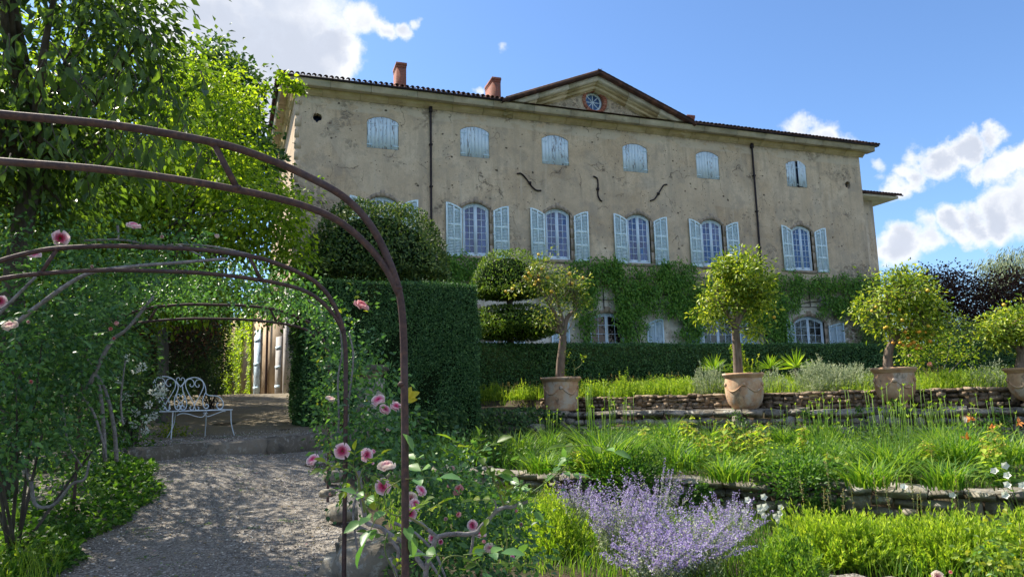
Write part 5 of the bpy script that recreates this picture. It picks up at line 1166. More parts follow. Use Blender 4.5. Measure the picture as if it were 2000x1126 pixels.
# ------------------------------------------------------------------ trees on the left
def tree(name, label, trunk, ells, nc, per, cs, L, W, mat, seed, tr=.12, nl=26, droop=.5, cat='tree', group=None, rand=.8, full=False, bmat='bark_dark', shell=.35, keep=None):
    rs = np.random.RandomState(seed); T = np.array(trunk, float); root = thing(name, label, cat, T[0], group)
    V, F = tube(T, np.linspace(tr, tr*.55, len(T)), 12, 5); mk('trunk', V, F, bmat, root, smooth=True)
    C, o = crown_leaves(root, ells, nc, per, cs, L, W, mat, rs, shell, droop, rand, full=full, keep=keep); limbs(root, T[-1], C, nl, tr*.42, bmat, rs)
    return root, C, o
up3 = lambda p_, h_: (p_[0], p_[1], p_[2]+h_)
# the cherry-like tree whose long leaves hang over the arch
t0 = atz(22, 760, -1.0)*1.0; t0 = atd(18, 790, 8.2); t0[2] = -1.3
T = [t0, atd(16, 690, 8.2), atd(22, 600, 8.1), atd(40, 470, 8.0), atd(70, 300, 8.0)]
rt, C, o = tree('overhanging_tree', 'big dark tree whose long drooping leaves hang over the near arch at top left', T,
     [EL(110, 60, 7.4, 220, 150, 1.3), EL(260, 130, 7.6, 70, 130, .8), EL(60, 280, 8.0, 140, 100, 1.2), EL(205, 270, 8.2, 100, 70, .9), EL(315, 185, 7.9, 38, 60, .4), EL(345, 240, 8.2, 26, 40, .3), EL(-200, 150, 8, 220, 260, 2.0), EL(60, -120, 7.6, 260, 120, 1.6), EL(240, 60, 7.4, 40, 90, .6), EL(60, 400, 8.4, 90, 60, .8), (-3.2, 11.0, 3.0, 1.1, 2.4, .7), (-3.9, 13.2, 3.4, 1.3, 2.2, .8), (-2.8, 8.6, 2.8, .8, 1.0, .5)],
     540, 30, .20, .125, .058, 'leaf_canopy', 81, .17, 30, .6, rand=.75)
rs = np.random.RandomState(82)
# its nearest leaves, one by one
C2 = np.array([atd(px, py, 5.6+rs.rand()*.8) for px, py in [(rs.uniform(20, 400), 0) for _ in range(0)]+[(rs.uniform(140, 395), rs.uniform(120, 330)) for _ in range(26)]+[(rs.uniform(0, 300), rs.uniform(0, 330)) for _ in range(30)]])
V, F, k_ = leafgeo(np.zeros((1, 3)), np.array([[1., 0, 0]]), np.array([[0, 0, 1.]]), np.array([1.]), np.array([.42]), .3, .14, True); 
leafA = [mesh('leaf', V, F, 'leaf_canopy', np.full(k_, .35+.2*j)) for j in range(3)]
V, F, k_ = leafgeo(np.zeros((1, 3)), np.array([[1., 0, 0]]), np.array([[0, 0, 1.]]), np.array([1.]), np.array([.58]), .25, .10, True)
leafR = [mesh('leaf', V, F, 'leaf_rose', np.full(k_, .2+.2*j)) for j in range(4)]; leafY = [mesh('leaf', V, F, 'leaf_young', np.full(k_, .15+.3*j)) for j in range(3)]
leafYel = mesh('leaf', V, F, 'leaf_yellowed', np.full(k_, .5))
def leaf_obj(me, p_, A, N, L, root):
    A = unit(np.array(A, float)); S = unit(np.cross(N, A)); N = np.cross(A, S); q_ = p_-BASE[root.name]
    M = Matrix(((A[0]*L, S[0]*L, N[0]*L, q_[0]), (A[1]*L, S[1]*L, N[1]*L, q_[1]), (A[2]*L, S[2]*L, N[2]*L, q_[2]), (0, 0, 0, 1))); return put('leaf', me, root, M)
tw = []
for c in C2:
    e = c+np.array([rs.normal()*.12, rs.normal()*.1, -.28]); tw.append(tube([c, (c+e)/2+rs.normal(size=3)*.02, e], [.006, .004, .002], 5, 2))
    for k in range(5):
        p_ = c+(e-c)*(k+.4)/5; leaf_obj(leafA[rs.randint(3)], p_, [rs.normal()*.55, rs.normal()*.5, -1.0], rdir(1, rs)[0]+np.array([0, -.4, .4]), rs.uniform(.11, .17), rt)
V, F = cat2(tw); mk('hanging_twigs', V, F, 'bark_dark', rt, kind='stuff')
t0 = atd(318, 778, 16.3); t0[2] = -.66
tree('lime_green_tree', 'bright lime-green tree with a grey trunk standing behind the white bench', [t0, atd(319, 700, 16.3), atd(318, 620, 16.3), atd(330, 520, 16.4), atd(360, 430, 16.5)],
     [EL(440, 300, 17, 60, 130, 1.6), EL(470, 420, 16, 90, 100, 1.6), EL(350, 420, 16.5, 120, 110, 2), EL(540, 440, 15.4, 42, 70, .8), EL(250, 400, 17, 100, 120, 2), EL(395, 180, 17.4, 70, 75, 1.5), EL(440, 575, 14.6, 120, 42, 1.2), EL(330, 590, 15, 70, 40, 1.1), EL(560, 520, 15.2, 40, 45, .6), EL(590, 380, 15.0, 14, 26, .25), EL(520, 590, 16, 55, 26, .6)],
     640, 36, .22, .12, .075, 'leaf_lime', 83, .13, 34, .7, bmat='vine_wood')
# a sprig reaching across to the eave
rs = np.random.RandomState(84); sp = thing('leafy_branch', 'thin leafy branch reaching in front of the top left corner of the roof', 'branch', atd(500, 210, 19))
P = [atd(470, 190, 19), atd(510, 176, 19), atd(545, 174, 19), atd(575, 176, 19)]; V, F = tube(P, [.02, .015, .011, .006], 6, 4); mk('stem', V, F, 'bark_dark', sp)
pp = np.concatenate([atd(x_, y_, 19)+rs.normal(size=(k_, 3))*s_ for x_, y_, k_, s_ in ((558, 155, 60, .13), (566, 165, 60, .12), (580, 168, 50, .10), (588, 172, 30, .09), (520, 175, 40, .09), (500, 180, 40, .14), (552, 148, 25, .06), (495, 230, 60, .2), (478, 190, 120, .25))])
leaves('foliage', pp, rdir(len(pp), rs)+np.array([0, 0, -.4]), rdir(len(pp), rs)+np.array([0, 0, .5]), .14, .10, 'leaf_lime', sp, rs=rs)
t0 = atd(520, 780, 24); t0[2] = -.1
tree('dark_tree', 'darker round-leaved tree between the lime-green tree and the roof corner', [atd(395, 770, 23), atd(400, 600, 23), atd(420, 400, 23), atd(440, 300, 23)],
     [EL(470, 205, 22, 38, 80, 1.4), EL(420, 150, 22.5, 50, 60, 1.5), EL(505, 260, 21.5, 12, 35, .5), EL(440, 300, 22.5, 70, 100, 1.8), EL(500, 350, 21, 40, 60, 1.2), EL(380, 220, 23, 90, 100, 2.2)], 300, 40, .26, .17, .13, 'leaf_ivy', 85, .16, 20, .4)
tree('tall_tree', 'tall shady tree at the far left behind the overhanging one', [atd(120, 780, 17), atd(125, 600, 17), atd(140, 400, 17), atd(160, 250, 17)],
     [EL(120, 250, 17, 200, 200, 3), EL(250, 420, 18, 170, 130, 2.5), EL(60, 480, 16, 130, 90, 2), EL(-150, 300, 16, 200, 260, 3), EL(250, 230, 18.5, 110, 110, 2.4)], 620, 32, .34, .15, .10, 'leaf_lime', 86, .2, 30, .5)
tree('shade_tree', 'second tall tree whose crown closes the gap above the end of the path', [(-4.6, 24, -.3), (-4.5, 24, 2), (-4.3, 24, 4)],
     [(-4.2, 25, 6.0, 2.4, 2.4, 2.6), (-3.4, 23, 4.0, 1.8, 2, 1.3), (-6, 21, 5, 2.6, 3, 3)], 260, 34, .36, .17, .11, 'leaf_canopy', 87, .22, 24, .5)
# dark planting that closes the view under the trees
def bush(name, label, ells, nc, per, cs, L, W, mat, seed, group=None, cat='shrub', droop=.1, shell=.5, gz=None, stems=8, rand=.9):
    rs = np.random.RandomState(seed); e0 = ells[0]; g = gz if gz is not None else float(height(e0[0], e0[1])); root = thing(name, label, cat, (e0[0], e0[1], g), group)
    C, o = crown_leaves(root, ells, nc, per, cs, L, W, mat, rs, shell, droop, rand)
    if stems:
        out = [tube([(e0[0]+rs.normal()*.08, e0[1]+rs.normal()*.08, g-.05), ((e0[0]+q_[0])/2, (e0[1]+q_[1])/2, (g+q_[2])/2+.05), q_], [.018, .012, .004], 6, 3) for q_ in C[rs.choice(len(C), min(stems, len(C)), False)]]
        V, F = cat2(out); mk('stems', V, F, 'bark_dark', root, smooth=True, kind='stuff')
    return root, C
bush('ball_shrub', 'dark rounded shrub at the end of the path beside the ivy-hung wall', [EL(415, 730, 19.5, 40, 52, .8), EL(385, 690, 20.5, 40, 60, .8)], 150, 40, .09, .05, .03, 'leaf_dark', 91, shell=.75)
bush('red_shrub', 'dark wine-red shrub in the shade behind the bench and trunk', [EL(270, 680, 17.5, 55, 60, .9), EL(370, 650, 18.5, 60, 50, .9), EL(300, 640, 18, 60, 30, .9)], 150, 34, .18, .07, .035, 'leaf_purple', 92)
bush('laurel_shrub', 'broad dark shrub filling the shade to the left of the bench', [EL(190, 690, 12.5, 110, 100, 1.3), EL(120, 780, 11, 100, 90, 1.2), EL(215, 620, 13, 75, 50, 1.0), EL(330, 730, 18.6, 90, 60, .6)], 330, 34, .17, .075, .036, 'leaf_ivy', 93)
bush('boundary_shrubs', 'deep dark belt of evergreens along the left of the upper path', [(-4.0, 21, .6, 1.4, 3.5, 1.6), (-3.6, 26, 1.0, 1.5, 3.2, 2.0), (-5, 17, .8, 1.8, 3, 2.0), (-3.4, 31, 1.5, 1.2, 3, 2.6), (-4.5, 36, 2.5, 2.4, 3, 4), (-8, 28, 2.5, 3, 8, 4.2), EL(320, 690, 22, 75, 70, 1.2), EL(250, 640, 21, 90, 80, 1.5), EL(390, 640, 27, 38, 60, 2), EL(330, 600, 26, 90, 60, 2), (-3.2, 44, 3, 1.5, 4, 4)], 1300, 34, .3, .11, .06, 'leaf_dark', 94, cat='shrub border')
bush('near_shrub', 'dark leafy shrub in the left foreground under the rose arches', [EL(60, 720, 6.6, 120, 110, .7), EL(150, 660, 7.4, 100, 80, .7), EL(40, 860, 6.2, 90, 70, .6), EL(170, 800, 7.6, 60, 90, .6), EL(-60, 760, 6.2, 100, 150, .8)], 230, 30, .12, .062, .036, 'leaf_rose', 95, droop=.3)
rr_, C = bush('white_rhododendron', 'rhododendron with trusses of white flowers left of the bench', [EL(262, 770, 11.2, 42, 80, .5), EL(240, 700, 11.6, 35, 45, .5), EL(225, 830, 10.9, 30, 40, .4)], 120, 26, .10, .085, .03, 'leaf_ivy', 96)
rs = np.random.RandomState(97)
def truss(root, c, r_, n_, L, mat, name='flower_truss'):
    d = rdir(n_, rs); d[:, 1] -= .5; d = unit(d); P = c+d*r_*.45; leaves(name, P, d+rdir(n_, rs)*.5, rdir(n_, rs)+d, L, L*.75, mat, root, None, rs=rs)
for (px, py) in ((252, 700), (278, 716), (266, 722), (300, 765), (312, 775), (320, 765), (245, 775), (243, 800), (265, 805), (262, 828), (283, 842), (300, 810), (240, 822), (232, 862), (285, 818), (315, 755), (226, 735), (290, 790), (236, 745)):
    truss(rr_, atd(px, py, 10.7+rs.rand()*.3), .085, 30, .04, 'flower_white')
bush('yellow_green_seedlings', 'small patch of bright seedlings lit by the sun under the bench', [EL(345, 845, 13.5, 30, 9, .2), EL(330, 835, 13.8, 14, 12, .2)], 26, 12, .04, .05, .035, 'leaf_young', 98, stems=0, cat='seedlings')
# distant wood that closes every gap low on the left
rs = np.random.RandomState(99); fw = thing('far_wood', 'dark mass of woodland closing the view behind the trees on the left', 'woodland', (-9, 50, 0)); fw['kind'] = 'stuff'
WE = [(-9, 48, 3, 6.5, 3, 5), (-16, 40, 3, 5, 4, 6), (-20, 28, 3, 4, 6, 6), (-4.5, 55, 2, 2.5, 3, 3.5), (-18, 16, 3, 4, 6, 6)]; parts = []
for e in WE:
    a_ = np.arange(20)*2*math.pi/20; V = np.array([(e[0]+e[3]*.9*math.sin(t_)*math.cos(q_), e[1]+e[4]*.9*math.sin(t_)*math.sin(q_), e[2]-e[5]*.9*math.cos(t_)) for t_ in np.linspace(.02, 3.12, 9) for q_ in a_]); kx = np.arange(20); k2 = (kx+1) % 20
    parts.append((V, [np.concatenate([np.stack([i*20+kx, i*20+k2, (i+1)*20+k2, (i+1)*20+kx], 1) for i in range(8)])]))
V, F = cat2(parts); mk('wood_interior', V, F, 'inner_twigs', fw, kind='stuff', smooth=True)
crown_leaves(fw, WE, 700, 30, .45, .3, .2, 'leaf_ivy', rs, .8, .2, .9)
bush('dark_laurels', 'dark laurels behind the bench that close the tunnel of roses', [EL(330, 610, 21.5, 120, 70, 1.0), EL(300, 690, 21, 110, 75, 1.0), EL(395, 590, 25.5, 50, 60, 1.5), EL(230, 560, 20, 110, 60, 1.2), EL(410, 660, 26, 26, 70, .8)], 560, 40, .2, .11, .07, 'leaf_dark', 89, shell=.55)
# ground cover at the left of the path
rs = np.random.RandomState(101); n = 11000; y_ = rs.uniform(4.2, 12.2, n); edge = np.where(y_ < 9, -1.75+.16*(y_-6), -1.27-.0*y_)+.12*np.sin(y_*2.1)+.07*np.sin(y_*5.3)
x_ = edge-np.abs(rs.normal(size=n))*.8; z_ = height(x_, y_)+rs.rand(n)*np.minimum(.06+.38*(edge-x_), .34)*(.7+.3*np.sin(x_*6+y_*4))
P = np.column_stack([x_, y_, z_]); gc = leaves('ground_cover', P, rdir(n, rs)*.8+np.array([.25, -.25, .25]), rdir(n, rs)*.6+np.array([0, 0, 1.]), .068, .052, 'leaf_cover', None, rs=rs)
n = 160; k = rs.choice(len(P), n); leaves('ground_cover_flowers', P[k]+np.array([0, 0, .05]), rdir(n, rs), np.array([0, 0, 1.])+rdir(n, rs)*.4, .02, .018, 'flower_white', None, rs=rs)
n = 1500; P = onground(np.column_stack([rs.uniform(-2.6, -1.5, n), rs.uniform(4.5, 7.5, n)])); V, F, k_ = blades(P, hdir(n, rs), rs.uniform(.15, .45, n), .006, rs.uniform(.2, .9, n)); mk('tall_grass', V, F, 'leaf_grass', None, np.repeat(rs.rand(n), k_), False, 'stuff')
# sparse weeds in the gravel
n = 500; P = onground(np.column_stack([rs.uniform(-1.6, .8, n), rs.uniform(5, 15, n)])); cc = P[rs.choice(n, 60)]; P = cc[rs.randint(0, 60, n)]+np.column_stack([rs.normal(size=(n, 2))*.05, np.zeros(n)])
leaves('path_weeds', P+np.array([0, 0, .012]), hdir(n, rs)+np.array([0, 0, .4]), np.tile([0, 0, 1.], (n, 1)), .03, .014, 'leaf_cover', None, rs=rs)
n = 70; P = onground(np.column_stack([rs.uniform(-1.4, .8, n), rs.uniform(5.2, 11, n)]), .015); leaves('fallen_petals', P, hdir(n, rs), np.tile([0, 0, 1.], (n, 1))+rdir(n, rs)*.2, .022, .02, 'rose_pale', None, rs=rs)
n = 420; P = onground(np.column_stack([rs.uniform(-1.8, .9, n), rs.uniform(5.2, 15, n)]), .015); leaves('fallen_leaves', P, hdir(n, rs), np.tile([0, 0, 1.], (n, 1))+rdir(n, rs)*.3, .035, .02, 'seed_straw', None, rs=rs)
# ------------------------------------------------------------------ climbing roses on the arches
def petal_mesh(name, mat, r0, w_, cup, rnd):
    V, F, R = [], [], []; nu, nv = 4, 4
    for i in range(nu):
        u_ = i/(nu-1)
        for j in range(nv):
            v_ = (j/(nv-1)-.5)*2; wd = w_*(.35+.75*math.sin(min(1, u_*1.05)*math.pi*.62)); out = r0*(.25+.9*math.sin(u_*cup)); up_ = .9*u_**1.1-.18*v_*v_*u_
            V.append((out-.10*v_*v_*w_, v_*wd, up_*.9)); R.append(rnd[0]+(rnd[1]-rnd[0])*u_)
    for i in range(nu-1):
        for j in range(nv-1): F.append([i*nv+j, i*nv+j+1, (i+1)*nv+j+1, (i+1)*nv+j])
    return V, F, R
def flower_me(name, mat, seed, open_=1.0, rr=(.02, .9)):
    rs = np.random.RandomState(seed); Vs, Fs, Rs, n = [], [], [], 0
    for ring, (cnt, r_, w_, h_) in enumerate(((4, .14, .16, .62), (6, .26, .2, .68), (7, .38, .25, .72), (7, .52, .3, .70))):
        for k in range(cnt):
            V, F, R = petal_mesh('', mat, r_*open_, w_, 1.9, (rr[0]+(rr[1]-rr[0])*ring/4.5, rr[0]+(rr[1]-rr[0])*(ring+1.2)/4.5)); V = np.array(V)*np.array([1, 1, h_]); a_ = 6.283*k/cnt+ring*.5+rs.uniform(-.15, .15); ca, sa = math.cos(a_), math.sin(a_)
            V = np.column_stack([V[:, 0]*ca-V[:, 1]*sa, V[:, 0]*sa+V[:, 1]*ca, V[:, 2]*rs.uniform(.88, 1.08)]); Vs.append(V); Fs += [[q_+n for q_ in f] for f in F]; Rs += R; n += len(V)
    return mesh('rose_flower', np.concatenate(Vs), np.array(Fs), mat, np.clip(Rs, 0, 1), True)
ROSE = {m_: [flower_me('f', m_, s_) for s_ in (1, 2)] for m_ in ('rose_pink', 'rose_pale', 'rose_coral')}
def outer_petal(mat, rnd): V, F, R = petal_mesh('', mat, .66, .42, 1.75, rnd); V = np.array(V)*np.array([1.02, 1.05, .66]); return mesh('petal', V, np.array(F), mat, np.array(R), True)
PET = {'rose_pink': outer_petal('rose_pink', (.55, 1.0)), 'rose_pale': outer_petal('rose_pale', (.4, 1.0)), 'rose_coral': outer_petal('rose_coral', (.4, .9))}
V, F = sphere(.2, 8, 5, 1.1); sep_me = mesh('calyx', V, F, 'green_stem', None, True)
def rose(root, px, py, rpx, dep, mat='rose_pink', face=None, rs=RS):
    c = atd(px, py, dep); s_ = rpx*dep/FPX*1.38*rs.uniform(.88, 1.1); f = unit(-ray(px, py)) if face is None else unit(np.array(face, float)); f = unit(f+rdir(1, rs)[0]*.75+np.array([0, 0, .55]))
    q_ = Vector(f).to_track_quat('Z', 'Y').to_matrix().to_4x4(); M = Matrix.Translation(Vector(c-f*s_*.3-BASE[root.name])) @ q_ @ Matrix.Rotation(rs.rand()*6, 4, 'Z') @ Matrix.Scale(s_, 4)
    fl = put('rose_flower', ROSE[mat][rs.randint(2)], root, M)
    if rpx <= 8: fl.matrix_basis = M @ Matrix.Diagonal(Vector((.72, .72, 1.25, 1)))
    for k in range(0 if rpx <= 8 else 5): put('petal', PET[mat], fl, Matrix.Rotation(k*1.2566+rs.uniform(-.2, .2), 4, 'Z') @ Matrix.Rotation(rs.uniform(-.05, .28), 4, 'Y'))
    put('calyx', sep_me, fl, Matrix.Translation(Vector((0, 0, -.02))))
    return c
def leafspray(root, c, axis, n_, L, mats, rs, r_=.0025, stemmat='green_stem', length=None):
    "a compound rose leaf or young shoot: leaflets along a short stalk, each an object"
    axis = unit(np.array(axis, float)); ln = length or L*(n_/2)*.9; e = c+axis*ln+np.array([0, 0, -.12*ln]); st = tube([c, (c+e)/2+np.array([0, 0, .03*ln]), e], [r_, r_*.8, r_*.5], 5, 2)
    side = unit(np.cross(axis, [0, 0, 1.])+1e-6); N = np.array([0, 0, 1.])+rdir(1, rs)[0]*.5-.3*_F
    for k in range(n_//2):
        p_ = c+(e-c)*(k+.7)/(n_/2+.3)
        for s_ in (-1, 1): leaf_obj(mats[rs.randint(len(mats))], p_, axis*.55+side*s_+np.array([0, 0, rs.uniform(-.35, .15)]), N+rdir(1, rs)[0]*.3, L*rs.uniform(.8, 1.1), root)
    leaf_obj(mats[rs.randint(len(mats))], e, axis+np.array([0, 0, -.2]), N, L*1.15, root); return st
# overhead growth on arches two and three
rs = np.random.RandomState(111)
ro = thing('climbing_rose', 'climbing rose trained over the second and third arches, with grey canes on the left', 'climbing rose', (-2.0, 6.6, -1.4))
C, _ = crown_leaves(ro, [EL(90, 560, 6.4, 120, 50, .5), EL(230, 520, 6.8, 130, 38, .7), EL(120, 480, 7.2, 120, 45, .8), EL(400, 545, 7.8, 150, 26, .8), EL(520, 560, 7.8, 90, 24, .6), EL(300, 585, 9.2, 180, 30, .5), EL(540, 600, 9.0, 70, 28, .4), EL(440, 590, 11, 110, 34, .8), EL(280, 540, 10.5, 150, 40, .8), EL(60, 640, 6.4, 90, 60, .5), EL(190, 620, 7.4, 60, 50, .5), EL(340, 470, 7.5, 90, 20, .5), EL(600, 590, 8.4, 40, 30, .4)], 390, 22, .11, .052, .032, 'leaf_rose', rs, .3, .2, .9)
out = []
for pts, d_, r_ in (([(20, 640), (90, 585), (170, 535), (260, 520), (360, 512), (440, 505)], 5.5, .019), ([(-30, 640), (20, 590), (70, 540)], 5.6, .017), ([(170, 760), (215, 670), (250, 640), (300, 578)], 6.8, .021), ([(205, 900), (200, 800), (190, 740), (170, 700)], 7.2, .022), ([(228, 900), (222, 830), (205, 760), (180, 720)], 7.3, .022), ([(110, 775), (150, 770), (180, 800), (200, 860), (208, 895)], 6.9, .016), ([(120, 770), (125, 820), (135, 870), (160, 910)], 6.8, .013), ([(60, 940), (70, 985), (105, 985), (140, 945), (165, 935), (175, 900)], 6.3, .018), ([(55, 940), (50, 900), (62, 860)], 6.3, .010), ([(165, 470), (235, 468), (300, 478), (420, 482), (560, 520), (640, 570)], 7.4, .014), ([(230, 440), (232, 470)], 6.9, .012), ([(350, 480), (395, 500)], 7, .011), ([(240, 830), (236, 780), (245, 700)], 7.3, .012)):
    out = [tube([atd(x_, y_, d_) for x_, y_ in pts], np.linspace(r_, r_*.6, len(pts)), 8, 5)]; V, F = cat2(out); mk('cane', V, F, 'bark_rose', ro, smooth=True)
for (px, py, r_, d_, m_) in ((118, 465, 13, 5.6, 'rose_pink'), (67, 497, 11, 5.6, 'rose_pink'), (261, 440, 11, 6.0, 'rose_pink'), (20, 635, 12, 5.0, 'rose_pale'), (55, 628, 6, 5.2, 'rose_pale'), (0, 588, 10, 5.2, 'rose_pink'), (317, 462, 6, 6.2, 'rose_pale'), (180, 520, 6, 6.2, 'rose_pale'), (424, 462, 7, 6.6, 'rose_pale'), (228, 632, 7, 6.6, 'rose_coral'), (215, 642, 6, 6.6, 'rose_coral'), (222, 660, 5, 6.6, 'rose_coral'), (60, 746, 6, 6.0, 'rose_coral')):
    rose(ro, px, py, r_, d_, m_, rs=rs)
st = []
for (px, py, d_) in [(rs.uniform(0, 250), rs.uniform(440, 700), rs.uniform(4.8, 6.2)) for _ in range(26)]+[(100, 575, 5.0), (85, 545, 5), (30, 650, 4.9), (105, 470, 5.4), (150, 480, 5.5), (255, 455, 5.8)]:
    st.append(leafspray(ro, atd(px, py, d_), rdir(1, rs)[0]*np.array([1, .6, .4])+np.array([0, 0, -.2]), 4, .055, leafR, rs))
V, F = cat2(st); mk('leaf_stalks', V, F, 'green_stem', ro, kind='stuff')
# the column of leaves on the right posts
rs = np.random.RandomState(112)
rp = thing('pillar_rose', 'rose climbing the right-hand posts of the second and third arches', 'climbing rose', (.8, 7.0, -1.4))
C, _ = crown_leaves(rp, [EL(645, 650, 7.2, 26, 55, .3), EL(655, 760, 6.8, 36, 60, .35), EL(690, 700, 6.2, 30, 50, .25), EL(650, 840, 6.6, 26, 45, .3), EL(700, 800, 6.0, 38, 55, .3), EL(625, 600, 7.6, 30, 18, .3), EL(692, 600, 6, 14, 14, .15), EL(740, 760, 5.8, 30, 45, .3), EL(738, 850, 5.6, 40, 45, .3), EL(660, 905, 6.2, 20, 20, .2)], 150, 17, .09, .05, .032, 'leaf_rose', rs, .2, .15, .9)
leaves('young_foliage', *(lambda P: (P, rdir(len(P), rs)+np.array([0, 0, .2]), rdir(len(P), rs)+np.array([0, 0, .8])))(np.concatenate([atd(x_, y_, d_)+rs.normal(size=(14, 3))*.06 for x_, y_, d_ in ((630, 775, 6.8), (645, 800, 6.8), (625, 700, 7.2), (700, 590, 6), (672, 620, 7), (650, 745, 7), (610, 610, 7.6), (700, 730, 6.2), (720, 790, 5.8), (640, 870, 6.6), (735, 880, 5.4))])), .05, .032, 'leaf_young', rp, rs=rs)
for pts, d_, r_ in (([(655, 890), (662, 820), (660, 740), (668, 690), (664, 640)], 5.9, .010), ([(700, 900), (684, 850), (680, 800), (690, 700), (682, 650)], 5.75, .011), ([(645, 880), (650, 760), (640, 660), (630, 610), (600, 585)], 7.6, .009), ([(690, 800), (720, 780), (735, 740)], 5.8, .006)):
    V, F = tube([atd(x_, y_, d_) for x_, y_ in pts], np.linspace(r_, r_*.6, len(pts)), 7, 5); mk('cane', V, F, 'bark_rose', rp, smooth=True)
rose(rp, 706, 595, 13, 5.6, 'rose_coral', rs=rs); rose(rp, 645, 778, 9, 6.4, 'rose_pale', rs=rs); rose(rp, 768, 783, 3, 5, 'rose_pale', rs=rs)
# the big foreground bush
rs = np.random.RandomState(113)
rb = thing('rose_bush', 'large pink rose bush with grey knotted canes around the foot of the near arch', 'rose bush', (.95, 4.3, -1.5))
C, _ = crown_leaves(rb, [EL(760, 830, 5.2, 55, 50, .35), EL(790, 900, 5.0, 60, 45, .35), EL(850, 940, 5.2, 80, 60, .45), EL(900, 1010, 5.2, 100, 60, .5), EL(960, 1080, 4.9, 80, 60, .5), EL(860, 1060, 5.4, 70, 60, .4), EL(720, 880, 5.4, 40, 40, .3), EL(905, 930, 6.0, 70, 40, .4), EL(830, 1120, 5.6, 90, 30, .4), EL(700, 960, 5.6, 22, 30, .2), EL(990, 1010, 5.4, 36, 40, .3)], 290, 18, .10, .05, .033, 'leaf_rose', rs, .25, .15, .9)
for pts, d_, r_ in (([(832, 1150), (832, 1112), (846, 1068), (853, 1049), (884, 1042), (924, 1041), (945, 1023), (967, 999), (983, 990), (1000, 989), (1030, 978)], 3.1, .0125), ([(853, 1049), (835, 1032), (820, 1020), (800, 1012)], 3.1, .009), ([(832, 1112), (815, 1090), (806, 1062)], 3.1, .012), ([(924, 1041), (922, 1065), (918, 1085)], 3.1, .007), ([(700, 920), (710, 990), (716, 1020), (745, 1030), (765, 1055), (778, 1075), (775, 1100)], 3.6, .012), ([(716, 1020), (706, 985), (700, 940)], 3.6, .009), ([(745, 1030), (790, 1060), (830, 1085), (862, 1130)], 3.9, .011), ([(760, 1090), (770, 1110), (775, 1130)], 3.4, .010), ([(770, 1020), (810, 1040), (850, 1080), (870, 1126)], 4.2, .010), ([(966, 998), (968, 985), (965, 975)], 3.1, .005), ([(700, 960), (690, 1000), (700, 1090)], 4.8, .010)):
    V, F = tube([atd(x_, y_, d_) for x_, y_ in pts], np.linspace(r_, r_*.65, len(pts)), 9, 5)
    V += .0012*np.sin(V[:, [1, 2, 0]]*130); mk('cane', V, F, 'bark_rose', rb, smooth=True)
for pts, d_, r_ in (([(835, 1032), (800, 1010), (760, 1000), (752, 960), (785, 935)], 3.0, .0045), ([(985, 989), (978, 970), (960, 925), (940, 895), (925, 880)], 3.1, .0055), ([(985, 990), (1010, 985), (1040, 960), (1075, 935), (1110, 905)], 3.1, .004), ([(712, 1000), (705, 960), (695, 920), (680, 905)], 3.5, .006), ([(718, 1000), (700, 950), (712, 905)], 3.45, .005), ([(985, 1090), (990, 1060), (985, 1030), (975, 1000)], 3.1, .004), ([(853, 1126), (870, 1090), (900, 1085), (930, 1100)], 2.9, .004), ([(757, 1040), (752, 1075), (775, 1126)], 3.3, .004)):
    V, F = tube([atd(x_, y_, d_) for x_, y_ in pts], np.linspace(r_, r_*.5, len(pts)), 7, 5); mk('shoot', V, F, 'green_stem', rb, smooth=True)
for (px, py, r_, d_, m_) in ((611, 897, 13, 3.9, 'rose_pink'), (668, 880, 15, 3.8, 'rose_pink'), (716, 888, 12, 4.2, 'rose_pink'), (728, 882, 8, 4.4, 'rose_pink'), (755, 908, 15, 4.0, 'rose_pale'), (748, 949, 15, 4.0, 'rose_pink'), (822, 957, 11, 4.3, 'rose_pink'), (803, 973, 11, 4.4, 'rose_pale'), (811, 984, 10, 4.3, 'rose_pink'), (801, 1003, 11, 4.3, 'rose_pink'), (739, 781, 11, 5.0, 'rose_pink'), (752, 799, 11, 5.0, 'rose_pink'), (774, 793, 11, 5.0, 'rose_pink'), (760, 838, 8, 5.2, 'rose_pale'), (883, 915, 8, 5.2, 'rose_pale'), (895, 956, 10, 5.0, 'rose_coral'), (845, 1050, 9, 4.4, 'rose_pink'), (860, 1057, 8, 4.4, 'rose_pink'), (923, 1025, 9, 4.6, 'rose_pink'), (939, 1042, 10, 4.6, 'rose_pink'), (870, 1013, 6, 4.8, 'rose_pale'), (897, 1005, 8, 4.8, 'rose_coral'), (957, 1070, 10, 4.6, 'rose_pale'), (1000, 1088, 7, 4.6, 'rose_pink'), (875, 949, 5, 5, 'rose_coral'), (772, 949, 6, 4.6, 'rose_pale'), (824, 893, 5, 5.4, 'rose_pale'), (945, 1058, 6, 4.6, 'rose_coral'), (1009, 997, 5, 5, 'rose_coral'), (1018, 1023, 6, 5, 'rose_pale'), (645, 965, 5, 5.5, 'rose_coral'), (729, 905, 5, 4.4, 'rose_pink')):
    rose(rb, px, py, r_, d_, m_, rs=rs)
st = []; Y3, R4 = leafY, leafR
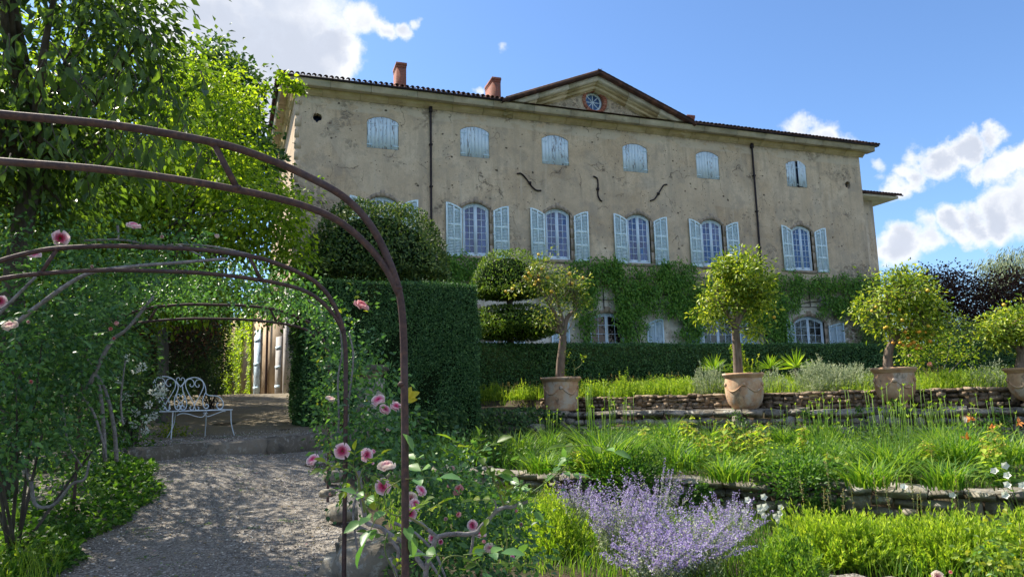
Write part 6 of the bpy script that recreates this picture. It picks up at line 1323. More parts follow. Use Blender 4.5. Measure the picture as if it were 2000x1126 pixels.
for (px, py, d_, ax_, n_, L, ms) in ((830, 935, 2.75, (-.2, 0, .6), 4, .075, [leafR[3]]), (792, 935, 2.7, (1, 0, .2), 4, .075, [leafR[2]]), (770, 990, 2.7, (-1, 0, -.3), 4, .07, [leafR[3]]), (745, 985, 2.7, (-.8, 0, .5), 4, .06, [leafR[3]]), (790, 1005, 2.7, (.3, 0, -1), 2, .075, [leafR[3]]), (735, 1010, 2.6, (-.5, 0, -1), 2, .09, [leafR[2]]), (830, 1000, 2.8, (.8, 0, .6), 4, .05, Y3), (800, 1000, 2.8, (.2, 0, .2), 4, .05, Y3),
    (925, 880, 3.1, (-.7, 0, .5), 4, .065, Y3), (930, 885, 3.1, (.4, 0, .3), 4, .065, [leafY[0], leafR[3]]), (925, 878, 3.1, (.6, 0, -.6), 4, .07, [leafY[0]]), (960, 920, 3.1, (.9, 0, .1), 2, .05, Y3), (940, 870, 3.1, (-.2, 0, 1), 2, .05, Y3),
    (970, 975, 3.1, (-.9, 0, .1), 4, .055, Y3), (985, 985, 3.1, (.8, 0, .4), 4, .055, Y3), (965, 980, 3.1, (-.4, 0, -.9), 4, .05, Y3), (1000, 975, 3.1, (.9, 0, -.4), 4, .055, [leafR[3]]), (985, 975, 3.1, (.1, 0, 1), 4, .04, Y3), (1060, 945, 3.1, (.5, 0, .7), 4, .06, [leafR[3]]), (1045, 960, 3.1, (-.7, 0, .5), 4, .065, [leafR[3]]), (1090, 920, 3.1, (1, 0, 0), 4, .05, [leafR[3]]), (1110, 905, 3.1, (-.3, 0, 1), 2, .04, [leafR[3]]), (1135, 870, 3.0, (-1, 0, .1), 2, .075, [leafY[0]]), (1140, 868, 3.0, (1, 0, -.1), 4, .07, [leafR[3], leafY[0]]),
    (690, 925, 3.4, (-.8, 0, .5), 6, .055, Y3), (700, 915, 3.4, (.6, 0, .5), 6, .055, Y3), (690, 910, 3.4, (.1, 0, 1), 4, .05, Y3), (675, 905, 3.4, (-.9, 0, -.1), 4, .06, Y3), (715, 925, 3.4, (.9, 0, -.2), 4, .06, Y3), (705, 940, 3.5, (.5, 0, -.8), 4, .05, Y3), (680, 930, 3.4, (-.3, 0, -.9), 4, .05, Y3),
    (752, 1045, 3.2, (-.8, 0, .3), 4, .045, Y3), (760, 1050, 3.2, (.6, 0, .2), 4, .045, Y3), (765, 1080, 3.2, (.4, 0, -.5), 4, .04, Y3), (870, 1085, 2.8, (-1, 0, .2), 2, .08, [leafR[3]]), (905, 1083, 2.8, (.9, 0, .2), 4, .085, [leafR[2], leafR[3]]), (930, 1095, 2.8, (.6, 0, -.7), 4, .09, [leafR[2]]), (960, 1100, 2.9, (.9, 0, .1), 4, .07, Y3), (950, 1115, 2.9, (.2, 0, -.8), 4, .06, Y3), (990, 1120, 2.9, (.3, 0, .6), 4, .06, [leafR[3]]), (900, 1125, 3, (.2, 0, .4), 4, .07, [leafY[0]])):
    st.append(leafspray(rb, atd(px, py, d_), np.array(ax_)[0]*_R+np.array(ax_)[2]*_U-.1*_F, n_, L, ms, rs, .0022))
V, F = cat2(st); mk('leaf_stalks', V, F, 'green_stem', rb, kind='stuff')
for (x_, y_, a_) in ((794, 778, (.3, 0, .8)), (797, 776, (1, 0, .5)), (793, 775, (-.2, 0, 1)), (790, 782, (.8, 0, .1))): leaf_obj(leafYel, atd(x_, y_, 4.6), a_[0]*_R+a_[2]*_U, -_F+np.array([0, 0, .5]), .085, rb)
# ------------------------------------------------------------------ planting of the terraces
def patch(u0, u1, v0, v1, n, rs): 
    uu, vv = rs.uniform(u0, u1, n), rs.uniform(v0, v1, n); return np.column_stack([uu*E1[0]+vv*E2[0], uu*E1[1]+vv*E2[1]])
def gblades(name, P2, L0, L1, W, mat, rs, bend=(.2, .8), parent=None, dz=-.02, kind='stuff', D=None, segs=3, label=None):
    P = onground(P2, dz) if P2.shape[1] == 2 else P2; n = len(P)
    V, F, k_ = blades(P, hdir(n, rs) if D is None else D, rs.uniform(L0, L1, n), W, rs.uniform(*bend, n), segs); return mk(name, V, F, mat, parent, np.repeat(rs.rand(n), k_), False, kind, label)
def patchnoise(P2, f, s_): return np.sin(P2[:, 0]*f+s_)+np.sin(P2[:, 1]*f*1.3+s_*2)+np.sin((P2[:, 0]+P2[:, 1])*f*.7+s_*3)
def clump(name, label, cat, c, r, h, n, kind_, mat, seed, group=None, L=None, extra=None, W=.007, leafs=True):
    rs = np.random.RandomState(seed); root = thing(name, label, cat, c, group); return root, rs
# upper bed behind the pots: bright spring weeds, seen against the hedge
rs = np.random.RandomState(201)
P2 = patch(-12.5, 3.5, V_BACK+.15, V_BACK+4.2, 22000, rs); P2 = P2[(P2[:, 1] < 21.3) & (P2[:, 0] > 4.9)]; k = patchnoise(P2, 2.2, 1)
P = onground(P2, -.02); gblades('bed_grass', P2, .16, .58, .010, 'leaf_grass', rs, (.1, .7))
n = 16000; k = rs.randint(0, len(P), n); z_ = rs.rand(n)**1.2*(.30+.10*patchnoise(P2[k], 2.2, 1)); Pn = P[k]+np.column_stack([rs.normal(size=(n, 2))*.05, np.maximum(z_, .02)]); leaves('bed_weeds', Pn, hdir(n, rs)*.6+np.array([0, 0, .8]), rdir(n, rs)+np.array([0, -.3, .5]), .07, .022, 'leaf_grass', None, rs=rs)
# seed heads of tall grass
def seedheads(name, label, P2, h0, h1, rs, mat='seed_straw', hl=.10):
    P = onground(P2); n = len(P); root = thing(name, label, 'tall grass', P.mean(0)); D = hdir(n, rs); H_ = rs.uniform(h0, h1, n); V, F, k_ = blades(P, D, H_, .0065, rs.uniform(.05, .25, n)); mk('stalks', V, F, 'seed_straw', root, np.repeat(rs.rand(n), k_), kind='stuff')
    m_ = 12; T = P+np.column_stack([D[:, :2]*.08, H_*.93]); Q = np.repeat(T, m_, 0)+np.column_stack([rs.normal(size=(n*m_, 2))*.008, -rs.rand(n*m_)*hl]); leaves('seed_heads', Q, rdir(n*m_, rs)*.5+np.array([0, 0, 1.]), rdir(n*m_, rs), .028, .010, mat, root, rs=rs); return root
seedheads('oat_grass', 'straw-coloured seed heads standing in front of the hedge left of the first pot', np.array([on_v(px, 18.5+rs.rand()*.8) for px in rs.uniform(935, 1065, 46)]), .42, .62, rs)
seedheads('oat_grass', 'thin straw seed heads rising above the weeds between the first two pots', np.array([on_v(px, 18.4+rs.rand()*1.4) for px in rs.uniform(1140, 1330, 26)]), .5, .72, rs)
seedheads('oat_grass', 'straw seed heads beside the rose behind the third pot', np.array([on_v(px, 18.5+rs.rand()*1.0) for px in rs.uniform(1770, 1830, 24)]), .4, .6, rs)
def mound(name, label, cat, px, v, wpx, h, n, mat, seed, L=.06, W=.012, depth=.8, group=None, up=.9, shoots=None, wild=.3):
    "bush of many fine leafy shoots: each shoot a stalk with leaflets all the way up"
    rs = np.random.RandomState(seed); p2 = on_v(px, v); g = float(height(*p2)); dep = float(np.array([*p2, g])@_F); R_ = wpx*dep/FPX/2; root = thing(name, label, cat, (*p2, g), group)
    ns = int(n/16); d = rdir(ns, rs); d[:, 2] = np.abs(d[:, 2]); lump = 1+.16*np.sin(d[:, 0]*6+seed)+.13*np.sin(d[:, 1]*8+d[:, 2]*5)+rs.normal(size=ns)*.07*(1+2*wild)
    rt_ = _R[:2]/np.linalg.norm(_R[:2]); fw = np.array([-rt_[1], rt_[0]]); q_ = d*(lump*(.62+.38*rs.rand(ns)**.6))[:, None]; ax_ = q_[:, 0]*R_; ay_ = q_[:, 1]*depth
    T = np.column_stack([p2+np.outer(ax_, rt_)+np.outer(ay_, fw), g+q_[:, 2]*h]); B = np.column_stack([p2+np.outer(ax_*.8, rt_)+np.outer(ay_*.8, fw), np.maximum(g, g+q_[:, 2]*h-rs.uniform(.22, .38, ns)*(h/.5)**.5)])
    T += rs.normal(size=(ns, 3))*.02; k = rs.rand(ns, 16)**.8; P = (B[:, None, :]+(T-B)[:, None, :]*k[..., None]).reshape(-1, 3); ax3 = np.repeat(unit(T-B), 16, 0); m_ = len(P)
    A = ax3*up+rdir(m_, rs)*.75; tone = np.clip(np.repeat(rs.rand(ns), 16)*.6+k.ravel()*.45-.05+rs.normal(size=m_)*.1, 0, 1)
    leaves('foliage', P, A, rdir(m_, rs), L*.62, W*1.05, mat, root, rs=rs, rnd=tone)
    S_ = unit(np.cross(T-B, rdir(ns, rs)))*.0022; V = np.stack([B-S_, B+S_, T], 1).reshape(-1, 3); mk('stems', V, (np.arange(ns)[:, None]*3+np.array([[0, 1, 2]])), 'green_stem', root, kind='stuff')
    return root, rs, P, p2, g, R_
mound('silver_santolina', 'wide silvery grey-green mound between the second and third pots', 'shrub', 1610, 19.0, 165, .72, 22000, 'leaf_grey', 211, .10, .012, .8)
mound('grey_wormwood', 'loose grey-green bush at the left side of the second pot', 'shrub', 1378, 18.6, 78, .78, 5200, 'leaf_grey', 212, .085, .016, .5, up=1.2)
mound('grey_wormwood', 'grey-green bush just behind and right of the second pot', 'shrub', 1500, 18.9, 60, .62, 3600, 'leaf_grey', 213, .08, .016, .4)
mound('grey_wormwood', 'pale feathery grey bush left of the fourth pot', 'shrub', 1920, 18.9, 90, .56, 5200, 'leaf_grey', 214, .07, .014, .5)
mound('spurge', 'yellow-green bushy spurge behind the third pot', 'shrub', 1840, 18.7, 110, .45, 5200, 'leaf_grass', 215, .06, .018, .5)
for px_, v_, w_, h_, lb_ in ((955, 18.6, 70, .55, 'leftmost lime-green tuft in the upper bed, beside the clipped block'), (1020, 18.4, 60, .48, 'lime-green tuft just left of the first pot'), (1155, 18.3, 60, .52, 'lime-green tuft just right of the first pot'), (1215, 18.25, 70, .60, 'tall lime-green bush spilling over the brown wall between the first two pots'), (1275, 18.5, 60, .5, 'rounded lime-green bush midway between the first two pots'), (1325, 18.6, 50, .5, 'lime-green tuft beside the grey bush left of the second pot')): mound('spurge', lb_, 'shrub', px_, v_, w_, h_, 4200, 'leaf_grass', int(px_), .06, .018, .35)
mound('spurge', 'small lime-green bush behind the trunk of the second citrus tree', 'shrub', 1440, 20.2, 80, 1.15, 2600, 'leaf_young', 216, .09, .045, .4)
for px, v, s_, lb in ((1547, 20.4, .55, 'largest spiky yucca rosette behind the silver mound'), (1388, 20.2, .50, 'spiky yucca half behind the grey bush left of the second pot'), (1497, 20.6, .42, 'smaller spiky yucca between the second tree and the largest yucca')):
    rs = np.random.RandomState(int(px)); p2 = on_v(px, v); g = float(height(*p2)); root = thing('yucca', lb, 'yucca', (*p2, g), 'yuccas in front of the hedge'); c = np.array([*p2, g+.62])
    V, F = tube([(*p2, g), (p2[0], p2[1], g+.6)], .05, 8); mk('stem', V, F, 'bark_dark', root); n = 70; d = rdir(n, rs); d[:, 2] = np.abs(d[:, 2])*1.1-.15
    V, F, k_ = leafgeo(np.tile(c, (n, 1)), d, rdir(n, rs)+np.array([0, 0, .8]), rs.uniform(.8, 1.1, n)*s_, np.full(n, .035), .2, .05, True); mk('spiky_leaves', V, F, 'leaf_grass', root, np.repeat(rs.rand(n)*.8, k_))
# rose behind the third pot
rs = np.random.RandomState(221); p2 = on_v(1830, 19.2); root = thing('rose_bush', 'leggy rose with one red bloom behind the third pot, in front of the hedge', 'rose bush', (*p2, float(height(*p2))))
dq = float(np.array([*p2, 0])@_F)
crown_leaves(root, [EL(1800, 690, dq, 34, 26, .4), EL(1850, 668, dq, 30, 18, .3), EL(1785, 660, dq, 22, 14, .3), EL(1880, 695, dq, 28, 14, .3), EL(1820, 655, dq, 14, 14, .2)], 90, 16, .11, .07, .045, 'leaf_young', rs, .2, .1, .9)
for pts in (([(1835, 745), (1825, 700), (1800, 665)]), ([(1835, 745), (1850, 700), (1858, 655)]), ([(1838, 745), (1870, 710), (1895, 690)]), ([(1832, 745), (1800, 720), (1785, 690)])): V, F = tube([atd(x_, y_, dq) for x_, y_ in pts], [.012, .009, .004], 6, 4); mk('cane', V, F, 'bark_rose', root, smooth=True)
rose(root, 1817, 712, 8, dq-.3, 'rose_coral', rs=rs); rose(root, 1799, 680, 4, dq-.3, 'rose_coral', rs=rs); rose(root, 1776, 694, 5, dq-.3, 'rose_pale', rs=rs)
# beyond the hedge, right of the chateau
bush('purple_beech', 'tall purple-leaved tree rising behind the hedge beside the third citrus tree', [EL(1835, 600, 38, 50, 70, 2), EL(1790, 590, 39, 45, 50, 2), EL(1850, 550, 38, 22, 30, 1), EL(1800, 545, 39, 20, 18, 1), EL(1880, 640, 37, 60, 50, 2)], 420, 26, .34, .14, .10, 'leaf_purple', 231, cat='tree', shell=.1, gz=-.3)
bush('purple_beech', 'purple-leaved tree behind the hedge at the right edge of the picture', [EL(1935, 590, 36, 55, 50, 2), EL(1990, 580, 35, 50, 45, 2), EL(2060, 570, 35, 60, 70, 2), EL(1950, 640, 35, 70, 50, 2), EL(1900, 560, 36, 20, 22, 1)], 420, 26, .36, .14, .10, 'leaf_purple', 232, cat='tree', shell=.1, gz=-.3)
bush('weeping_conifer', 'blue-green weeping conifer top above the purple tree at the right edge', [EL(1975, 520, 46, 30, 30, 2), EL(1955, 505, 46, 14, 12, 1), EL(2010, 510, 46, 30, 26, 2), EL(1985, 560, 46, 60, 30, 2)], 130, 40, .30, .30, .05, 'leaf_grey', 233, cat='tree', droop=1.6, gz=-.3, rand=.3)
bush('corner_laurel', 'dark evergreen tucked against the right corner of the chateau', [EL(1735, 600, 36, 38, 50, 1.2), EL(1700, 640, 33, 45, 36, 1.0), EL(1745, 650, 34, 60, 40, 1.2), EL(1750, 545, 42, 30, 12, 1), EL(1860, 655, 33, 60, 34, 1.0), EL(1950, 665, 32, 60, 26, 1.0)], 330, 30, .25, .10, .05, 'leaf_yew', 234, gz=-.2)
bush('light_shrub', 'sparse light green shrub showing between the third tree and the purple one', [EL(1860, 640, 30, 26, 34, .8), EL(1890, 655, 30, 22, 20, .8)], 50, 16, .2, .10, .06, 'leaf_citrus', 235, gz=-.2, shell=.1)
# thin shoot beside the first trunk
rs = np.random.RandomState(236); sh = thing('young_sapling', 'thin forked sapling standing right of the trunk in the leftmost pot', 'sapling', atd(1122, 735, 19.2))
for pts in (([(1122, 735), (1122, 715), (1116, 700), (1108, 690)]), ([(1122, 722), (1135, 712), (1137, 700)])): V, F = tube([atd(x_, y_, 19.2) for x_, y_ in pts], [.010, .007, .005, .004][:len(pts)], 5, 3); mk('stem', V, F, 'green_stem', sh)
pp = np.concatenate([atd(x_, y_, 19.2)+rs.normal(size=(16, 3))*.07 for x_, y_ in ((1108, 688), (1140, 697), (1106, 700), (1104, 726))]); leaves('foliage', pp, rdir(64, rs), rdir(64, rs)+np.array([0, 0, .5]), .07, .04, 'leaf_young', sh, rs=rs)
# middle bed
rs = np.random.RandomState(241)
P2 = patch(-10.5, 3.2, V_LOW+.42, V_MID-.7, 40000, rs); P2 = P2[(P2[:, 0] > xr(P2[:, 1])+.45)&(patchnoise(P2, 1.5, 2)+rs.normal(size=len(P2)) > -1.2)]; P2 = P2[~((P2[:, 0] < 7.4) & (P2[:, 1] > ivy_y(P2[:, 0])-.2))]
hh = .15+.14*np.clip(patchnoise(P2, 1.3, 4), -1, 1.4); P = onground(P2, -.02); n = len(P)
V, F, k_ = blades(P, hdir(n, rs), np.maximum(.06, hh)*rs.uniform(.4, 1.5, n), .008, rs.uniform(.2, 1.1, n)); mk('bed_grass', V, F, 'leaf_lily', None, np.repeat(np.clip(rs.rand(n)*.7+.15*patchnoise(P2, 2.6, 9), 0, 1), k_), False, 'stuff')
n = 15000; k = rs.randint(0, len(P), n); Pn = P[k]+np.column_stack([rs.normal(size=(n, 2))*.05, rs.rand(n)*np.maximum(.05, hh[k])*1.2]); leaves('bed_weeds', Pn, rdir(n, rs)*.8+np.array([0, 0, .5]), rdir(n, rs)*.6+np.array([0, 0, .8]), .055, .026, 'leaf_lily', None, rs=rs)
def G_(px, py, z_=-1.06): return atz(px, py, z_)
def lily(label, px, py, h, R_, n, nst, seed, flower=None, group='daylily clumps on the middle terrace', mat='leaf_lily', W=.018, stalk=1.0):
    rs = np.random.RandomState(seed); c = G_(px, py); root = thing('daylily', label, 'daylily', c, group); P = c+np.column_stack([rs.normal(size=(n, 2))*R_*.4, np.zeros(n)]); D = unit((P-c)+hdir(n, rs)*R_*.35); D[:, 2] = 0
    V, F, k_ = blades(P, D, rs.uniform(.55, 1.45, n)*h, W, rs.uniform(.7, 1.5, n), 5); mk('leaves', V, F, mat, root, np.repeat(rs.rand(n), k_), kind='stuff')
    if nst:
        P = c+np.column_stack([rs.normal(size=(nst, 2))*R_*.45, np.zeros(nst)]); Hs = rs.uniform(.85, 1.15, nst)*h*stalk*rs.uniform(.8, 1.1, nst); out = []
        D = unit((P-c)+hdir(nst, rs)*.2)*.08
        for i in range(nst):
            t_ = P[i]+np.array([D[i, 0], D[i, 1], Hs[i]]); out.append(tube([P[i], (P[i]+t_)/2+D[i]*.1, t_], [.004, .0035, .003], 5, 2))
        V, F = cat2(out); mk('flower_stalks', V, F, 'leaf_lily', root, np.full(len(V), .75), kind='stuff')
        T = P+np.column_stack([D[:, :2], Hs]); m_ = 6; Q = np.repeat(T, m_, 0); leaves('buds', Q, rdir(len(Q), rs)*.7+np.array([0, 0, 1.]), rdir(len(Q), rs), .045, .016, 'leaf_grass', root, rs=rs)
    for (fx, fy) in (flower or []):
        q_ = atd(fx, fy, float(c@_F)); leaves('flower', np.tile(q_, (7, 1)), rdir(7, rs)+np.array([0, 0, .6]), rdir(7, rs), .07, .035, 'flower_orange', root, None, rs=rs)
    return root
lily('large daylily clump with many upright bud stalks, centre right of the middle bed', 1745, 925, .50, .42, 420, 40, 251, None, stalk=1.75)
lily('daylily clump with orange flowers near the right end of the middle bed', 1870, 915, .58, .45, 460, 16, 252, [(1895, 818), (1937, 835), (1888, 857)], stalk=1.3)
lily('daylily clump of arching leaves cut by the right edge', 1985, 905, .5, .35, 260, 14, 253, [(1990, 825)], stalk=1.5)
lily('clump of tall arching grass in the shade below the ivy', 1180, 925, .75, .42, 420, 30, 254, None, stalk=1.35)
lily('smaller arching grassy clump beside the rose, at the left of the middle bed', 900, 905, .42, .35, 220, 0, 255, None)
lily('dense upright iris fan lit by the sun in front of the terrace wall', 1312, 865, .62, .20, 260, 0, 256, None, W=.012)
lily('arching grassy clump left of the yellow-flowered plants', 1330, 915, .45, .4, 300, 10, 257, None)
lily('dark grassy clump in the shade between ivy and rose', 1010, 890, .5, .45, 320, 0, 258, None)
lily('broad daylily foliage between the upright stalks and the pale boulder', 1640, 905, .38, .4, 300, 12, 259, None, stalk=1.4)
lily('narrow stalks rising against the wall left of the daylilies', 1610, 890, .4, .3, 120, 26, 260, None, stalk=1.9)
def whorled(label, px, py, h, nst, R_, seed, group='yellow whorled sage plants on the middle terrace', mat='leaf_grass', basal=60):
    "phlomis: stems with pairs of soft leaves and yellow whorls"
    rs = np.random.RandomState(seed); c = G_(px, py); root = thing('jerusalem_sage', label, 'phlomis', c, group); out, LP, LA, WP = [], [], [], []
    for i in range(nst):
        b0 = c+np.array([rs.normal()*R_*.5, rs.normal()*R_*.5, 0]); hh_ = h*rs.uniform(.65, 1.1); t_ = b0+np.array([rs.normal()*.05, rs.normal()*.05, hh_]); out.append(tube([b0, (b0+t_)/2, t_], [.006, .005, .003], 5, 2)); a_ = rs.rand()*6.28
        for k in range(5):
            q_ = b0+(t_-b0)*(.35+.65*k/4.5)
            for s_ in (0, math.pi): LP.append(q_); LA.append([math.cos(a_+s_+k*1.57), math.sin(a_+s_+k*1.57), -.35])
            if k > 1:
                for _ in range(14): WP.append(q_+rs.normal(size=3)*np.array([.018, .018, .009]))
    V, F = cat2(out); mk('stems', V, F, 'leaf_grass', root, np.full(len(V), .5), kind='stuff')
    LP, LA, WP = np.array(LP), np.array(LA), np.array(WP); leaves('leaves', LP, LA+rdir(len(LP), rs)*.3, np.tile([0, 0, 1.], (len(LP), 1))+rdir(len(LP), rs)*.3, .10, .05, mat, root, full=True, rs=rs)
    leaves('flower_whorls', WP, rdir(len(WP), rs), rdir(len(WP), rs), .022, .016, 'flower_yellow', root, rs=rs)
    P = c+np.column_stack([rs.normal(size=(basal, 2))*R_*.9, rs.rand(basal)*.16]); leaves('basal_leaves', P, hdir(basal, rs)+np.array([0, 0, .15]), np.tile([0, 0, 1.], (basal, 1))+rdir(basal, rs)*.35, .17, .10, 'leaf_lily', root, full=True, rs=rs)
whorled('largest clump of yellow whorled sage with broad leaves, below the second pot', 1478, 925, .66, 15, .28, 271, basal=110)
whorled('whorled sage with nodding yellow tops left of the largest clump', 1400, 915, .52, 13, .26, 272)
whorled('slim whorled sage of three stems right of the broad-leaved clump', 1565, 905, .50, 4, .10, 273, basal=14)
whorled('short whorled sage low on the front edge of the middle bed', 1635, 930, .26, 5, .12, 274, basal=40)
whorled('whorled sage with stacked pale whorls near the right edge', 1955, 955, .62, 4, .10, 275, basal=30)
whorled('whorled sage with dry brown whorls beside the orange daylilies', 1925, 935, .55, 3, .08, 276, basal=8)
whorled('small whorled sage in front of the grey wall block, centre', 1245, 900, .5, 5, .15, 277, basal=20)
bush('green_spurge', 'patch of bright short-leaved shoots in the middle bed left of the daylilies', [(*G_(1600, 880)[:2], -.95, .55, .35, .22)], 60, 40, .12, .07, .018, 'leaf_lily', 281, shell=.1, stems=0, droop=-.9, rand=.4)
bush('green_spurge', 'patch of short upright shoots under the arching grass at the centre', [(*G_(1240, 905)[:2], -1.0, .5, .3, .18)], 50, 36, .1, .06, .016, 'leaf_lily', 282, shell=.1, stems=0, droop=-.9, rand=.4)
lily('spiky grass tuft hard against the terrace wall below the grey bush', 1395, 868, .45, .22, 200, 8, 284, None, W=.012)
lily('loose dark daylily tuft between the yellow sage and the wall', 1530, 868, .42, .25, 220, 6, 285, None, stalk=1.5)
lily('daylily clump in full sun behind the orange flowers', 1830, 880, .52, .32, 320, 18, 286, None, stalk=1.45)
lily('tall green tuft at the foot of the pale boulder', 1075, 880, .55, .25, 220, 14, 287, None, W=.012, stalk=1.3)
lily('sprawling tuft spilling over the low wall beside the sage', 1420, 938, .36, .3, 240, 0, 288, None)
lily('sprawling tuft spilling over the low wall under the daylilies', 1700, 948, .36, .35, 260, 0, 289, None)
lily('green tuft leaning over the low wall near the right edge', 1850, 952, .36, .3, 220, 0, 290, None)
lily('shaded tuft leaning over the low wall near the roses', 1060, 922, .36, .3, 240, 0, 291, None)
whorled('leafy sage without open whorls beside the upright iris fan', 1350, 885, .6, 8, .2, 292, basal=50)
whorled('half-hidden sage before the wall at the right', 1800, 930, .42, 5, .16, 293, basal=60)
whorled('broad basal leaves of a young sage, left centre of the middle bed', 1130, 925, .3, 4, .2, 294, basal=80)
for k, (px, py, rr_, hh_, mt_, lb) in enumerate(((1290, 890, .45, .28, 'leaf_lily', 'feathery dark green patch behind the arching grass'), (1720, 880, .5, .30, 'leaf_ivy', 'dark leafy patch deep behind the bud stalks'), (1450, 880, .4, .26, 'leaf_ivy', 'dark green undergrowth behind the yellow sage'), (950, 900, .5, .3, 'leaf_ivy', 'dark undergrowth in the shade next to the roses'), (1900, 900, .45, .3, 'leaf_lily', 'leafy undergrowth between the orange daylilies'), (1560, 935, .35, .16, 'leaf_cover', 'low round-leaved mat along the front wall'), (1230, 930, .45, .15, 'leaf_cover', 'low mat of small leaves edging the wall in the centre'))):
    q_ = G_(px, py); bush('undergrowth', lb, [(q_[0], q_[1], -1.1+hh_*.4, rr_, rr_*.6, hh_)], 60, 30, .12, .06, .03, mt_, 295+k, shell=.1, stems=0, droop=-.4, rand=.8, cat='undergrowth')
rs = np.random.RandomState(283)
for name, lb, pts, v_, zr in (('wall_ivy', 'dark creeper patches clinging to the terrace wall below the second pot', [(1450, 850, 25), (1500, 840, 24), (1555, 845, 26), (1600, 850, 20), (1400, 835, 20), (1340, 840, 18)], V_MID-.06, 0), ('wall_fern', 'small plants rooted in the front terrace wall behind the catmint', [(1295, 965, 22), (1330, 975, 26), (1360, 960, 14), (1110, 980, 12), (1160, 985, 14), (1560, 985, 20), (1600, 990, 20), (1180, 970, 8), (1350, 950, 10)], V_LOW-.06, 0), ('wall_creeper', 'green creeper spilling over the terrace wall beside the foot of the third pot', [(1733, 788, 12), (1745, 805, 10), (1915, 830, 22), (1940, 822, 14), (1560, 808, 12), (1425, 815, 14), (1660, 800, 8)], V_MID-.1, 0)):
    PP = []
    for (px, py, r_) in pts:
        for _ in range(int(r_*7)): 
            p2 = on_v(px+rs.normal()*r_*.5, v_-rs.rand()*.08); dep = float(np.array([*p2, -.8])@_F); q_ = atd(px, py+rs.normal()*r_*.5, dep); PP.append([p2[0], p2[1], q_[2]])
    PP = np.array(PP); root = thing(name, lb, 'creeper', PP.mean(0)); leaves('foliage', PP, rdir(len(PP), rs)*.8+np.array([-.3, -.3, -.3]), rdir(len(PP), rs)*.5+np.array([-.6, -.6, .4]), .05, .036, 'leaf_ivy' if name == 'wall_ivy' else 'leaf_cover', root, rs=rs)
# front bed ---------------------------------------------------------
def catmint(label, px, v, R_, h, nst, seed, lean=.35):
    rs = np.random.RandomState(seed); p2 = on_v(px, v); g = float(height(*p2)); c = np.array([*p2, g]); root = thing('catmint', label, 'catmint', c, 'purple catmint clumps in the front bed')
    a_ = rs.uniform(0, 6.28, nst); r_ = np.sqrt(rs.rand(nst)); D = np.stack([np.cos(a_), np.sin(a_), 0*a_], 1); P = c+D*(r_*R_*.45)[:, None]; Hs = h*rs.uniform(.7, 1.12, nst)*(1-.25*r_**2); bend = lean*(.3+r_)*rs.uniform(.7, 1.3, nst)
    V, F, k_ = blades(P, D, Hs, .0055, bend, 4); mk('stems', V, F, 'leaf_grey', root, np.repeat(rs.rand(nst)*.5, k_), kind='stuff')
    def at(t_, i): b = bend[i]; return P[i]+Hs[i][:, None]*(np.array([0, 0, 1.])*(t_-.35*b*t_**2)[:, None]+D[i]*(b*.75*t_**1.8)[:, None])
    m_ = 34; i = np.repeat(np.arange(nst), m_); t_ = 1.02-.46*rs.rand(len(i))**1.1; t_ = np.round(t_*20)/20+rs.normal(size=len(i))*.005; Q = at(t_, i)+rs.normal(size=(len(i), 3))*.0065
    leaves('flowers', Q, rdir(len(i), rs)+np.array([0, 0, .2]), rdir(len(i), rs), .016, .011, 'flower_purple', root, rs=rs)
    m_ = 16; i = np.repeat(np.arange(nst), m_); t_ = rs.rand(len(i))*.8; Q = at(t_, i); leaves('foliage', Q, rdir(len(i), rs)+np.array([0, 0, .1]), rdir(len(i), rs)+np.array([0, 0, .6]), .034, .017, 'leaf_grey', root, rs=rs); return root
catmint('tall spreading catmint in the centre of the front bed, fullest of all', 1195, 6.5, .46, .74, 150, 301)
catmint('broad catmint leaning right, its stems sweeping towards the green mound', 1325, 6.4, .52, .64, 190, 302, .7)
catmint('catmint at the very bottom edge between the two big clumps', 1260, 5.85, .46, .52, 170, 303, .6)
catmint('slender darker catmint spikes against the wall at the left', 1110, 7.5, .36, .6, 70, 304)
catmint('catmint spikes rising in front of the wall behind the fullest clump', 1260, 7.6, .5, .8, 60, 305)
catmint('pale catmint at the right next to the white bellflowers', 1395, 7.3, .36, .6, 70, 306, .5)
rs = np.random.RandomState(311)
mound('green_santolina', 'large bright green mound of upright shoots filling the right of the front bed', 'shrub', 1600, 7.5, 250, .40, 26000, 'leaf_grass', 312, .075, .013, .55, up=1.3)
mound('green_santolina', 'bright green mound further right, running on to the edge rose', 'shrub', 1790, 7.8, 250, .40, 26000, 'leaf_grass', 313, .075, .013, .55, up=1.3)
mound('green_santolina', 'green mound at the right edge below the white bellflowers', 'shrub', 1965, 8.0, 190, .44, 17000, 'leaf_grass', 314, .075, .013, .5, up=1.3)
mound('green_santolina', 'low green mound at the foot of the leaning catmint', 'shrub', 1500, 6.45, 130, .40, 10000, 'leaf_lily', 315, .07, .013, .4, up=1.1)
mound('meadow_weeds', 'light green weedy clump with little white flowers between rose and catmint', 'weeds', 1065, 6.5, 140, .55, 11000, 'leaf_grass', 316, .06, .012, .5, up=1.3)
mound('meadow_weeds', 'weedy tuft in the deep shade behind the big rose bush', 'weeds', 960, 7.4, 150, .40, 5000, 'leaf_lily', 317, .06, .014, .5)
P2 = patch(-7.5, 3.4, 5.6, 8.95, 24000, rs); P2 = P2[P2[:, 0] > xr(P2[:, 1])+.5]; P2 = P2[(P2[:, 0]*E2[0]+P2[:, 1]*E2[1]) > np.where(P2[:, 0] > 4.3, 6.9, 5.6)+.12*np.sin(P2[:, 0]*3)]; gblades('front_bed_grass', P2, .08, .3, .009, 'leaf_lily', rs, (.2, .9))
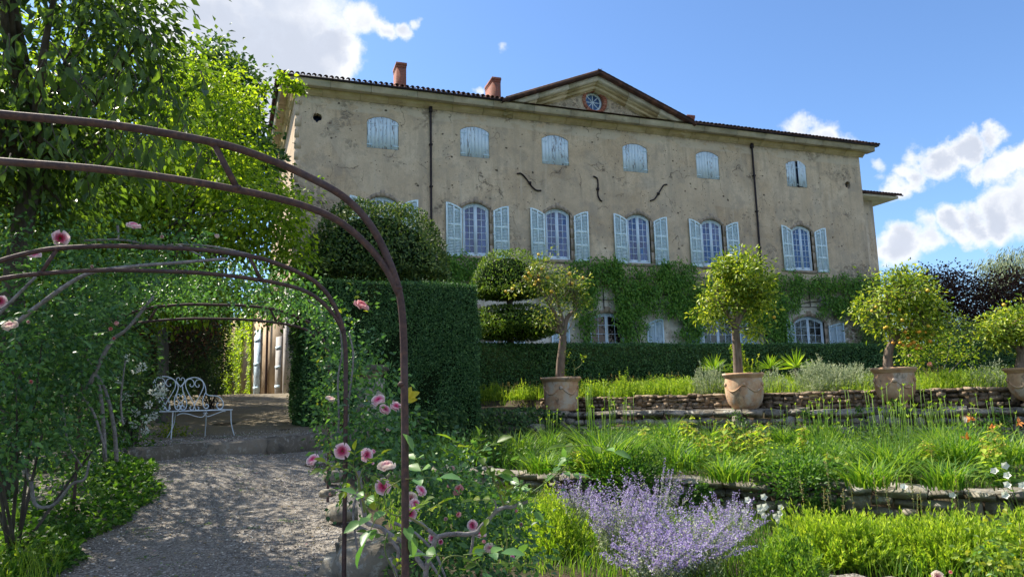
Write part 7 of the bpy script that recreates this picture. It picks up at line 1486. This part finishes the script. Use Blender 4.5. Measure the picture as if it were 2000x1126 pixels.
# little dock spikes, bellflowers, edge rose
def spikes(label, pts, rs, mat='seed_straw'):
    root = thing('dock_spikes', label, 'wild dock', (*on_v(pts[0][0], pts[0][1]), -1.55)); out, Q = [], []
    for (px, v, h) in pts:
        p2 = on_v(px, v); g = float(height(*p2)); b0 = np.array([*p2, g]); t_ = b0+np.array([rs.normal()*.03, rs.normal()*.03, h]); out.append(tube([b0, t_], [.004, .002], 4)); k = rs.rand(46); Q.append(b0+(t_-b0)*(.55+.45*k)[:, None]+rs.normal(size=(46, 3))*.007)
    V, F = cat2(out); mk('stalks', V, F, 'green_stem', root, kind='stuff'); Q = np.concatenate(Q); leaves('seed_heads', Q, rdir(len(Q), rs)+np.array([0, 0, 1.]), rdir(len(Q), rs), .018, .009, mat, root, rs=rs)
spikes('brown dock spikes poking out of the green mounds before the low wall', [(1545, 8.3, .62), (1575, 8.0, .55), (1597, 8.4, .78), (1640, 8.3, .6), (1680, 8.3, .75), (1708, 8.1, .7), (1745, 8.3, .72), (1750, 8.0, .55), (1760, 8.1, .58), (1830, 8.5, .75), (1855, 8.5, .7), (1590, 8.1, .5), (1610, 8.2, .52)], rs)
def bell(label, fl, base, seed, r_=.028):
    rs = np.random.RandomState(seed); p2 = on_v(*base); g = float(height(*p2)); b0 = np.array([*p2, g]); root = thing('bellflower', label, 'bellflower', b0, 'white bellflowers in the front bed'); dep = float(b0@_F); out = []
    for (px, py) in fl:
        c = atd(px, py, dep); out.append(tube([b0+rs.normal(size=3)*.03*np.array([1, 1, 0]), (b0+c)/2, c], [.004, .0035, .002], 4, 2)); f = unit(-ray(px, py))+rdir(1, rs)[0]*.4+np.array([0, 0, .3]); q_ = Vector(unit(f)).to_track_quat('Z', 'Y').to_matrix().to_4x4()
        V, F = [], []
        for i, (rr2, zz) in enumerate(((.12, 0), (.55, .35), (.75, .8), (1.15, 1.1))):
            for k in range(10): a2 = k*.6283; r3 = rr2*(1+(.16 if i == 3 else .03)*math.cos(5*a2)); V.append((r3*math.cos(a2), r3*math.sin(a2), zz))
        F = [[i*10+k, i*10+(k+1) % 10, (i+1)*10+(k+1) % 10, (i+1)*10+k] for i in range(3) for k in range(10)]
        put('flower', mesh('flower', np.array(V)*r_, np.array(F), 'flower_white', np.full(len(V), rs.rand()), True), root, Matrix.Translation(Vector(c-BASE[root.name])) @ q_)
    V, F = cat2(out); mk('stems', V, F, 'green_stem', root, kind='stuff')
bell('white bellflowers clustered against the wall at the right of the catmint', [(1492, 970), (1462, 976), (1485, 990), (1495, 988), (1483, 998), (1490, 1008), (1455, 1000), (1493, 995)], (1485, 8.2), 321, .03)
bell('white bellflowers on tall stems left of the green mound', [(1526, 990), (1522, 1003), (1519, 1017), (1523, 1010), (1515, 1007)], (1520, 8.1), 322, .026)
bell('white bellflowers near the right edge, before the low wall', [(1962, 908), (1944, 922), (1970, 930), (1965, 948), (1997, 950), (1964, 965)], (1960, 8.7), 323, .03)
bell('small white flowers among the weeds left of the catmint', [(1068, 1024), (1063, 1065), (1148, 1068), (1113, 1090), (1165, 1040), (1086, 1042)], (1100, 6.7), 324, .02)
bell('two lilac-white bellflowers nodding over the low wall', [(1765, 953), (1861, 970)], (1810, 8.6), 325, .03)
rs = np.random.RandomState(331); p2 = on_v(1960, 6.7); root = thing('rose_bush', 'yellowish young rose leaves and a pink bud in the bottom right corner', 'rose bush', (*p2, -1.6)); dq = 5.6
crown_leaves(root, [EL(1960, 1080, dq, 50, 30, .25), EL(1990, 1040, dq, 30, 30, .2), EL(1925, 1105, dq, 24, 18, .15)], 26, 9, .08, .05, .034, 'leaf_young', rs, .1, .1, .8, full=True)
st = []
for k in range(14): st.append(leafspray(root, atd(rs.uniform(1905, 2000), rs.uniform(1040, 1120), dq-.2), rdir(1, rs)[0], 4, .05, [leafY[0], leafR[3], leafY[1]], rs))
for pts in (([(1985, 1160), (1975, 1100), (1960, 1060)]), ([(1985, 1160), (1940, 1110), (1915, 1090)]), ([(1990, 1160), (1995, 1080), (1990, 1020)])): V, F = tube([atd(x_, y_, dq) for x_, y_ in pts], [.007, .005, .003], 6, 3); mk('cane', V, F, 'green_stem', root)
V, F = cat2(st); mk('leaf_stalks', V, F, 'green_stem', root, kind='stuff'); rose(root, 1857, 1117, 6, 5.6, 'rose_coral', rs=rs); rose(root, 1832, 1126, 12, 5.5, 'rose_pale', rs=rs)
